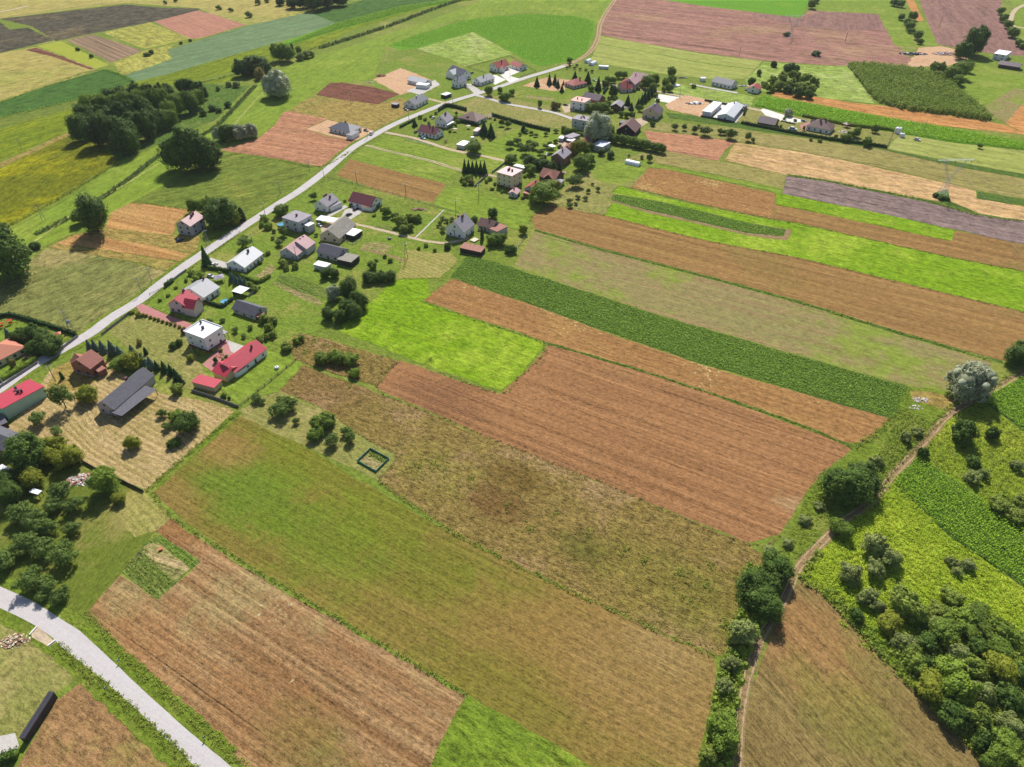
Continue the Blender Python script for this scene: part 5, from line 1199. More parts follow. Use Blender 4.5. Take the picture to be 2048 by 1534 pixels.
ROOF = {
 'grey': surf_mat('grey steel roof', C(172,172,176,.8), C(148,148,154,.8), rough=.5, amt=.4, stripes=.10, sp=.9, nscale=.5),
 'lightgrey': surf_mat('light grey steel roof', C(208,208,210,.85), C(186,186,190,.85), rough=.45, amt=.4, stripes=.07, sp=.9, nscale=.5),
 'dgrey': surf_mat('anthracite tiled roof', C(106,108,118,.8), C(86,88,98,.8), rough=.55, amt=.5, stripes=.08, sp=.5),
 'black': surf_mat('black corrugated roof', C(64,62,70,.8), C(48,46,54,.8), rough=.5, amt=.5, stripes=.25, sp=.8),
 'red': surf_mat('crimson steel roof', C(198,66,82,.8), C(180,56,72,.8), rough=.42, amt=.35, stripes=.10, sp=.9, nscale=.5),
 'redtile': surf_mat('red tiled roof', C(180,84,74,.8), C(156,70,64,.8), rough=.6, amt=.6, stripes=.08, sp=.5, nscale=.9),
 'maroon': surf_mat('maroon tiled roof', C(128,68,74,.8), C(108,56,64,.8), rough=.5, amt=.5, stripes=.08, sp=.5),
 'brown': surf_mat('brown tiled roof', C(128,96,88,.8), C(104,78,72,.8), rough=.55, amt=.6, stripes=.08, sp=.5),
 'purple': surf_mat('dusky purple roof', C(112,92,100,.8), C(92,74,84,.8), rough=.5, amt=.5, stripes=.08, sp=.5),
 'rust': surf_mat('old rusty tile roof', C(176,122,104,.8), C(140,90,76,.8), rough=.8, amt=.8, nscale=1.0, stain=C(120,100,94)),
 'pink': surf_mat('faded pink steel roof', C(206,164,164,.85), C(184,138,142,.85), rough=.5, amt=.5, stripes=.06, sp=.6, nscale=.4),
 'eternit': surf_mat('lichened grey roof', C(170,164,152,.8), C(128,122,112,.8), rough=.9, amt=.8, nscale=1.2, stripes=.06, sp=.5, stain=C(118,112,100)),
 'slate': surf_mat('weathered dark roof', C(104,102,110,.8), C(82,80,88,.8), rough=.7, amt=.7, nscale=.9, stripes=.06, sp=.5),
 'felt': surf_mat('mauve roofing felt', C(172,164,170,.8), C(150,142,148,.8), rough=.9, amt=.6, nscale=.5),
 'white': surf_mat('white roof membrane', C(238,238,240,.92), C(222,222,226,.92), rough=.6, amt=.3, nscale=.4),
 'salmon': surf_mat('salmon roof membrane', C(220,168,156,.85), C(200,146,138,.85), rough=.7, amt=.5, nscale=.5),
 'brickred': surf_mat('brick red clay tiles', C(172,112,96,.8), C(148,92,80,.8), rough=.75, amt=.7, nscale=.9, stripes=.06, sp=.5),
 'orange': surf_mat('orange clay tiles', C(206,130,100,.8), C(186,112,88,.8), rough=.65, amt=.5, nscale=.9, stripes=.06, sp=.5),
 'bluegrey': surf_mat('pale blue grey roof', C(186,196,210,.85), C(150,160,176,.85), rough=.5, amt=.7, nscale=.35),
}
CHIM = surf_mat('chimney brick', C(132,84,78), C(104,66,64), amt=.6, nscale=2)
CHIMG = surf_mat('dark chimney cladding', C(82,78,82), amt=.4)
# shared window meshes, 1 m x 1 m in the local x-z plane, facing -y
def _win_meshes(fm):
    f = MB()
    for a in (((-.5, -.42)), ((.42, .5)), ((-.03, .03))): f.box(a[0], a[1], -.06, .04, -.5, .5)
    f.box(-.42, .42, -.06, .04, .42, .5); f.box(-.42, .42, -.06, .04, -.5, -.42)
    fme = f.mesh('window_frame'); fme.materials.append(fm)
    p = MB(); p.box(-.42, -.03, -.012, .03, -.42, .42); p.box(.03, .42, -.012, .03, -.42, .42)
    pme = p.mesh('window_pane'); pme.materials.append(GL)
    return fme, pme
WIN = {'w': _win_meshes(FRW), 'b': _win_meshes(FRB)}
_d = MB(); _d.box(-.5, .5, -.05, .04, 0, 1); DOOR = _d.mesh('door'); DOOR.materials.append(DOORM)
_h = MB(); _h.box(.32, .40, -.12, -.05, .45, .52); HANDLE = _h.mesh('handle'); HANDLE.materials.append(CHIMG)
def window(root, x, y, z, ang, w, h, st='w'):
    f = bpy.data.objects.new('window', WIN[st][0]); COL.objects.link(f); f.parent = root
    f.location = (x, y, z); f.rotation_euler = (0, 0, ang); f.scale = (w, 1, h)
    p = bpy.data.objects.new('pane', WIN[st][1]); COL.objects.link(p); p.parent = f
def door(root, x, y, ang, w=1.1, h=2.1, z=.02, mat=None, name='door'):
    d = bpy.data.objects.new(name, DOOR); COL.objects.link(d); d.parent = root
    d.location = (x, y, z); d.rotation_euler = (0, 0, ang); d.scale = (w, 1, h)
    if mat:
        d.data = DOOR.copy(); d.data.materials.clear(); d.data.materials.append(mat)
    if name == 'door':
        k = bpy.data.objects.new('handle', HANDLE); COL.objects.link(k); k.parent = d
def side_windows(root, hx, hy, he, nl, ng, fl, st, base=.9, ww=1.2, wh=1.25, sides='udlr', doors=True):
    """windows on the long sides (u: +y, d: -y) and short sides (r: +x, l: -x)"""
    for f in range(fl):
        z = base + .65 + f * 2.8
        if z + wh / 2 > he - .1 and f: break
        for s in sides:
            n = nl if s in 'ud' else ng
            half = hx if s in 'ud' else hy
            for i in range(n):
                u = -half + (i + .5) * 2 * half / n
                if s == 'd' and doors and f == 0 and i == n // 2:
                    door(root, u, -hy - .004, 0); continue
                if s == 'd': window(root, u, -hy - .01, z, 0, ww, wh, st)
                elif s == 'u': window(root, u, hy + .01, z, math.pi, ww, wh, st)
                elif s == 'l': window(root, -hx - .01, u, z, -math.pi / 2, ww, wh, st)
                else: window(root, hx + .01, u, z, math.pi / 2, ww, wh, st)
def frame(r1, r2, h):
    a, b = GZ(*r1, h), GZ(*r2, h)
    if b.x < a.x: a, b = b, a
    d = b - a; d.z = 0
    return (a + b) / 2, d.length, math.atan2(d.y, d.x)
def chimneys(root, parent, ch, hr, he, hw, mat=None):
    for c in ch:
        x, y = c[0], c[1]; sx = c[2] if len(c) > 2 else .55
        zz = hr - (hr - he) * abs(y) / max(hw, .1)
        b = MB(); b.box(x - sx, x + sx, y - .35, y + .35, zz - .6, zz + 1.3 - .2 * abs(y) / max(hw, .1)); b.box(x - sx - .08, x + sx + .08, y - .43, y + .43, zz + 1.3, zz + 1.45)
        b.obj('chimney', mat or CHIM, parent)
def gable_parts(root, M0, L, W, he, hr, wall, roof, ov=.45, names=('wall', 'roof'), ridge_ov=None):
    """gable building along local x of frame M0 (relative to root); wall solid plus two roof slabs"""
    hx, hy = L / 2 - ov, W / 2 - ov
    sl = (hr - he) / (W / 2); th = .16
    b = MB(); hw = he + sl * ov - th - .01
    b.prism([(-hy, 0), (hy, 0), (hy, hw), (0, hr - th - .01), (-hy, hw)], 'x', -hx, hx)
    b.v = [tuple(M0 @ Vector(v)) for v in b.v]
    wo = b.obj(names[0], WALL[wall], root)
    r = MB()
    r.prism([(-W / 2, he - th), (-W / 2, he), (0, hr), (W / 2, he), (W / 2, he - th), (0, hr - th)], 'x', -L / 2, L / 2)
    r.v = [tuple(M0 @ Vector(v)) for v in r.v]
    ro = r.obj(names[1], ROOF[roof], root)
    return wo, ro, hx, hy
def house(name, label, cat, r1, r2, hr, he, W, wall='white', roof='grey', nl=3, ng=2, fl=1, ch=((0, .6),), st='w', plinth=None, Ladd=0.0, base=.9, doors=True, sides='udlr', chm=None, off=0.0, gable_win=True):
    c, L, a = frame(r1, r2, hr); L += Ladd
    root = empty(name, (c.x - math.sin(a) * off, c.y + math.cos(a) * off, 0), a); tag(root, label, cat)
    wo, ro, hx, hy = gable_parts(root, Matrix.Identity(4), L, W, he, hr, wall, roof)
    if plinth:
        p = MB(); p.box(-hx - .05, hx + .05, -hy - .05, hy + .05, 0, .7); p.obj('plinth', WALL[plinth], root)
    if nl or ng: side_windows(root, hx, hy, he, nl, ng, fl, st, base, doors=doors, sides=sides)
    if gable_win and hr - he > 2.4:
        for s, an in ((-1, -math.pi/2), (1, math.pi/2)): window(root, s * (hx + .01), 0, he + (hr - he) * .35, an, 1.1, 1.1, st)
    chimneys(root, ro, [(t * hx, s * W / 4, *x) for t, s, *x in ch], hr, he, W / 2, chm)
    root['_L'] = L; root['_W'] = W
    return root
def rel(root):
    return (Matrix.Translation(root.location) @ Matrix.Rotation(root.rotation_euler.z, 4, 'Z')).inverted()
def wing(root, r1, r2, hr, he, W, wall, roof, names=('wing_wall', 'wing_roof'), win=True, st='w'):
    c, L, a = frame(r1, r2, hr)
    M0 = rel(root) @ Matrix.Translation((c.x, c.y, 0)) @ Matrix.Rotation(a, 4, 'Z')
    wo, ro, hx, hy = gable_parts(root, M0, L, W, he, hr, wall, roof, .3, names)
    return M0, hx, hy
def rect3(c0, c1, c2, h):
    """rectangle from three roof corners seen in the photo (c1 the middle one)"""
    a, b, c = GZ(*c0, h), GZ(*c1, h), GZ(*c2, h)
    u = a - b; v = c - b; lu, lv = u.length, v.length
    au = math.atan2(u.y, u.x); av = math.atan2(v.y, v.x)
    d = (av - au + math.pi) % (2 * math.pi) - math.pi
    s = 1 if d > 0 else -1
    e = (d - s * math.pi / 2) / 2
    au += e
    ud = Vector((math.cos(au), math.sin(au), 0)); vd = Vector((-math.sin(au), math.cos(au), 0)) * s
    ctr = Vector((b.x, b.y, 0)) + ud * lu / 2 + vd * lv / 2
    return ctr, lu, lv, au
def flat_parts(root, M0, lx, ly, h, wall, roof, ov=.25, tilt=0.0, names=('wall', 'roof'), parapet=False):
    b = MB(); hx, hy = lx / 2 - ov, ly / 2 - ov
    ta = tilt / 2
    z = lambda y: h + ta * (y / (ly / 2))
    b.prism([(-hy, 0), (hy, 0), (hy, z(hy) - .21), (-hy, z(-hy) - .21)], 'x', -hx, hx)
    b.v = [tuple(M0 @ Vector(v)) for v in b.v]
    wo = b.obj(names[0], WALL[wall], root)
    r = MB(); r.prism([(-ly/2, z(-ly/2) - .2), (ly/2, z(ly/2) - .2), (ly/2, z(ly/2)), (-ly/2, z(-ly/2))], 'x', -lx/2, lx/2)
    if parapet:
        for x0, x1, y0, y1 in ((-lx/2-.02, lx/2+.02, -ly/2-.02, -ly/2+.22), (-lx/2-.02, lx/2+.02, ly/2-.22, ly/2+.02), (-lx/2-.02, -lx/2+.22, -ly/2+.22, ly/2-.22), (lx/2-.22, lx/2+.02, -ly/2+.22, ly/2-.22)):
            r.box(x0, x1, y0, y1, h - .15, h + .45)
    r.v = [tuple(M0 @ Vector(v)) for v in r.v]
    ro = r.obj(names[1], ROOF[roof], root)
    return wo, ro, hx, hy
def block(name, label, cat, c0, c1, c2, h, wall='white', roof='white', nl=3, ng=2, fl=1, st='w', tilt=0.0, parapet=False, ch=(), plinth=None, base=.9, doors=True, sides='udlr', chm=None, ov=.25):
    c, lx, ly, a = rect3(c0, c1, c2, h)
    while a > math.pi / 2: a -= math.pi
    while a < -math.pi / 2: a += math.pi
    root = empty(name, (c.x, c.y, 0), a); tag(root, label, cat)
    wo, ro, hx, hy = flat_parts(root, Matrix.Identity(4), lx, ly, h, wall, roof, ov, tilt, parapet=parapet)
    if plinth:
        p = MB(); p.box(-hx - .05, hx + .05, -hy - .05, hy + .05, 0, .9); p.obj('plinth', WALL[plinth], root)
    if nl or ng: side_windows(root, hx, hy, h, nl, ng, fl, st, base, doors=doors, sides=sides)
    chimneys(root, ro, [(t * hx, s * hy, *x) for t, s, *x in ch], h - .1, h - .1, hy, chm)
    return root
def annex(root, c0, c1, c2, h, wall, roof, names=('annex_wall', 'annex_roof'), tilt=0.0):
    c, lx, ly, a = rect3(c0, c1, c2, h)
    M0 = rel(root) @ Matrix.Translation((c.x, c.y, 0)) @ Matrix.Rotation(a, 4, 'Z')
    return flat_parts(root, M0, lx, ly, h, wall, roof, .15, tilt, names)
def canopy(root, c0, c1, c2, h, roof, name='canopy', posts=4):
    c, lx, ly, a = rect3(c0, c1, c2, h)
    M0 = rel(root) @ Matrix.Translation((c.x, c.y, 0)) @ Matrix.Rotation(a, 4, 'Z')
    b = MB(); b.box(-lx/2, lx/2, -ly/2, ly/2, h - .12, h); b.v = [tuple(M0 @ Vector(v)) for v in b.v]
    r = b.obj(name, ROOF[roof], root)
    for sx in (-1, 1):
        for sy in (-1, 1):
            p = MB(); p.box(sx*(lx/2-.25)-.08, sx*(lx/2-.25)+.08, sy*(ly/2-.25)-.08, sy*(ly/2-.25)+.08, 0, h - .125)
            p.v = [tuple(M0 @ Vector(v)) for v in p.v]; p.obj('post', WALL['wood'], root)
def shelter(name, label, cat, c0, c1, c2, h, roof, back=None, rz=None):
    c, lx, ly, a = rect3(c0, c1, c2, h)
    root = empty(name, (c.x, c.y, 0), a); tag(root, label, cat)
    b = MB(); b.box(-lx/2, lx/2, -ly/2, ly/2, h - .14, h); b.obj('roof', ROOF[roof], root)
    for sx in (-1, 1):
        for sy in (-1, 1):
            p = MB(); p.box(sx*(lx/2-.25)-.08, sx*(lx/2-.25)+.08, sy*(ly/2-.25)-.08, sy*(ly/2-.25)+.08, 0, h - .145); p.obj('post', WALL['darkwood'], root)
    if back:
        b = MB()
        s = 1 if math.sin(a) * lx > 0 else -1
        b.box(-lx/2+.4, lx/2-.4, ly/2-.3, ly/2-.2, 0, h - .3) if (Matrix.Rotation(a, 3, 'Z') @ Vector((0, 1, 0))).y > 0 else b.box(-lx/2+.4, lx/2-.4, -ly/2+.2, -ly/2+.3, 0, h - .3)
        b.obj('back_wall', WALL[back], root)
    return root
def hip(name, label, cat, r1, r2, hr, he, L, W, wall='white', roof='brown', nl=4, ng=3, ch=((.1, .5),), st='w', fl=1, plinth=None, hipped=1.0):
    c, l0, a = frame(r1, r2, hr)
    root = empty(name, (c.x, c.y, 0), a); tag(root, label, cat)
    hx, hy = L / 2 - .5, W / 2 - .5; th = .16
    b = MB(); b.box(-hx, hx, -hy, hy, 0, he - th - .01); b.obj('wall', WALL[wall], root)
    rl = max(.15, (L - W * hipped) / 2)
    r = MB()
    for z in (0,):
        v = [(-L/2, -W/2, he - th), (L/2, -W/2, he - th), (L/2, W/2, he - th), (-L/2, W/2, he - th), (-L/2, -W/2, he), (L/2, -W/2, he), (L/2, W/2, he), (-L/2, W/2, he), (-rl, 0, hr), (rl, 0, hr)]
        r.add(v, [(0,3,2,1),(0,1,5,4),(1,2,6,5),(2,3,7,6),(3,0,4,7),(4,5,9,8),(5,6,9),(6,7,8,9),(7,4,8)])
    ro = r.obj('roof', ROOF[roof], root)
    if plinth:
        p = MB(); p.box(-hx - .05, hx + .05, -hy - .05, hy + .05, 0, .6); p.obj('plinth', WALL[plinth], root)
    side_windows(root, hx, hy, he, nl, ng, fl, st)
    chimneys(root, ro, [(t * hx, s * W / 4) for t, s in ch], hr, he, W / 2)
    return root
def dormer_window(root, x, y, z, ang, w=1.0, h=1.2): window(root, x, y, z, ang, w, h)

# ---- along the main road, from the near end
b = block('long_house', 'mint green long house under a crimson sloping roof beside the road', 'house', (84,772.5), (57,756), (-22,806), 5.4, 'mint', 'red', 0, 0, tilt=-.9, ch=((.05,.1),(.28,.2,.35),(-.5,.2,.35)), chm=CHIMG)
hx, hy = 0, 0
h_ = house('brick_house', 'unfinished looking red brick house under a brown tiled gable roof', 'house', (152.6,719.5), (182,698), 8.2, 4.6, 11, 'brick', 'brickred', 2, 2, 1, (), 'b', 'plinth')
wing(h_, (149,706), (160,714), 7.0, 4.4, 6, 'brick', 'brickred', ('cross_gable_wall', 'cross_gable_roof'))
annex(h_, (190,739), (203,730), (208,738), 3.0, 'brick', 'rust', ('porch_wall', 'porch_roof'))
h_ = house('barn', 'long grey roofed barn with an open lean-to on the raked straw yard', 'barn', (203,803.5), (286.5,733.5), 6.8, 3.6, 9.0, 'block', 'slate', 0, 2, 1, ((.3,.7),), 'b')
b_ = canopy(h_, (225.5,821), (243.5,832), (299,775), 3.3, 'slate', 'lean_to_roof')
house('farm_building', 'maroon farm building with a grey roof cut by the left edge above the walnut', 'barn', (-30,856), (26,879), 6.2, 4.0, 9, 'brick', 'slate', 0, 1, 1, ())
block('shed', 'little shed with a white roof at the left edge below the maroon farm building', 'shed', (-8,939), (4,928), (13,941), 2.6, 'wood', 'white', 0, 0)
block('shed', 'dark tar roofed shed at the left edge beside the mint green house', 'shed', (-14,832), (2,826), (20,842), 2.6, 'darkwood', 'slate', 0, 0)
hip('villa', 'cream villa with an orange tiled roof at the left edge of the garden', 'house', (-28,700), (4,684), 6.5, 3.2, 17, 13, 'cream', 'orange', 5, 4, ((.2,.5),), 'b')
# flat white house with the red roofed outbuildings
h_ = block('flat_roofed_house', 'tall white house with a flat white roof and red plinth beside the pink drive', 'house', (372.5,664.8), (404.2,639.5), (438.1,658.3), 7.2, 'white', 'white', 2, 2, 2, 'w', parapet=True, ch=((.05,.05),(.6,.75,.3)), plinth='plinthred', base=1.4, chm=CHIMG)
canopy(h_, (417,688.5), (456,664), (448,658), 3.6, 'felt', 'terrace_canopy')
h_ = house('red_barn', 'long barn with a crimson steel roof behind the paved courtyard', 'barn', (447,727.5), (513,679.5), 6.2, 3.2, 10.5, 'white', 'red', 4, 1, 1, ((.55,-.5,.3),))
wing(h_, (437.1,723.4), (465.8,735.2), 5.0, 3.0, 9.0, 'tan', 'red', ('garage_wall', 'garage_roof'))
annex(h_, (467.8,741.7), (485.4,728), (493.2,732.6), 2.5, 'white', 'pink', ('side_box_wall', 'side_box_roof'))
block('small_garage', 'little ochre garage under a crimson roof at the straw field edge', 'garage', (386.3,765.2), (399.3,748.9), (438.4,763.8), 2.9, 'tan', 'red', 0, 0, tilt=.5)
# red gabled + grey roofed pair
h_ = house('gabled_house', 'pale pink house with a crimson gabled roof touching the grey roofed house', 'house', (348.8,598.6), (373.6,578.2), 8.0, 4.3, 11, 'pinkw', 'red', 2, 3, 1, ((.6,.1),), 'b', 'plinth')
wing(h_, (369,596), (392.9,600.2), 7.4, 4.3, 7.0, 'pinkw', 'red', ('dormer_wall', 'dormer_roof'))
house('long_grey_house', 'white bungalow with a broad grey steel roof behind the crimson gabled house', 'house', (379.5,577.1), (413.4,555.6), 6.6, 3.3, 15, 'white', 'grey', 3, 2, 1, ((.75,.1,.3),), off=0)
shelter('carport', 'open shed with a pale grey flat roof beside the blue spruces', 'shed', (464.5,582.5), (479.5,570.7), (497.8,577.1), 2.9, 'white', 'darkwood')
h_ = house('old_shed', 'derelict dark shed with white patches and a rusty tin corner', 'shed', (472.6,599.2), (520.4,614.8), 5.0, 2.3, 8.5, 'block', 'slate', 3, 1, 1, (), 'b')
annex(h_, (504.3,630.4), (517.2,621.8), (530,626), 2.3, 'wood', 'rust', ('rusty_annex_wall', 'rusty_annex_roof'))
# white house with the grey roof
house('white_house', 'white house with a light grey ribbed roof at the curved white driveway', 'house', (466.2,520.8), (505.3,491.9), 6.8, 3.6, 12, 'white', 'lightgrey', 5, 3, 1, ((.35,-.35),), 'w', 'plinth', chm=CHIMG)
# unfinished house
h_ = house('unfinished_house', 'bare grey block house with pinkish roofs beside the golden stubble', 'house', (362,441), (391,421.5), 9.0, 6.0, 10, 'block', 'pink', 2, 2, 2, ((.1,-.5),(.5,-.3)), 'b')
# cluster around the big barn
h_ = block('cube_house', 'grey two storey cube house with a mauve flat roof near the road', 'house', (567.6,435.7), (590.5,419.9), (618.6,432.2), 6.9, 'grey', 'felt', 2, 2, 2, 'b', ch=((0,0),), plinth='plinth', base=1.1)
annex(h_, (610,450), (620,443), (627,447), 4.4, 'grey', 'white', ('porch_wall', 'porch_roof'))
h_ = house('house', 'white house with a mauve grey gable roof and three dark chimneys', 'house', (638,401.1), (662.7,385.3), 7.2, 3.9, 10, 'white', 'felt', 3, 2, 1, ((.0,.3),(.35,.3),(.35,-.7)), 'w', 'plinth')
annex(h_, (659,414), (678,402), (683,405), 3.0, 'white', 'felt', ('porch_wall', 'porch_roof'))
h_ = house('outbuilding', 'white outbuilding with a dark maroon brown tiled roof beyond the barnyard', 'barn', (706,382.3), (752.4,393.5), 7.0, 3.0, 12, 'white', 'maroon', 4, 2, 1, (), 'b')
annex(h_, (727,412), (730,405), (746,411), 2.8, 'white', 'rust', ('lean_to_wall', 'lean_to_roof'))
h_ = shelter('carport', 'white roofed carport between the cube house and the big barn', 'carport', (632,439), (642,430.4), (675.6,437.5), 2.9, 'white', 'block')
h_ = house('old_barn', 'big old barn with a lichened grey roof in the middle of the yard', 'barn', (655,459.5), (690.2,430.4), 7.6, 3.2, 13, 'beige', 'eternit', 2, 2, 1, (), 'b')
annex(h_, (713,473), (725,460.4), (709,453.3), 2.9, 'darkwood', 'white', ('open_shed_wall', 'open_shed_roof'))
h_ = house('pink_roofed_house', 'grey house with a faded pink steel roof in two levels', 'house', (572.3,495.6), (608.7,468.6), 6.8, 3.2, 11.5, 'grey', 'pink', 3, 2, 1, ((.3,-.45,.4),(.65,-.45,.4)), 'w', 'plinth')
wing(h_, (592,483), (610.5,469.5), 7.3, 3.9, 11.9, 'grey', 'pink', ('raised_wall', 'raised_roof'))
h_ = house('long_shed', 'long dark slate roofed shed with a grey lean-to at its right end', 'shed', (641.5,485.6), (686.7,496.8), 6.0, 3.2, 10, 'block', 'slate', 3, 1, 1, (), 'b')
annex(h_, (704,525), (719,510.8), (692,503.5), 3.2, 'darkwood', 'eternit', ('lean_to_wall', 'lean_to_roof'))
block('small_shed', 'small shed with a white roof streaked with rust', 'shed', (628,529), (636.8,520.8), (659.7,528.5), 2.7, 'grey', 'white', 0, 0)
# white gabled house, barn and pink shed
h_ = house('white_gabled_house', 'steep roofed white house with a big red chimney in the middle of the meadow', 'house', (907.7,441.6), (930.1,424.9), 10.2, 4.4, 12.5, 'white', 'felt', 2, 2, 1, ((.3,-.25,.9),(.35,.6,.7)), 'b', 'plinth')
canopy(h_, (898.5,457.5), (904,455), (914,459), 4.2, 'brickred', 'balcony_roof')
h_ = house('brown_barn', 'brown roofed barn with a pink tiled end behind the twin round trees', 'barn', (961.4,434.2), (993,442.5), 5.6, 2.8, 9, 'block', 'brown', 3, 1, 1, ((.1,.2,.3),), 'b')
annex(h_, (997,464.5), (1015.7,452.5), (1001.5,445.5), 3.4, 'block', 'rust', ('end_wall', 'end_roof'))
block('low_shed', 'long low shed with a faded pink roof at the head of the leafy strip', 'shed', (922.3,496.3), (928.7,485), (967.8,496.3), 2.7, 'darkwood', 'rust', 0, 0, tilt=.4)
# cream block group
h_ = block('cream_house', 'tall cream house with a pinkish flat roof and three chimneys', 'house', (997.6,344.9), (1014.2,331.7), (1041.6,341.9), 8.8, 'cream', 'pink', 2, 3, 3, 'w', ch=((0,.15),(.1,-.3),(.3,.2)), plinth='plinthred', base=1.2)
house('tiny_house', 'tiny shed with a pale pink gabled roof at the foot of the cream house', 'shed', (1025,383), (1033,374.5), 3.8, 2.3, 6, 'grey', 'pink', 1, 1, 1, ((0,.2,.3),))
h_ = house('summer_house', 'red roofed little house with a crimson porch half hidden by a tree', 'house', (1059.5,371), (1074.4,358.1), 6.2, 3.4, 8.5, 'grey', 'redtile', 1, 1, 1, ((.3,-.4,.3),), 'b')
annex(h_, (1049,386), (1052,380), (1068,385), 2.6, 'brick', 'redtile', ('porch_wall', 'porch_roof'))
h_ = house('tiled_barn', 'rambling brown tiled barn with a cross gable and dark open doors', 'barn', (1086.6,334.6), (1120.8,342.9), 6.4, 2.6, 12, 'wood', 'rust', 2, 1, 1, (), 'b')
wing(h_, (1101.3,341.5), (1096,349), 5.9, 2.8, 7, 'darkwood', 'brickred', ('cross_gable_wall', 'cross_gable_roof'))
annex(h_, (1110,364.4), (1116,356.6), (1128.2,360.5), 2.8, 'grey', 'felt', ('grey_annex_wall', 'grey_annex_roof'))
block('garage', 'low garage with a whitish roof behind the cream house', 'garage', (1027,331.2), (1032.8,327.3), (1052.9,333.1), 2.9, 'grey', 'white', 0, 0)
h_ = house('red_brick_house', 'two storey brick house with a grey roof and a brown roofed rear', 'house', (1114.5,306.2), (1130.6,293), 8.4, 5.2, 10, 'brick', 'felt', 2, 2, 2, ((.0,-.4),(.6,.4)), 'w')
wing(h_, (1134,291.5), (1148,280.5), 6.6, 3.4, 9, 'brick', 'brickred', ('rear_wall', 'rear_roof'))
house('rust_roofed_barn', 'small barn with a rusty orange tile roof in front of the giant willow', 'barn', (1164.8,279.3), (1177.6,269.5), 6.4, 3.0, 9, 'wood', 'brickred', 1, 1, 1, (), 'b')
block('grey_shed', 'grey felt roofed shed above the brown rear of the brick house', 'shed', (1136,274), (1147,265), (1156,271), 3.2, 'block', 'felt', 0, 0)
block('white_shed', 'white roofed shed left of the grey felt roofed one', 'shed', (1118,276), (1121,271), (1130,272.5), 2.6, 'grey', 'white', 0, 0)
shelter('white_canopy', 'white canopy by the parked car in the brick house yard', 'canopy', (1097,291), (1103,288), (1109,293), 2.5, 'white')
shelter('white_canopy', 'white awning in front of the grey felt roofed shed', 'canopy', (1136,280.5), (1140,275.5), (1150,279), 2.5, 'white')
block('metal_barn', 'barn with a pale blue grey roof among the trees below the willow', 'barn', (1190.4,290.2), (1201,279.6), (1218.6,286), 4.0, 'grey', 'bluegrey', 1, 1)
# pink flat and grey flat blocks
block('pink_block', 'pale two storey house with a salmon flat roof at the end of the lane', 'house', (1145.8,201), (1153.5,192.2), (1179.3,198.6), 7.0, 'white', 'salmon', 2, 2, 2, 'b', ch=((-.1,.4,.35),(-.3,-.3,.35)), plinth='plinth', base=1.2)
block('grey_block', 'grey two storey house with a mauve flat roof beside the purple roof', 'house', (1148.2,237.4), (1156.4,228.6), (1184.6,236.2), 7.4, 'grey', 'felt', 2, 2, 2, 'b', ch=((-.3,.1,.35),(0,-.2,.35),(.3,.1,.35)), base=1.2)
house('dark_barn', 'long barn with a dark slate roof behind the salmon roofed house', 'barn', (1171,183), (1205,190.5), 7.0, 3.6, 11, 'brick', 'purple', 2, 1, 1, (), 'b')
house('purple_roofed_house', 'low house with a dark purple roof behind the grey flat roofed house', 'house', (1186,226.5), (1210,232), 6.0, 3.0, 10, 'wood', 'purple', 2, 1, 1, ((0,.2,.3),), 'b')
house('garage', 'garage with a grey gable roof facing the courtyard trees', 'garage', (1232,207), (1239.5,198.5), 6.3, 3.8, 9, 'wood', 'felt', 1, 1, 1, (), 'b')
h_ = house('beige_house', 'beige house with a dusky purple gable roof and white roof window', 'house', (1301.3,214.5), (1313.5,204.5), 9.0, 4.6, 13, 'beige', 'purple', 2, 2, 1, ((.1,-.2,.4),), 'b', 'plinth', chm=FRW)
h_ = house('old_barn', 'old barn with a steep grey roof and dark gable above the straight tree row', 'barn', (1252.6,248.5), (1265.4,234.4), 8.4, 3.2, 15, 'darkwood', 'brown', 0, 1, 1, ())
annex(h_, (1240,245), (1243,240), (1254,242), 3.2, 'darkwood', 'slate', ('side_shed_wall', 'side_shed_roof'))
# pink gabled complex
h_ = house('pink_gabled_house', 'pink roofed house with a big front gable beside the dark conifers', 'house', (1240,165), (1262,163), 7.2, 3.2, 11, 'pinkw', 'redtile', 3, 2, 1, ((.3,-.4,.4),), 'w')
wing(h_, (1247.3,161.7), (1252,156), 7.2, 3.4, 8, 'white', 'redtile', ('front_gable_wall', 'front_gable_roof'))
annex(h_, (1257,176), (1262,168), (1274,172), 3.0, 'pinkw', 'pink', ('side_wall', 'side_roof'))
h_ = house('pink_house', 'tall house with a rosy tiled roof behind the front gabled pink house', 'house', (1258,157), (1272,147), 9.4, 5.0, 12, 'pinkw', 'pink', 2, 2, 2, ((.7,-.3,.4),), 'w')
house('maroon_barn', 'barn with a dark maroon roof behind the rosy tiled house', 'barn', (1268,142.9), (1298,148.2), 6.4, 3.4, 12, 'brick', 'maroon', 2, 1, 1, (), 'b')
hip('bungalow', 'pink bungalow with a rosy hipped roof among dark spruces', 'house', (1143,159), (1161,155), 6.4, 3.0, 16, 13, 'pinkw', 'redtile', 4, 3, ((.5,-.3),), 'b')
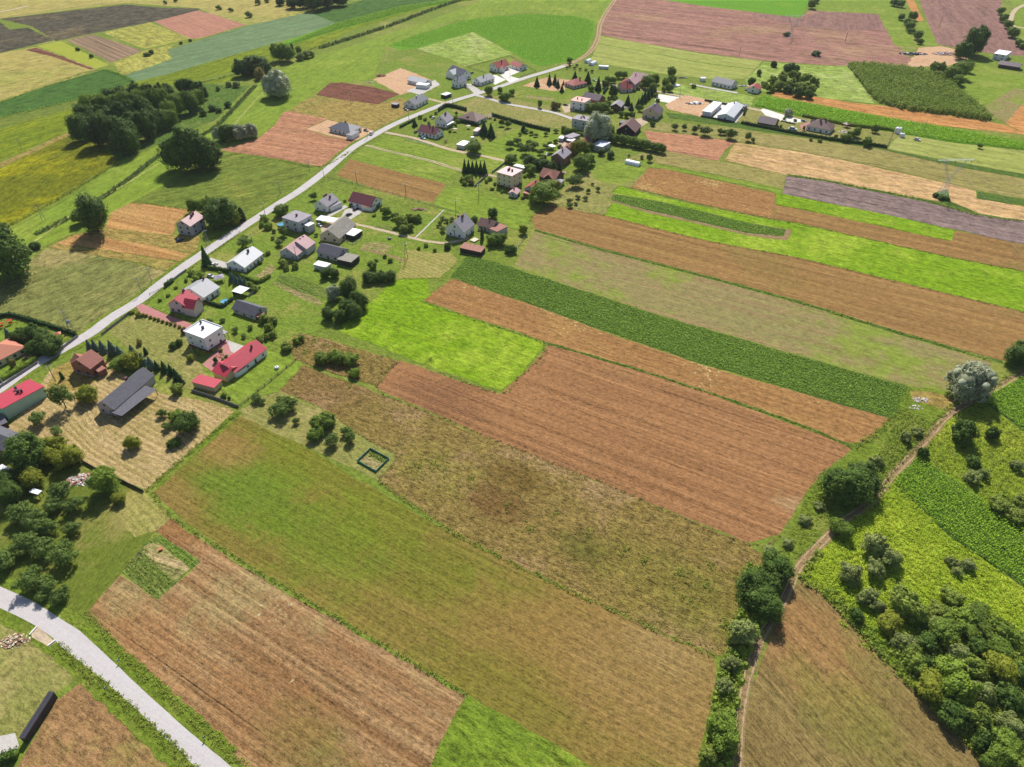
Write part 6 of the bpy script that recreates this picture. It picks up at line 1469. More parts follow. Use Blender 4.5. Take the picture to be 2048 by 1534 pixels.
# northern new houses
h_ = house('new_house', 'new white house with a pale grey roof and a flat garage on sandy ground', 'house', (821.2,150.7), (856.2,158.9), 5.6, 3.0, 11, 'white', 'lightgrey', 3, 2, 1, (), 'b')
annex(h_, (833,168.5), (838,164), (858.5,167.5), 3.3, 'white', 'white', ('garage_wall', 'garage_roof'))
house('new_house', 'new white house with an anthracite roof left of the little black shed', 'house', (817.1,200), (844.5,186.3), 6.6, 3.2, 12, 'white', 'dgrey', 4, 2, 1, ((0,-.3,.3),), 'b', chm=FRW)
h_ = house('large_new_house', 'large white house with dark grey and pale grey crossing roofs', 'house', (904.8,129.5), (932.9,140.4), 8.0, 4.0, 11, 'white', 'dgrey', 3, 2, 1, (), 'b')
wing(h_, (898.6,140.4), (917.8,134.5), 7.0, 3.8, 10, 'white', 'lightgrey')
house('tall_new_house', 'narrow white house with a grey roof and two dark chimneys by the parked car', 'house', (908.2,154.8), (927.4,149.3), 8.4, 4.2, 9, 'white', 'grey', 2, 2, 1, ((-.4,-.2,.3),(.4,.3,.3)), 'b', chm=CHIMG)
house('new_bungalow', 'white bungalow with a grey roof and dark chimney near the fork of lanes', 'house', (952,155.5), (980.8,145.9), 6.2, 3.0, 11, 'white', 'grey', 4, 2, 1, ((-.1,-.4,.3),), 'b', chm=CHIMG)
h_ = house('red_roofed_house', 'white house with a red gable roof inside the far fenced garden', 'house', (985.6,124.7), (1011,117.8), 8.2, 4.0, 11, 'white', 'redtile', 3, 2, 1, ((.25,-.4,.4),), 'b', chm=CHIMG)
wing(h_, (1003,131), (1007,123.5), 6.4, 3.2, 5, 'white', 'redtile', ('porch_wall', 'porch_roof'))
house('double_garage', 'white garage with a red roof beside the far red roofed house', 'garage', (1027.4,120.5), (1046.6,127.4), 5.6, 3.0, 10, 'white', 'redtile', 2, 2, 1, (), 'b')
block('black_shed', 'little black shed with a pale roof on the lawn by the road', 'shed', (884.2,189), (893.2,183.8), (901.4,187), 2.8, 'darkwood', 'lightgrey', 0, 0)
block('black_shed', 'little black shed with a grey roof by the sandy yard left of the road', 'shed', (783.5,208), (788,204.5), (798,207), 2.6, 'darkwood', 'felt', 0, 0)
h_ = house('grey_gabled_house', 'white gabled house with a mauve grey roof and a white terrace canopy', 'house', (880.1,232.2), (894.5,222.6), 8.4, 4.2, 11, 'white', 'felt', 2, 2, 1, ((.1,-.3,.4),(.35,-.3,.4)), 'b')
canopy(h_, (889,248.5), (896,240.4), (905.5,244.5), 3.0, 'white', 'terrace_canopy')
h_ = hip('hipped_house', 'white house with a dark brown hipped roof beside two tall conifers', 'house', (936,222), (954,226), 6.8, 3.1, 18, 15, 'white', 'brown', 4, 3, (), 'b')
wing(h_, (936,231), (940,225), 5.4, 3.0, 6, 'white', 'brown', ('porch_wall', 'porch_roof'))
house('maroon_roofed_house', 'low white house with a maroon tiled roof above the gravel lane', 'house', (842.5,247.9), (879.5,256.2), 6.6, 3.0, 11, 'white', 'maroon', 5, 2, 1, ((-.1,.2,.4),(.35,-.2,.4)), 'b')
block('white_roofed_shed', 'shed with a bright white flat roof beside the round lane tree', 'shed', (916.4,289), (926,280.1), (939.7,284.2), 3.0, 'grey', 'white', 0, 0)
block('garden_shed', 'small shed with a pinkish white roof by the tall conifers', 'shed', (948.5,262), (954,254.3), (963,256), 2.8, 'grey', 'pink', 0, 0)
# white villa in the red field
h_ = hip('new_villa', 'new white villa with a dark hipped roof on the edge of the red stubble', 'house', (682,243.5), (696,246.5), 6.6, 3.2, 21, 14, 'white', 'dgrey', 5, 3, ((0,.3),), 'b')
annex(h_, (706.5,272), (719,263), (708,260.5), 3.2, 'white', 'dgrey', ('garage_wall', 'garage_roof'))
# north east workshops
house('far_bungalow', 'white bungalow with an anthracite roof beside the hay meadow', 'house', (1430.5,152.3), (1471,161.1), 6.4, 3.2, 12, 'white', 'dgrey', 5, 2, 1, (), 'b')
house('cottage', 'small white cottage with a red roof at the end of the field lane', 'house', (1507.4,171.2), (1514.5,165), 6.0, 3.2, 10, 'white', 'redtile', 1, 1, 1, (), 'b')
block('workshop', 'long white workshop with a flat white roof behind the dark fence', 'workshop', (1407,222.1), (1427,202.2), (1444,205.1), 3.9, 'metalw', 'white', 6, 0, 1, 'b')
house('workshop', 'long workshop with a pale grey gabled roof beside the white yard', 'workshop', (1451.6,227.4), (1473.3,202.8), 5.4, 3.2, 13, 'metalw', 'lightgrey', 7, 1, 1, ((.7,.2,.3),), 'b', chm=CHIMG)
shelter('dark_shelter', 'dark roofed shelter behind the pale grey workshop', 'shed', (1485,213.5), (1489,207), (1497,209), 2.8, 'black')
house('log_cabin', 'brown log cabin with a dusky roof beside the white gravel yard', 'house', (1520.3,231), (1556.7,237.4), 6.2, 2.8, 11.5, 'log', 'purple', 3, 2, 1, (), 'b')
h_ = hip('brown_hipped_house', 'white house with a brown hipped roof and two chimneys by the rockery', 'house', (1637,237.5), (1653,240.5), 7.6, 3.2, 18, 14, 'white', 'brown', 4, 3, ((-.1,-.3),(.25,.1)), 'b')
wing(h_, (1622,238.5), (1650,242), 6.4, 3.2, 9, 'white', 'purple', ('rear_wall', 'rear_roof'), False)
block('far_house', 'white flat roofed house beyond the rubble yard', 'house', (1990,107), (1998,99), (2023,103), 5.4, 'white', 'white', 2, 2, 2, 'b')
house('far_barn', 'dark roofed barn at the right picture edge below the far white house', 'barn', (2001,120.5), (2044.7,127), 5.4, 3.0, 11, 'wood', 'purple', 3, 1, 1, (), 'b')
# long black shelter at the bottom left
h_ = block('woodshed', 'long narrow woodshed with a black corrugated roof on the bottom left lawn', 'shed', (35.4,1476.6), (48.8,1476.6), (119.6,1386.3), 2.6, 'darkwood', 'black', 0, 0, tilt=.3, ov=.1)
# ================================================================== YOUNG WOOD, HEDGES
def thicket(name, pts, sp, h, mat, label, leaves=34, size=.42):
    XY = poly_points(pts, sp, sp, .3, .5); n = len(XY)
    hh = h * rng.uniform(.7, 1.2, n) * (1 + .15 * np.sin(XY[:, 0] * .11) * np.cos(XY[:, 1] * .09)); r = sp * rng.uniform(.6, .95, n)
    d = rng.normal(size=(n * leaves, 3)); d /= np.linalg.norm(d, axis=1)[:, None]; d[:, 2] = np.abs(d[:, 2]) * 1.0 - .1
    R3 = np.repeat(np.c_[r, r, hh * .45], leaves, 0)
    P = np.repeat(np.c_[XY, hh * .55], leaves, 0) + d * R3 * rng.uniform(.8, 1.1, n * leaves)[:, None]
    V = leaf_quads(P, d + np.array([0, 0, .4]), size); F = np.arange(len(V)).reshape(-1, 4)
    cv, cf = [], []
    for (x, y), k, q in zip(XY, hh, r):
        o = len(cv)
        for a in range(5): cv.append((x + q * .7 * math.cos(a * 1.257), y + q * .7 * math.sin(a * 1.257), 0))
        for a in range(5): cv.append((x + q * .35 * math.cos(a * 1.257), y + q * .35 * math.sin(a * 1.257), k * .62))
        for a in range(5): cf.append((o + a, o + (a+1) % 5, o + 5 + (a+1) % 5, o + 5 + a))
        cf.append((o+5, o+6, o+7, o+8)); cf.append((o+5, o+8, o+9, o+9))
    F2 = np.array(cf) + len(V)
    me = bpy.data.meshes.new(name)
    allv = np.concatenate([V, np.array(cv)]); fl = [tuple(f) for f in F] + [tuple(dict.fromkeys(f)) for f in F2.tolist()]
    me.from_pydata(allv.tolist(), [], fl); me.materials.append(LM[mat])
    o = link_mesh(name, me); tag(o, label, 'wood', kind='stuff')
thicket('young_wood', [(1694,131),(1740,131),(1820,141),(1868,150),(1900,166),(1940,201),(1982,236),(1975,243),(1900,231),(1800,219),(1750,203),(1722,166)], 2.6, 5.0, 'olive', 'dense wedge shaped young wood beside the orange stubble')
thicket('undergrowth', [(1880,1205),(1960,1215),(2040,1260),(2080,1400),(2080,1540),(1985,1540),(1900,1440),(1850,1390),(1790,1310),(1800,1270),(1850,1250)], 1.9, 1.9, 'olive', 'tangled undergrowth between the bushes of the dense scrub', 30, .24)
thicket('undergrowth', [(1990,985),(2050,1010),(2100,1050),(2100,1095),(2040,1055),(2000,1030),(1975,1005)], 2.0, 1.9, 'broad', 'tangled undergrowth beyond the maize strip', 30, .24)
thicket('undergrowth', [(1640,1182),(1665,1178),(1720,1235),(1790,1305),(1850,1370),(1910,1440),(1900,1450),(1760,1312)], 1.5, 1.2, 'bush', 'rank green growth along the triangular stubble', 30, .2)
def hedge(pts, h, wd, mat, label, dens=34, size=.24, name='hedge'):
    P = smooth_px(pts, 2) if len(pts) > 2 else [G(*p) for p in pts]
    V = []; cv = []; cf = []
    for a, b in zip(P, P[1:]):
        d = b - a; L = d.length
        if L < .05: continue
        d /= L; nn = np.array((-d.y, d.x, 0)); dd = np.array(d); aa = np.array(a)
        k = int(L * dens * (h + wd) * .5)
        t = rng.uniform(0, L, k); s = rng.uniform(-1, 1, k); u = rng.uniform(.05, 1, k); top = rng.uniform(size=k) < .38
        bm_ = 1 + .12 * np.sin(t * 2.1) + rng.uniform(-.08, .08, k)
        off = np.where(top, s * wd * .5, np.sign(s) * wd * .5 * (1 - .2 * u)) * bm_
        z = np.where(top, h * rng.uniform(.92, 1.06, k), h * u) * bm_
        V.append(leaf_quads(aa + dd * t[:, None] + nn * off[:, None] + np.array([0, 0, 1]) * z[:, None], nn * np.where(top, 0, np.sign(s))[:, None] + np.array([0, 0, .6]), size))
        o = len(cv); w2 = wd * .36
        for q in (aa, np.array(b)):
            for sg, z in ((-1, 0), (1, 0), (1, h * .86), (-1, h * .86)): cv.append(tuple(q + nn * sg * w2 + np.array([0, 0, z])))
        cf += [(o, o+1, o+5, o+4), (o+1, o+2, o+6, o+5), (o+2, o+3, o+7, o+6), (o+3, o, o+4, o+7), (o, o+3, o+2, o+1), (o+4, o+5, o+6, o+7)]
    V = np.concatenate(V); F = np.concatenate([np.arange(len(V)).reshape(-1, 4), np.array(cf) + len(V)])
    me = np_mesh(name, np.concatenate([V, np.array(cv)]), F)
    o = link_mesh(name, me, LM[mat]); tag(o, label, 'hedge')
hedge([(877,223),(886,217),(896,213),(915,217),(933,222)], 2.6, 1.3, 'conifer', 'clipped thuja hedge round the corner of the garden with the brown hipped roof')
hedge([(905,239),(930,246),(957,253)], 2.4, 1.2, 'conifer', 'dark thuja hedge in front of the brown hipped house')
hedge([(984,232),(1022,243),(1060,254),(1100,263)], 2.4, 1.2, 'conifer', 'long thuja hedge between dry lawn and bright garden')
hedge([(417,538),(440,541),(460,546)], 2.0, 1.4, 'dark', 'hedge below the white driveway')
hedge([(463,547),(490,556),(514,566),(528,562),(541,553)], 1.8, 1.4, 'bush', 'curving hedge round the garden bed of the white house')
hedge([(331,575),(347,563)], 2.2, 1.6, 'conifer', 'short dark hedge along the road before the grey roofed bungalow')
hedge([(409,605),(426,610),(445,615),(456,607),(466,600)], 1.6, 1.2, 'conifer', 'angled dark hedge round the lawn with the round pool')
hedge([(-10,769),(20,752),(50,734),(74,718)], 1.8, 2.2, 'bush', 'clipped hedge behind the roadside fence of the orange roofed villa')
hedge([(32,699),(50,705),(67,713)], 2.0, 1.8, 'yellow', 'bright hedge beside the paved entrance of the villa')
hedge([(-10,640),(18,631),(60,642),(98,653),(153,671)], 1.8, 1.5, 'conifer', 'long dark hedge between the deep green field and the villa garden')
hedge([(1482,247),(1507,252),(1545,259),(1580,266),(1620,273),(1662,280),(1728,289),(1773,296)], 2.0, 1.5, 'conifer', 'long dark hedge below the log cabin and the brown hipped house')
hedge([(1604,233),(1650,242),(1700,252),(1760,258),(1788,262)], 2.0, 1.8, 'bush', 'loose hedge between tall maize and rockery garden')
hedge([(1487,231),(1492,218)], 2.2, 1.2, 'conifer', 'short hedge right of the pale grey workshop')
hedge([(1207,188),(1216,176)], 2.4, 1.4, 'conifer', 'short dark hedge left of the oval tree')
hedge([(1123,265),(1140,268),(1170,272)], 2.2, 2.0, 'broad', 'overgrown hedge below the two flat roofed blocks')
hedge([(800,256),(815,248),(830,241)], 1.6, 1.2, 'conifer', 'low dark hedge along the road by the maroon roof')
hedge([(0,1526),(20,1516),(38,1512)], 2.2, 2.6, 'dark', 'dark hedge corner at the very bottom left')
hedge([(1562,243),(1590,249)], 1.0, 1.2, 'weed', 'low flower border under the white gravel yard')
# ================================================================== FENCES
FM = {'concrete': surf_mat('grey concrete fence', C(150,146,144), C(122,118,116), amt=.6), 'dark': surf_mat('dark weathered fence', C(84,78,74), C(64,60,58), amt=.6),
      'green': surf_mat('green netting fence', C(70,150,124), C(60,134,110), amt=.4), 'wood': surf_mat('pale board fence', C(178,164,144), C(150,136,116), amt=.6),
      'steel': surf_mat('steel railing', C(170,176,188), C(140,146,158), amt=.4, rough=.4)}
_pb = MB(); _pb.box(-.07, .07, -.07, .07, 0, 1); POST = {k: None for k in FM}
for k in FM: POST[k] = _pb.mesh('post'); POST[k].materials.append(FM[k])
def fence(pts, h, mat, label, panel=True, step=3.0, name='fence', rails=2):
    P = [G(*p) for p in pts]
    root = empty(name, P[0]); tag(root, label, 'fence'); o0 = P[0]
    b = MB(); cnt = 0
    for a, c in zip(P, P[1:]):
        d = c - a; L = d.length; d /= L; nn = Vector((-d.y, d.x, 0)); k = max(1, int(L / step)); q = L / k
        for i in range(k + 1):
            if i == k and c is not P[-1]: continue
            if cnt < 99:
                o = bpy.data.objects.new('post', POST[mat]); COL.objects.link(o); o.parent = root
                w_ = a + d * q * i - o0; o.location = w_; o.rotation_euler = (0, 0, math.atan2(d.y, d.x)); o.scale = (1.2, 1.2, h + .12); cnt += 1
        for i in range(k):
            s, e = a + d * (q * i + .1) - o0, a + d * (q * (i + 1) - .1) - o0
            spans = [(.06, h)] if panel else [(h * (r + 1) / (rails + .3) - .05, h * (r + 1) / (rails + .3) + .05) for r in range(rails)]
            for z0, z1 in spans:
                t = nn * .035
                v = [s - t, e - t, e + t, s + t]
                b.add([(x.x, x.y, z0) for x in v] + [(x.x, x.y, z1) for x in v], [(0,3,2,1),(4,5,6,7),(0,1,5,4),(1,2,6,5),(2,3,7,6),(3,0,4,7)])
    b.obj('panel' if panel else 'rail', FM[mat], root)
fence([(204,671),(234,648),(262,626)], 1.3, 'concrete', 'grey panel fence between the road and the white house lawn')
fence([(-12,784),(30,757),(76,727)], 1.2, 'concrete', 'grey brick fence along the road before the orange roofed villa')
fence([(116,706),(136,690),(157,674)], 1.4, 'concrete', 'grey fence along the road before the dense garden')
fence([(165,924),(192,939),(220,951),(252,967),(287,984)], 1.2, 'dark', 'dark fence between raked straw and orchard')
fence([(477,815),(516,783),(556,750),(591,722)], 1.1, 'dark', 'thin wire fence along the mown lawn', False, 4.0, 'wire_fence')
fence([(384,783),(410,791),(437,800),(477,815)], 1.3, 'concrete', 'grey panel fence under the little red garage')
fence([(715,923.6),(741,899),(778,918.7),(752,944.4),(715,923.6)], .9, 'green', 'green netting fence round the tiny vegetable garden', True, 2.5, 'net_fence')
fence([(949,375),(962,363),(976,350)], 1.4, 'concrete', 'near stretch of the grey fence before the cream house')
fence([(984,347),(1000,335),(1014,324)], 1.4, 'concrete', 'far stretch of the grey fence before the cream house')
fence([(970,147),(935,135),(1019,112.5),(1072,144),(1041,155)], 1.3, 'dark', 'dark fence round the garden of the far red roofed house', False)
fence([(656,356),(730,374),(800,392),(850,408),(886,418),(917,426)], 1.0, 'dark', 'long dark fence between golden stubble and the house lawns', False, 5.0)
fence([(346,562),(359,552),(373,542)], 1.3, 'steel', 'steel fence along the road before the grey bungalow')
fence([(498,595),(509,585),(521,576)], 1.4, 'concrete', 'grey wall right of the white roofed shed')
fence([(1401,234),(1430,239),(1463,245)], 1.4, 'dark', 'dark board fence before the two workshops')
fence([(1773,297),(1780,280),(1787,263)], 1.3, 'dark', 'fence at the right end of the rockery garden', False)
fence([(1409,202),(1440,208),(1475,214),(1492,217)], 1.6, 'dark', 'tall dark fence behind the workshops')
fence([(300,590),(318,582),(333,575)], 1.1, 'dark', 'dark fence along the road before the crimson gabled house', False)
fence([(1055,470),(1043,484),(1030,505)], 1.1, 'wood', 'board fence at the corner of the pale field', False)
fence([(685,480),(705,490),(722,480),(724,472)], 1.2, 'wood', 'plank pen fence in front of the big old barn', False)
fence([(423,508),(440,496),(470,474),(480,466)], 1.0, 'dark', 'low fence between the road and the white house lawn', False)
fence([(810,280),(840,287),(868,293)], 1.1, 'steel', 'railing before the maroon roofed house', False)
fence([(942,188),(930,172),(985,176)], 1.0, 'wood', 'pale fence by the new bungalow driveway', False)
# ================================================================== POLES AND PYLONS
PM = surf_mat('concrete pole', C(170,164,158), C(140,134,128), amt=.5)
PW = surf_mat('wooden pole', C(112,96,82), C(84,72,62), amt=.6)
ST = surf_mat('galvanised steel', C(176,184,190), C(150,158,164), amt=.4, rough=.45, metal=.3)
INS = flat_mat('brown insulator', C(90,60,50), rough=.3)
def pole(px, py, h, label, mat=PM, arm=1.6, style='single', rz=.8, lamp=False):
    p = G(px, py); root = empty({'single': 'utility_pole', 'frame': 'utility_pole', 'lamp': 'street_lamp'}['lamp' if lamp else style], p, rz)
    tag(root, label, 'street lamp' if lamp else 'utility pole')
    b = MB()
    if style == 'frame':
        b.tube((-.9, 0, 0), (-.18, 0, h), .14, .10); b.tube((.9, 0, 0), (.18, 0, h), .14, .10); b.tube((-.62, 0, h * .4), (.62, 0, h * .4), .07, .07)
    else: b.tube((0, 0, 0), (0, 0, h), .17, .11, 8)
    b.obj('shaft', mat, root)
    if lamp:
        a = MB(); a.tube((0, 0, h - .1), (0, -1.6, h + .45), .05, .04); a.obj('arm', ST, root)
        c = MB(); c.box(-.14, .14, -2.2, -1.55, h + .40, h + .54); c.obj('lamp_head', FRW, root)
    else:
        a = MB(); a.box(-arm, arm, -.07, .07, h - .75, h - .6); a.obj('crossarm', ST, root)
        for x in (-arm * .9, 0, arm * .9):
            i = MB(); i.lathe([(.05, h - .6 if x else h), (.09, h - .5 if x else h + .1), (.05, h - .3 if x else h + .3)], 8, (x, 0)); i.obj('insulator', INS, root)
    return root
t = pole(142, 659, 10.5, 'lattice transformer pole at the hedge beside the road', ST, 1.5, 'frame')
b = MB(); b.box(-.7, .7, -1.0, -.25, 3.6, 5.0); b.box(-.5, .5, -.9, -.35, 5.0, 5.3); b.obj('transformer', FM['steel'], t)
pole(304, 564, 8.5, 'pole standing in the deep green field beside the road', PM)
pole(284, 585, 8.5, 'pole at the near corner of the deep green field', PM)
pole(417, 492, 9.5, 'pole between the unfinished house and the road', PM, style='frame')
pole(531, 432, 8.5, 'street lamp opposite the cube house', PM, lamp=True, rz=.6)
pole(649, 360, 8.5, 'street lamp by the end of the golden garden stubble', PM, lamp=True, rz=.6)
pole(561, 387, 8.5, 'pole on the edge of the green field beside the road', PM)
pole(620, 344, 8.5, 'pole at the corner of green field and red stubble', PM)
pole(508, 496, 8.0, 'pole behind the white house with the ribbed roof', PW)
pole(714, 368, 8.5, 'wooden pole before the golden garden stubble', PW)
pole(813, 518, 9.5, 'A shaped wooden pole on the raked patch', PW, style='frame')
pole(958, 396, 9.5, 'wooden pole below the cream house fence', PW)
pole(912, 426, 8.5, 'wooden pole behind the white gabled house', PW)
pole(812, 390, 8.0, 'wooden pole at the end of the golden garden stubble', PW)
pole(594, 522, 8.5, 'pole in front of the pink steel roof', PW)
pole(704, 206, 9.5, 'double pole in the tawny fallow by the tilled soil', PM, style='frame')
pole(44, 300, 8.5, 'pole on the yellow green crop at the left', PM)
pole(88, 441, 9.5, 'pole beside the ditch at the left', PM, style='frame')
pole(1359, 196, 9.0, 'pole at the corner of the white concrete pad', PM)
pole(1478, 114, 10.0, 'wooden pole on the edge of the pink field', PW)
pole(1690, 85, 10.0, 'A shaped pole in the middle of the pink field', PW, style='frame')
pole(1878, 55, 10.0, 'far pole on the mauve soil', PW)
pole(1020, 156, 7.5, 'lamp post on the white yard of the far red roofed house', ST, lamp=True)
pole(906, 210, 8.0, 'pole at the lane junction by the thuja corner', PM)
pole(818, 240, 8.0, 'pole beside the road near the maroon roof', PM)
pole(735, 275, 8.0, 'pole by the white villa at the roadside', PM)
pole(973, 172, 7.5, 'pole before the new bungalow', PM)
pole(1846, 266, 9.0, 'wooden pole at the edge of the hay meadow', PW)
pole(111, 762, 8.5, 'wooden pole on the yard of the brick house', PW)
pole(8, 770, 7.0, 'thin lamp post behind the villa hedge', ST, lamp=True)
def pylon(px, py, ang, label, H=23.0):
    p = G(px, py); root = empty('power_pylon', p, ang); tag(root, label, 'pylon')
    b = MB(); r = .05
    s0, s1, zw = 2.4, .75, H * .46
    cs = lambda s, z: [(-s, -s, z), (s, -s, z), (s, s, z), (-s, s, z)]
    n = 5; prev = cs(s0, 0)
    for k in range(1, n + 1):
        f = k / n; cur = cs(s0 + (s1 - s0) * f, zw * f)
        for i in range(4):
            b.tube(prev[i], cur[i], r * 1.3, r * 1.3, 4); b.tube(cur[i], cur[(i+1) % 4], r, r, 4)
            b.tube(prev[i], cur[(i+1) % 4], r * .8, r * .8, 4); b.tube(prev[(i+1) % 4], cur[i], r * .8, r * .8, 4)
        prev = cur
    b.obj('lattice_body', ST, root)
    zt = H * .96; xo = 6.6
    for sg in (-1, 1):
        a = MB(); pv = [Vector((sg * .1, -s1, zw)), Vector((sg * s1, -s1, zw)), Vector((sg * s1, s1, zw)), Vector((sg * .1, s1, zw))]
        m = 5
        for k in range(1, m + 1):
            f = k / m; cx = sg * (.5 + (xo - .5) * f); w_ = .55; z = zw + (zt - zw) * f
            cur = [Vector((cx - w_, -w_, z)), Vector((cx + w_, -w_, z)), Vector((cx + w_, w_, z)), Vector((cx - w_, w_, z))]
            for i in range(4):
                a.tube(pv[i], cur[i], r, r, 4); a.tube(cur[i], cur[(i+1) % 4], r * .7, r * .7, 4); a.tube(pv[i], cur[(i+1) % 4], r * .6, r * .6, 4)
            pv = cur
        a.obj('fork_arm', ST, root)
        e = MB(); e.tube((sg * xo, 0, zt), (sg * xo, 0, H + 2.0), r, r * .6, 4); e.obj('earth_wire_peak', ST, root)
    c = MB(); k = 12; xs = [-11 + 22 * i / k for i in range(k + 1)]
    for i in range(k):
        for y in (-.5, .5):
            c.tube((xs[i], y, zt), (xs[i+1], y, zt), r, r, 4); c.tube((xs[i], y, zt + 1.0), (xs[i+1], y, zt + 1.0), r, r, 4)
            c.tube((xs[i], y, zt), (xs[i+1], y, zt + 1.0), r * .7, r * .7, 4)
        c.tube((xs[i], -.5, zt), (xs[i+1], .5, zt), r * .7, r * .7, 4)
    c.obj('crossbeam', ST, root)
    for x in (-10, 0, 10):
        i = MB(); i.lathe([(.05, zt - 1.9), (.16, zt - 1.7), (.10, zt - 1.2), (.16, zt - .8), (.05, zt - .1)], 8, (x, 0)); i.obj('insulator', INS, root)
    return root, zt - 1.9
PA, PB = G(1884, 391), G(1580, 78)
dv = (PB - PA); ANG = math.atan2(dv.y, dv.x) - math.pi / 2
p1, zi = pylon(1884, 391, .05, 'tall lattice power pylon on the straw field')
p2, _ = pylon(1580, 78, .05, 'far faint power pylon beyond the pink field')
PC = PA - dv * .55
WIREM = surf_mat('aluminium cable', C(190,190,190), rough=.35, metal=.5)
for nm, x in (('left', -10), ('middle', 0), ('right', 10)):
    for q0, q1, lab in ((PA, PB, 'power cable from the near pylon to the far pylon, {} of three'.format(nm)), (PA, PC, 'power cable leaving the near pylon towards the viewer, {} of three'.format(nm))):
        b = MB(); N_ = 14; pts = []
        c_, s_ = math.cos(.05), math.sin(.05)
        a0 = Vector((q0.x + x * c_, q0.y + x * s_, zi)); a1 = Vector((q1.x + x * c_, q1.y + x * s_, zi))
        for i in range(N_ + 1):
            f = i / N_; v = a0.lerp(a1, f); v.z -= 6.0 * 4 * f * (1 - f) * min(1, (a1 - a0).length / 330); pts.append(v)
        for i in range(N_): b.tube(pts[i], pts[i+1], .035, .035, 4)
        tag(b.obj('power_cable', WIREM), lab, 'cable', 'cables of the power line')
# ================================================================== VEHICLES
CARC = {k: flat_mat(k + ' car paint', c, rough=.25, spec=.6) for k, c in {'white': C(230,230,232), 'black': C(36,38,44), 'blue': C(110,160,200), 'silver': C(170,176,184), 'navy': C(50,60,90)}.items()}
TYRE = flat_mat('black tyre', C(34,34,36), rough=.9); RIM = flat_mat('grey rim', C(150,152,156), rough=.35, metal=.5); LIGHT = flat_mat('clear headlight', C(220,224,230), rough=.1); TAIL = flat_mat('red tail light', C(170,30,30), rough=.2)
def car_parts():
    b = MB(); b.prism([(-2.1,.35),(2.1,.35),(2.15,.62),(1.95,.80),(1.0,.92),(-1.55,.95),(-2.05,.88),(-2.15,.6)], 'y', -.86, .86); body = b.mesh('body')
    b = MB(); lo = [(1.05,.925),(-1.75,.95)]
    b.add([(1.05,-.78,.93),(1.05,.78,.93),(-1.75,.78,.955),(-1.75,-.78,.955),(.35,-.62,1.44),(.35,.62,1.44),(-1.2,.62,1.46),(-1.2,-.62,1.46)], [(0,1,2,3),(0,4,5,1),(1,5,6,2),(2,6,7,3),(3,7,4,0)]); glass = b.mesh('glass'); glass.materials.append(GL)
    b = MB(); b.box(-1.2,.35,-.63,.63,1.462,1.50); roof = b.mesh('roof')
    b = MB(); b.lathe([(.20,-.1),(.32,-.1),(.33,0),(.32,.1),(.20,.1)], 12); tyre = b.mesh('tyre'); tyre.materials.append(TYRE)
    b = MB(); b.lathe([(.02,-.09),(.19,-.09),(.19,.12),(.02,.12)], 10); rim = b.mesh('rim'); rim.materials.append(RIM)
    b = MB(); b.box(-.05,.05,-.2,.2,-.07,.07); hl = b.mesh('headlight'); hl.materials.append(LIGHT); tl = hl.copy(); tl.name = 'tail_light'; tl.materials.clear(); tl.materials.append(TAIL)
    return body, glass, roof, tyre, rim, hl, tl
CP_ = car_parts()
CBODY = {}
for k in CARC:
    a, r = CP_[0].copy(), CP_[2].copy(); a.materials.append(CARC[k]); r.materials.append(CARC[k]); CBODY[k] = (a, r)
def car(px, py, qx, qy, col, label, sc=1.0, name='parked_car', cat='car', hs=1.0):
    p, q = G(px, py), G(qx, qy); root = empty(name, p, math.atan2(q.y - p.y, q.x - p.x)); root.scale = (sc, sc, sc * hs); tag(root, label, cat)
    def add(nm, me, par=root, loc=(0,0,0), rot=(0,0,0)):
        o = bpy.data.objects.new(nm, me); COL.objects.link(o); o.parent = par; o.location = loc; o.rotation_euler = rot; return o
    add('body', CBODY[col][0]); add('glass', CP_[1]); add('roof', CBODY[col][1])
    for x in (-1.3, 1.35):
        for y in (-.82, .82):
            t_ = add('wheel', CP_[3], root, (x, y, .33), (math.pi / 2, 0, 0)); add('rim', CP_[4], t_)
    for y in (-.6, .6): add('headlight', CP_[5], root, (2.1, y, .68)); add('tail_light', CP_[6], root, (-2.11, y, .72))
car(429, 531, 436, 527, 'white', 'white car parked beside the tall spruce')
car(640, 452, 648, 456, 'white', 'white car parked under the white roofed carport')
car(712, 420, 720, 416, 'black', 'black car in front of the maroon brown outbuilding')
car(698, 431, 706, 427, 'black', 'black car behind the big old barn')
car(422, 554, 432, 556, 'white', 'white car beside the small pyramid roofed gazebo')
car(867, 237, 875, 233, 'white', 'white car beside the mauve roofed gabled house')
car(846, 278, 854, 280, 'blue', 'blue car before the maroon roofed house')
car(832, 265, 838, 260, 'black', 'dark car at the left end of the maroon roofed house')
car(813, 221, 820, 223, 'silver', 'silver car before the anthracite roofed new house')
car(933, 177, 939, 180, 'black', 'black car beside the narrow two chimney house')
car(944, 147, 951, 144, 'navy', 'dark car behind the big crossing roofs')
car(937, 153, 944, 150, 'black', 'black car right of the big crossing roofs')
car(1131, 211, 1138, 212, 'black', 'black car beside the salmon roofed house')
car(1189, 162, 1197, 164, 'white', 'white car right of the pink bungalow')
car(1094, 310, 1100, 305, 'white', 'white car before the red brick house')
car(732, 262, 738, 264, 'black', 'black car in the yard of the new villa')
car(1607, 243, 1615, 245, 'silver', 'silver car left of the brown hipped house')
car(1493, 180, 1499, 178, 'silver', 'silver car beside the small red roofed cottage')
car(360, 482, 366, 479, 'navy', 'dark car in the shade of the unfinished house')
car(743, 269, 748, 263, 'white', 'white van at the roadside by the new villa', 1.25, 'parked_van', 'van', 1.15)
car(1585, 261, 1594, 262, 'white', 'white camper van behind the dark hedge', 1.5, 'camper_van', 'van', 1.2)
car(1834, 281, 1842, 283, 'white', 'white trailer like van on the hay meadow', 1.1, 'parked_van', 'van', 1.1)
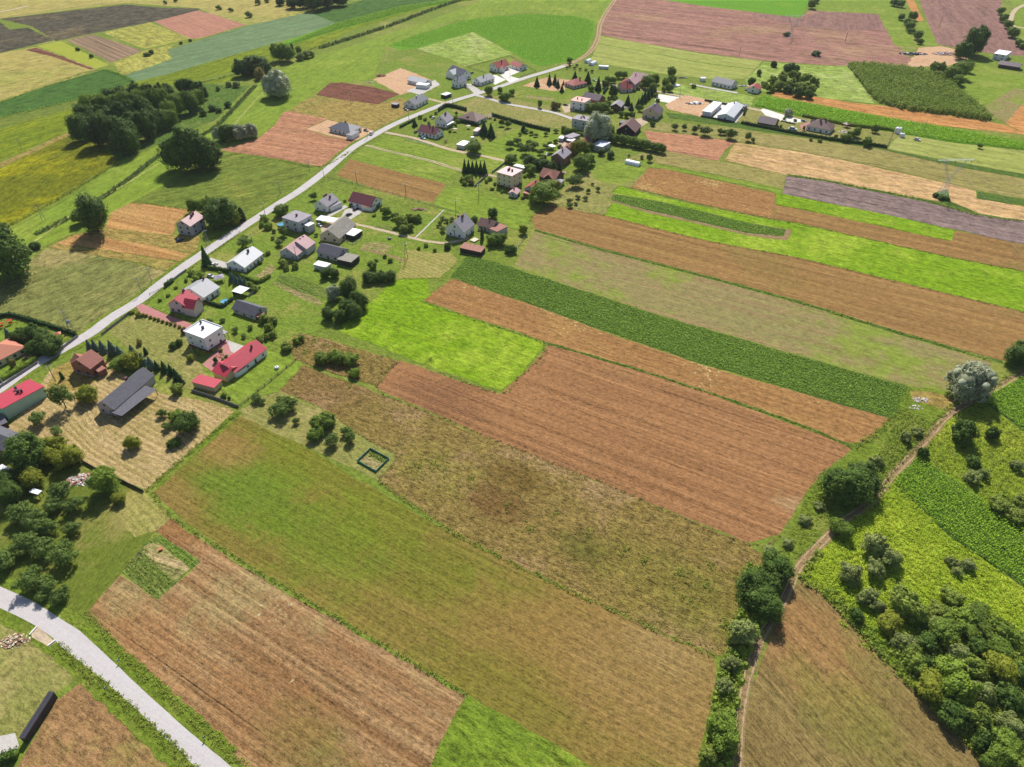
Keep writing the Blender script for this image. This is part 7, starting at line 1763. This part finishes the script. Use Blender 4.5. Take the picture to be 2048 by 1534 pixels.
# ================================================================== SMALL THINGS
def thing_mesh(name, px, py, mb, mat, label, cat, rz=0.0, smooth=False):
    o = mb.obj(name, mat, None, smooth); o.location = G(px, py); o.rotation_euler = (0, 0, rz); tag(o, label, cat); return o
PLASTIC = flat_mat('white plastic', C(236,236,236), rough=.4); WATER = flat_mat('pool water', C(96,176,214), rough=.08, spec=.6); WOODP = surf_mat('stacked firewood', C(180,140,110), C(132,98,78), amt=.9, nscale=3)
RUB = surf_mat('pale rubble', C(226,218,208), C(168,156,148), amt=.9, nscale=1.5); RUBR = surf_mat('reddish rubble', C(206,150,132), C(170,100,86), amt=.9, nscale=1.2); DARKP = flat_mat('dark debris', C(74,68,66))
SOILM = surf_mat('heaped soil', C(176,124,92), C(140,96,72), amt=.8, nscale=1); POLY = surf_mat('white polythene film', C(240,242,244,.9), rough=.35, stripes=.05, sp=2.0); CANV = surf_mat('pale canvas', C(224,206,180), amt=.3); ORNG = flat_mat('orange tiles', C(214,116,76)); REDP = flat_mat('red plastic', C(206,40,40), rough=.35)
def heap(name, px, py, rx, ry, h, n, mats, label, cat='heap', size=.7):
    p = G(px, py); root = empty(name, p); tag(root, label, cat)
    for mi, m in enumerate(mats):
        b = MB()
        for _ in range(n // len(mats)):
            a = random.uniform(0, 6.28); q = math.sqrt(random.random()); s_ = size * random.uniform(.4, 1.3)
            x, y = rx * q * math.cos(a), ry * q * math.sin(a); z = h * (1 - q) * random.uniform(.4, 1)
            mm = Matrix.Translation((x, y, z)) @ Matrix.Rotation(random.uniform(0, 6), 4, 'Z') @ Matrix.Rotation(random.uniform(-.6, .6), 4, 'X')
            k = MB(); k.box(-s_, s_, -s_ * .6, s_ * .6, -s_ * .35, s_ * .35)
            b.add([mm @ Vector(v) for v in k.v], k.f)
        b.obj('rubble' if mi == 0 else 'debris', m, root)
heap('rubble_heap', 163, 960, 5.0, 3.0, 1.0, 160, [RUB, RUB, RUBR], 'white rubble heap beside the corner tree', size=.45)
heap('rubble_heap', 1890, 108, 12, 6, 2.2, 160, [RUB, RUBR], 'large pale and red rubble heap beside the tall leaning tree', size=1.2)
heap('earth_heap', 1826, 108, 14, 5, 1.2, 120, [DARKP], 'dark heap of turned earth left of the red rubble', size=1.3)
heap('woodpile', 838, 419, 4.5, 1.6, .9, 90, [WOODP], 'woodpile on the lawn above the overgrown garden', size=.5)
heap('earth_heap', 762, 152, 4, 3, 1.6, 60, [SOILM], 'heap of brown soil on the sandy building ground', size=1.0)
heap('debris_heap', 1121, 346, 4, 2.2, 1.0, 60, [RUB, RUBR], 'pale debris heap behind the tiled barn', size=.5)
heap('stone_heap', 1256, 216, 6, 2.2, .8, 70, [RUB], 'pale stone heap below the grey gabled garage', size=.6)
heap('debris_heap', 1365, 156, 5, 1.8, .6, 50, [DARKP], 'flat dark heap on the hay meadow', size=.7)
heap('debris_heap', 1487, 172, 5, 2, .8, 50, [DARKP, RUB], 'building materials left of the small cottage', size=.6)
heap('debris_heap', 1390, 207, 7, 3, 1.4, 40, [PLASTIC, PLASTIC, DARKP], 'white sacks and materials on the bare building yard', size=1.0)
heap('rock_garden', 1690, 264, 5, 3, .5, 70, [RUB], 'ring of pale stones in the rockery garden', 'rockery', size=.5)
heap('straw_heap', 30, 1282, 4.0, 2.4, .8, 120, [CANV, WOODP], 'tangled straw heap at the end of the pale driveway', size=.35)
heap('debris_heap', 740, 165, 3.5, 1.2, .8, 30, [CANV], 'pale heap on the edge of the sandy ground', size=.6)
heap('flower_bed', 443, 712, 3.0, 2.0, .5, 40, [ORNG, LM['bush']], 'orange flower bed on the pink paving', 'flower bed', size=.25)
heap('stone_heap', 1842, 800, 3.5, 1.6, .5, 60, [RUB], 'white stones at the corner of the pale field', size=.35)
heap('stone_heap', 1832, 815, 2.6, 1.4, .4, 40, [RUB], 'white stones above the nettles by the dirt track', size=.3)
def tunnel(px, py, qx, qy, w_, h, label):
    p, q = G(px, py), G(qx, qy); L = (q - p).length; b = MB()
    prof = [(-w_/2, 0)] + [(-w_/2 * math.cos(t), h * math.sin(t) ** .8) for t in [math.pi * i / 10 for i in range(1, 10)]] + [(w_/2, 0)]
    root = empty('polytunnel', (p + q) / 2, math.atan2(q.y - p.y, q.x - p.x)); tag(root, label, 'polytunnel')
    b.prism(prof, 'x', -L/2, L/2); b.obj('cover', POLY, root, False)
    d = MB(); d.box(-L/2 - .05, -L/2 - .004, -.6, .6, .02, 1.8); d.obj('door', WALL['grey'], root)
    for i in range(5):
        f = MB(); x = -L/2 + L * (i + .5) / 5
        for k in range(len(prof) - 1): f.tube((x, prof[k][0] * 1.01, prof[k][1] * 1.01), (x, prof[k+1][0] * 1.01, prof[k+1][1] * 1.01), .04, .04, 4)
        f.obj('hoop', ST, root)
tunnel(1252, 326, 1279, 332, 5.0, 2.6, 'white polytunnel on the lawn right of the village')
tunnel(1172, 126, 1180, 123, 5.0, 2.8, 'left white polytunnel of the nursery beside the road')
tunnel(1181, 131, 1190, 127, 5.0, 2.8, 'right white polytunnel of the nursery beside the road')
def pool(px, py, r, label):
    root = empty('garden_pool', G(px, py)); tag(root, label, 'pool')
    b = MB(); b.lathe([(r, 0), (r, .9), (r - .12, .9), (r - .12, .05), (.02, .05)], 24); b.obj('rim', CARC['silver'], root)
    w_ = MB(); w_.lathe([(.01, .6), (r - .13, .6), (r - .13, .78), (.01, .785)], 24); w_.obj('water', WATER, root)
pool(451, 605, 2.1, 'round blue pool behind the angled dark hedge')
pool(563, 451, 2.2, 'round blue pool beside the cube house')
def gazebo(px, py, s_, h, roof, label, name='gazebo', rz=.5):
    root = empty(name, G(px, py), rz); tag(root, label, 'gazebo')
    b = MB(); b.add([(-s_,-s_,h*.7),(s_,-s_,h*.7),(s_,s_,h*.7),(-s_,s_,h*.7),(0,0,h)], [(0,1,4),(1,2,4),(2,3,4),(3,0,4),(3,2,1,0)]); b.obj('roof', ROOF[roof], root)
    for sx in (-1, 1):
        for sy in (-1, 1):
            p = MB(); p.box(sx*s_*.85-.07, sx*s_*.85+.07, sy*s_*.85-.07, sy*s_*.85+.07, 0, h * .7 - .005); p.obj('post', WALL['wood'], root)
gazebo(440, 562, 2.4, 3.4, 'felt', 'small gazebo with a grey pyramid roof behind the grey bungalow')
gazebo(118, 674, 1.4, 2.6, 'orange', 'orange roofed playhouse beside the long dark hedge', 'playhouse')
gazebo(1692, 254, 2.4, 3.6, 'brown', 'brown roofed gazebo in the rockery garden')
gazebo(980, 236, 1.6, 2.6, 'felt', 'little gazebo right of the brown hipped house')
def parasol(px, py, col, label):
    root = empty('garden_parasol', G(px, py)); tag(root, label, 'parasol')
    b = MB(); b.tube((0,0,0), (0,0,2.5), .04, .03); b.obj('pole', ST, root)
    c = MB(); c.lathe([(1.7, 2.1), (1.68, 2.14), (.05, 2.6), (.04, 2.56)], 8); c.obj('canopy', col, root)
    t_ = MB(); t_.lathe([(.65, .68), (.65, .74)], 12); t_.obj('table', PLASTIC, root)
parasol(910, 263, CANV, 'pale parasol over a table on the lawn by the maroon roof')
parasol(937, 257, CANV, 'pale parasol beside the thuja hedge of the hipped house')
def box_thing(name, px, py, sx, sy, sz, mat, label, cat, rz=.5, leg=False):
    root = empty(name, G(px, py), rz); tag(root, label, cat)
    b = MB(); b.box(-sx/2, sx/2, -sy/2, sy/2, .25 if leg else 0, sz); b.obj('body', mat, root)
    c = MB(); c.box(-sx/2-.06, sx/2+.06, -sy/2-.06, sy/2+.06, sz + .003, sz + .1); c.obj('lid', mat, root)
    if leg:
        for x in (-1, 1):
            for y in (-1, 1):
                p = MB(); p.box(x*sx*.4-.05, x*sx*.4+.05, y*sy*.4-.05, y*sy*.4+.05, 0, .25); p.obj('foot', DARKP, root)
box_thing('hotbed', 949, 481, 4.0, 3.2, .5, CANV, 'canvas covered hotbed beside the white gabled house', 'hotbed', .9)
box_thing('storage_box', 1405, 162, 4.5, 4.0, 2.8, PLASTIC, 'white storage container beside the far bungalow', 'container', .2)
box_thing('white_stall', 1207, 137, 9.0, 4.0, 2.4, PLASTIC, 'white tented stall of the nursery by the hay meadow', 'stall', -.2)
box_thing('storage_box', 1352, 172, 6.5, 5.0, .8, PLASTIC, 'low white box in the garden behind the concrete pad', 'container', .5)
box_thing('garden_cabin', 945, 280, 2.2, 2.2, 2.2, PLASTIC, 'little white cabin beside the tall conifers', 'cabin', .3)
box_thing('timber_stack', 706, 470, 2.0, 1.4, 1.0, WOODP, 'stack of timber in the pen before the old barn', 'timber', .8)
def tank(px, py, r, h, label, mat=PLASTIC):
    root = empty('water_tank', G(px, py)); tag(root, label, 'tank')
    b = MB(); b.lathe([(r*.95, 0), (r, .1), (r, h*.8), (r*.8, h*.95), (r*.25, h)], 16); b.obj('body', mat, root)
    c = MB(); c.lathe([(r*.24, h + .003), (r*.24, h + .12)], 10); c.obj('lid', DARKP, root)
tank(554, 737, .95, 1.1, 'white round tank on the mown lawn')
tank(1795, 266, 2.4, 4.2, 'tall white domed tank at the right fence of the rockery')
tank(1803, 274, 1.9, 2.8, 'smaller white domed tank on the bare ground')
tank(779, 478, 1.0, 1.0, 'dark round tank on the lawn by the garden bed', DARKP)
def swing(px, py, label, mat=REDP):
    root = empty('garden_swing', G(px, py), .7); tag(root, label, 'swing')
    b = MB()
    for x in (-1.3, 1.3): b.tube((x, -.8, 0), (x, 0, 2.1), .05, .05); b.tube((x, .8, 0), (x, 0, 2.1), .05, .05)
    b.tube((-1.3, 0, 2.1), (1.3, 0, 2.1), .05, .05); b.obj('frame', mat, root)
    s_ = MB(); s_.box(-.8, .8, -.3, .3, .5, .6); s_.box(-.8, .8, .25, .33, .6, 1.1); s_.obj('seat', mat, root)
    r = MB(); r.box(-1.2, 1.2, -.7, .7, 2.15, 2.2); r.obj('sunshade', mat, root)
swing(4, 655, 'red garden swing at the left edge above the dense garden')
swing(22, 648, 'red and orange swing in the shade of the long dark hedge')
swing(892, 284, 'brown garden swing on the lawn below the parasol', WALL['log'])
swing(487, 722, 'dark garden swing behind the crimson roofed barn', WALL['darkwood'])
def signpost(px, py, label, mat):
    root = empty('road_marker', G(px, py), .8); tag(root, label, 'road marker')
    b = MB(); b.box(-.07, .07, -.06, .06, 0, 1.5); b.obj('post', PLASTIC, root)
    p = MB(); p.box(-.35, .35, -.09, -.062, 1.0, 1.5); p.obj('plate', mat, root)
signpost(239, 1325, 'blue grey road marker on the far verge of the pale road', CARC['blue'])
signpost(213, 1380, 'blue grey road marker on the near verge of the pale road', CARC['blue'])
signpost(410, 1478, 'black and white road marker at the bottom of the pale road', DARKP)
for (a, b_, lab) in (((60, 1270), (74, 1254), 'left white culvert kerb of the gravel driveway'), ((97, 1292), (111, 1281), 'right white culvert kerb of the gravel driveway')):
    p, q = G(*a), G(*b_); L = (q - p).length; k = MB(); k.box(-L/2, L/2, -.12, .12, 0, .35); k.box(-L/2 - .05, L/2 + .05, -.16, .16, .352, .40)
    o = k.obj('culvert_kerb', WALL['white']); o.location = (p + q) / 2; o.rotation_euler = (0, 0, math.atan2(q.y - p.y, q.x - p.x)); tag(o, lab, 'kerb')
shelter('open_shelter', 'dark open shelter with a whitish roof under the farmyard trees', 'shed', (60, 984), (66, 976), (78, 986), 2.4, 'white')
box_thing('crate_stack', 322, 1100, 1.0, .8, .6, ORNG, 'orange crate on the vegetable bed', 'crate', .6)
# small vegetables inside the netted garden
s('vegetable_bed', [(718,923),(741,902),(775,919),(752,941)], M['soilbed'], .1)
crop('vegetables', [(742,903),(774,919),(766,927),(734,910)], LM['bush'], .6, .7, .9, rowdir((741,899),(778,918)), label='rows of vegetables inside the green netting', cat='vegetables')
crop('vegetables', [(244,1145),(288,1088),(300,1110),(345,1160),(316,1196)], LM['weed'], .45, .8, 1.3, rowdir((243,1144),(316,1198)) , r=.45, k=7, size=.2, label='rows of vegetables left of the bare bed', cat='vegetables')
crop('vegetables', [(325,1074),(400,1121),(382,1136),(322,1086)], LM['beet'], .45, .8, 1.3, rowdir((322,1070),(402,1122)) , r=.45, k=7, size=.2, label='rows of vegetables right of the bare bed', cat='vegetables')
crop('vegetables', [(552,572),(562,550),(600,557),(664,582),(655,597),(600,583)], LM['beet'], .5, .8, 1.2, rowdir((560,550),(668,582)) , r=.45, k=7, size=.2, label='broad green vegetable rows below the rust streaked shed', cat='vegetables')

# ---- more garden greenery and paths
T('bush', [(872,226,6),(862,232,6),(925,240,7),(967,243,7),(972,236,6),(990,238,6),(908,255,7),(900,262,6)], '{o} garden shrub near the two hipped and gabled houses by the thuja hedge', 'garden shrubs by the thuja hedge')
T('orchard', [(1052,262,10),(1062,266,9),(1040,268,8),(1072,270,9),(1112,262,9),(1092,268,9)], '{o} small tree along the lower side of the long thuja hedge', 'small trees along the thuja hedge')
T('shrub', [(1208,200,9),(1218,196,9),(1228,196,8),(1196,204,9),(1222,222,10),(1212,228,9)], '{o} shrub in the yards round the dark barn', 'shrubs round the dark barn')
T('broad', [(1210,168,12),(1182,176,12),(1216,160,11),(1238,150,12),(1226,160,10),(1250,150,10)], '{o} tree between the pink bungalow and the pink gabled house', 'trees between bungalow and gabled house')
T('bush', [(1276,176,8),(1286,172,8),(1268,180,8),(1232,178,8),(1312,190,9),(1316,200,8)], '{o} shrub around the pink gabled house', 'shrubs round the pink gabled house')
T('broad', [(1136,262,13),(1128,258,11),(1146,262,12),(1204,268,14),(1218,272,14),(1182,292,13),(1174,302,12)], '{o} tree in the dense middle of the village', 'trees in the dense middle of the village')
T('shrub', [(1112,282,10),(1120,292,9),(1132,300,10),(1100,286,9),(1090,312,9),(1084,316,9)], '{o} shrub in the yard of the red brick house', 'shrubs of the brick house yard')
T('bush', [(1010,376,6),(1004,383,6),(1000,372,5),(1050,352,7),(1058,350,7),(1046,395,7)], '{o} little shrub around the cream house', 'little shrubs round the cream house')
T('shrub', [(1622,278,8),(1640,281,8),(1660,276,9),(1672,272,8),(1684,272,7),(1606,266,7),(1570,236,7),(1590,240,7),(1562,252,6)], '{o} shrub between the log cabin and the rockery', 'shrubs between log cabin and rockery')
T('orchard', [(616,448,8),(600,478,9),(632,470,8),(548,462,9),(545,476,8)], '{o} little tree around the cube house', 'little trees round the cube house')
T('bush', [(700,410,6),(690,402,6),(668,392,6),(756,412,8),(764,418,8),(748,430,7)], '{o} shrub around the two white houses by the barnyard', 'shrubs by the barnyard')
T('bush', [(440,545,7),(404,565,8),(372,560,8),(352,575,7),(336,590,8),(320,600,7),(345,628,7)], '{o} shrub in the front gardens of the crimson and grey roofed pair', 'front shrubs of the crimson and grey pair')
T('orchard', [(420,642,12),(445,640,11),(470,660,12),(500,655,11),(487,672,10)], '{o} little tree in the dry yard below the old shed', 'little trees in the dry yard')
T('bush', [(495,540,8),(520,525,8),(526,510,7),(500,512,7)], '{o} shrub in the garden of the white ribbed roof house', 'shrubs of the ribbed roof house')
T('shrub', [(852,490,9),(838,496,8),(870,500,8),(780,520,10),(770,512,9),(752,520,8)], '{o} shrub along the lane to the white gabled house', 'shrubs along the gabled house lane')
T('grey', [(1540,1100,26,.6),(1576,1086,22,.6),(1610,1040,24,.6),(1640,1010,22,.6)], '{o} low bush on the weedy corner by the track', 'low bushes of the weedy corner')

thicket('undergrowth', [(1490,1130),(1530,1120),(1560,1160),(1530,1240),(1500,1300),(1478,1380),(1462,1540),(1405,1540),(1428,1400),(1450,1310),(1470,1220)], 2.0, 2.2, 'bush', 'tangled hedge bottom along the lower dirt track', 30, .24)

# ================================================================== AIR
_h = MB(); _h.box(-2600, 2600, -900, 3200, -1.0, 186.0)
hz = _h.obj('haze'); tag(hz, kind='stuff')
hm = bpy.data.materials.new('air haze'); hm.use_nodes = True
for nd in list(hm.node_tree.nodes):
    if nd.type == 'BSDF_PRINCIPLED': hm.node_tree.nodes.remove(nd)
pv = hm.node_tree.nodes.new('ShaderNodeVolumePrincipled'); pv.inputs['Density'].default_value = 0.00004; pv.inputs['Color'].default_value = (.92, .95, 1, 1)
hm.node_tree.links.new(pv.outputs[0], hm.node_tree.nodes['Material Output'].inputs['Volume']); hz.data.materials.append(hm)
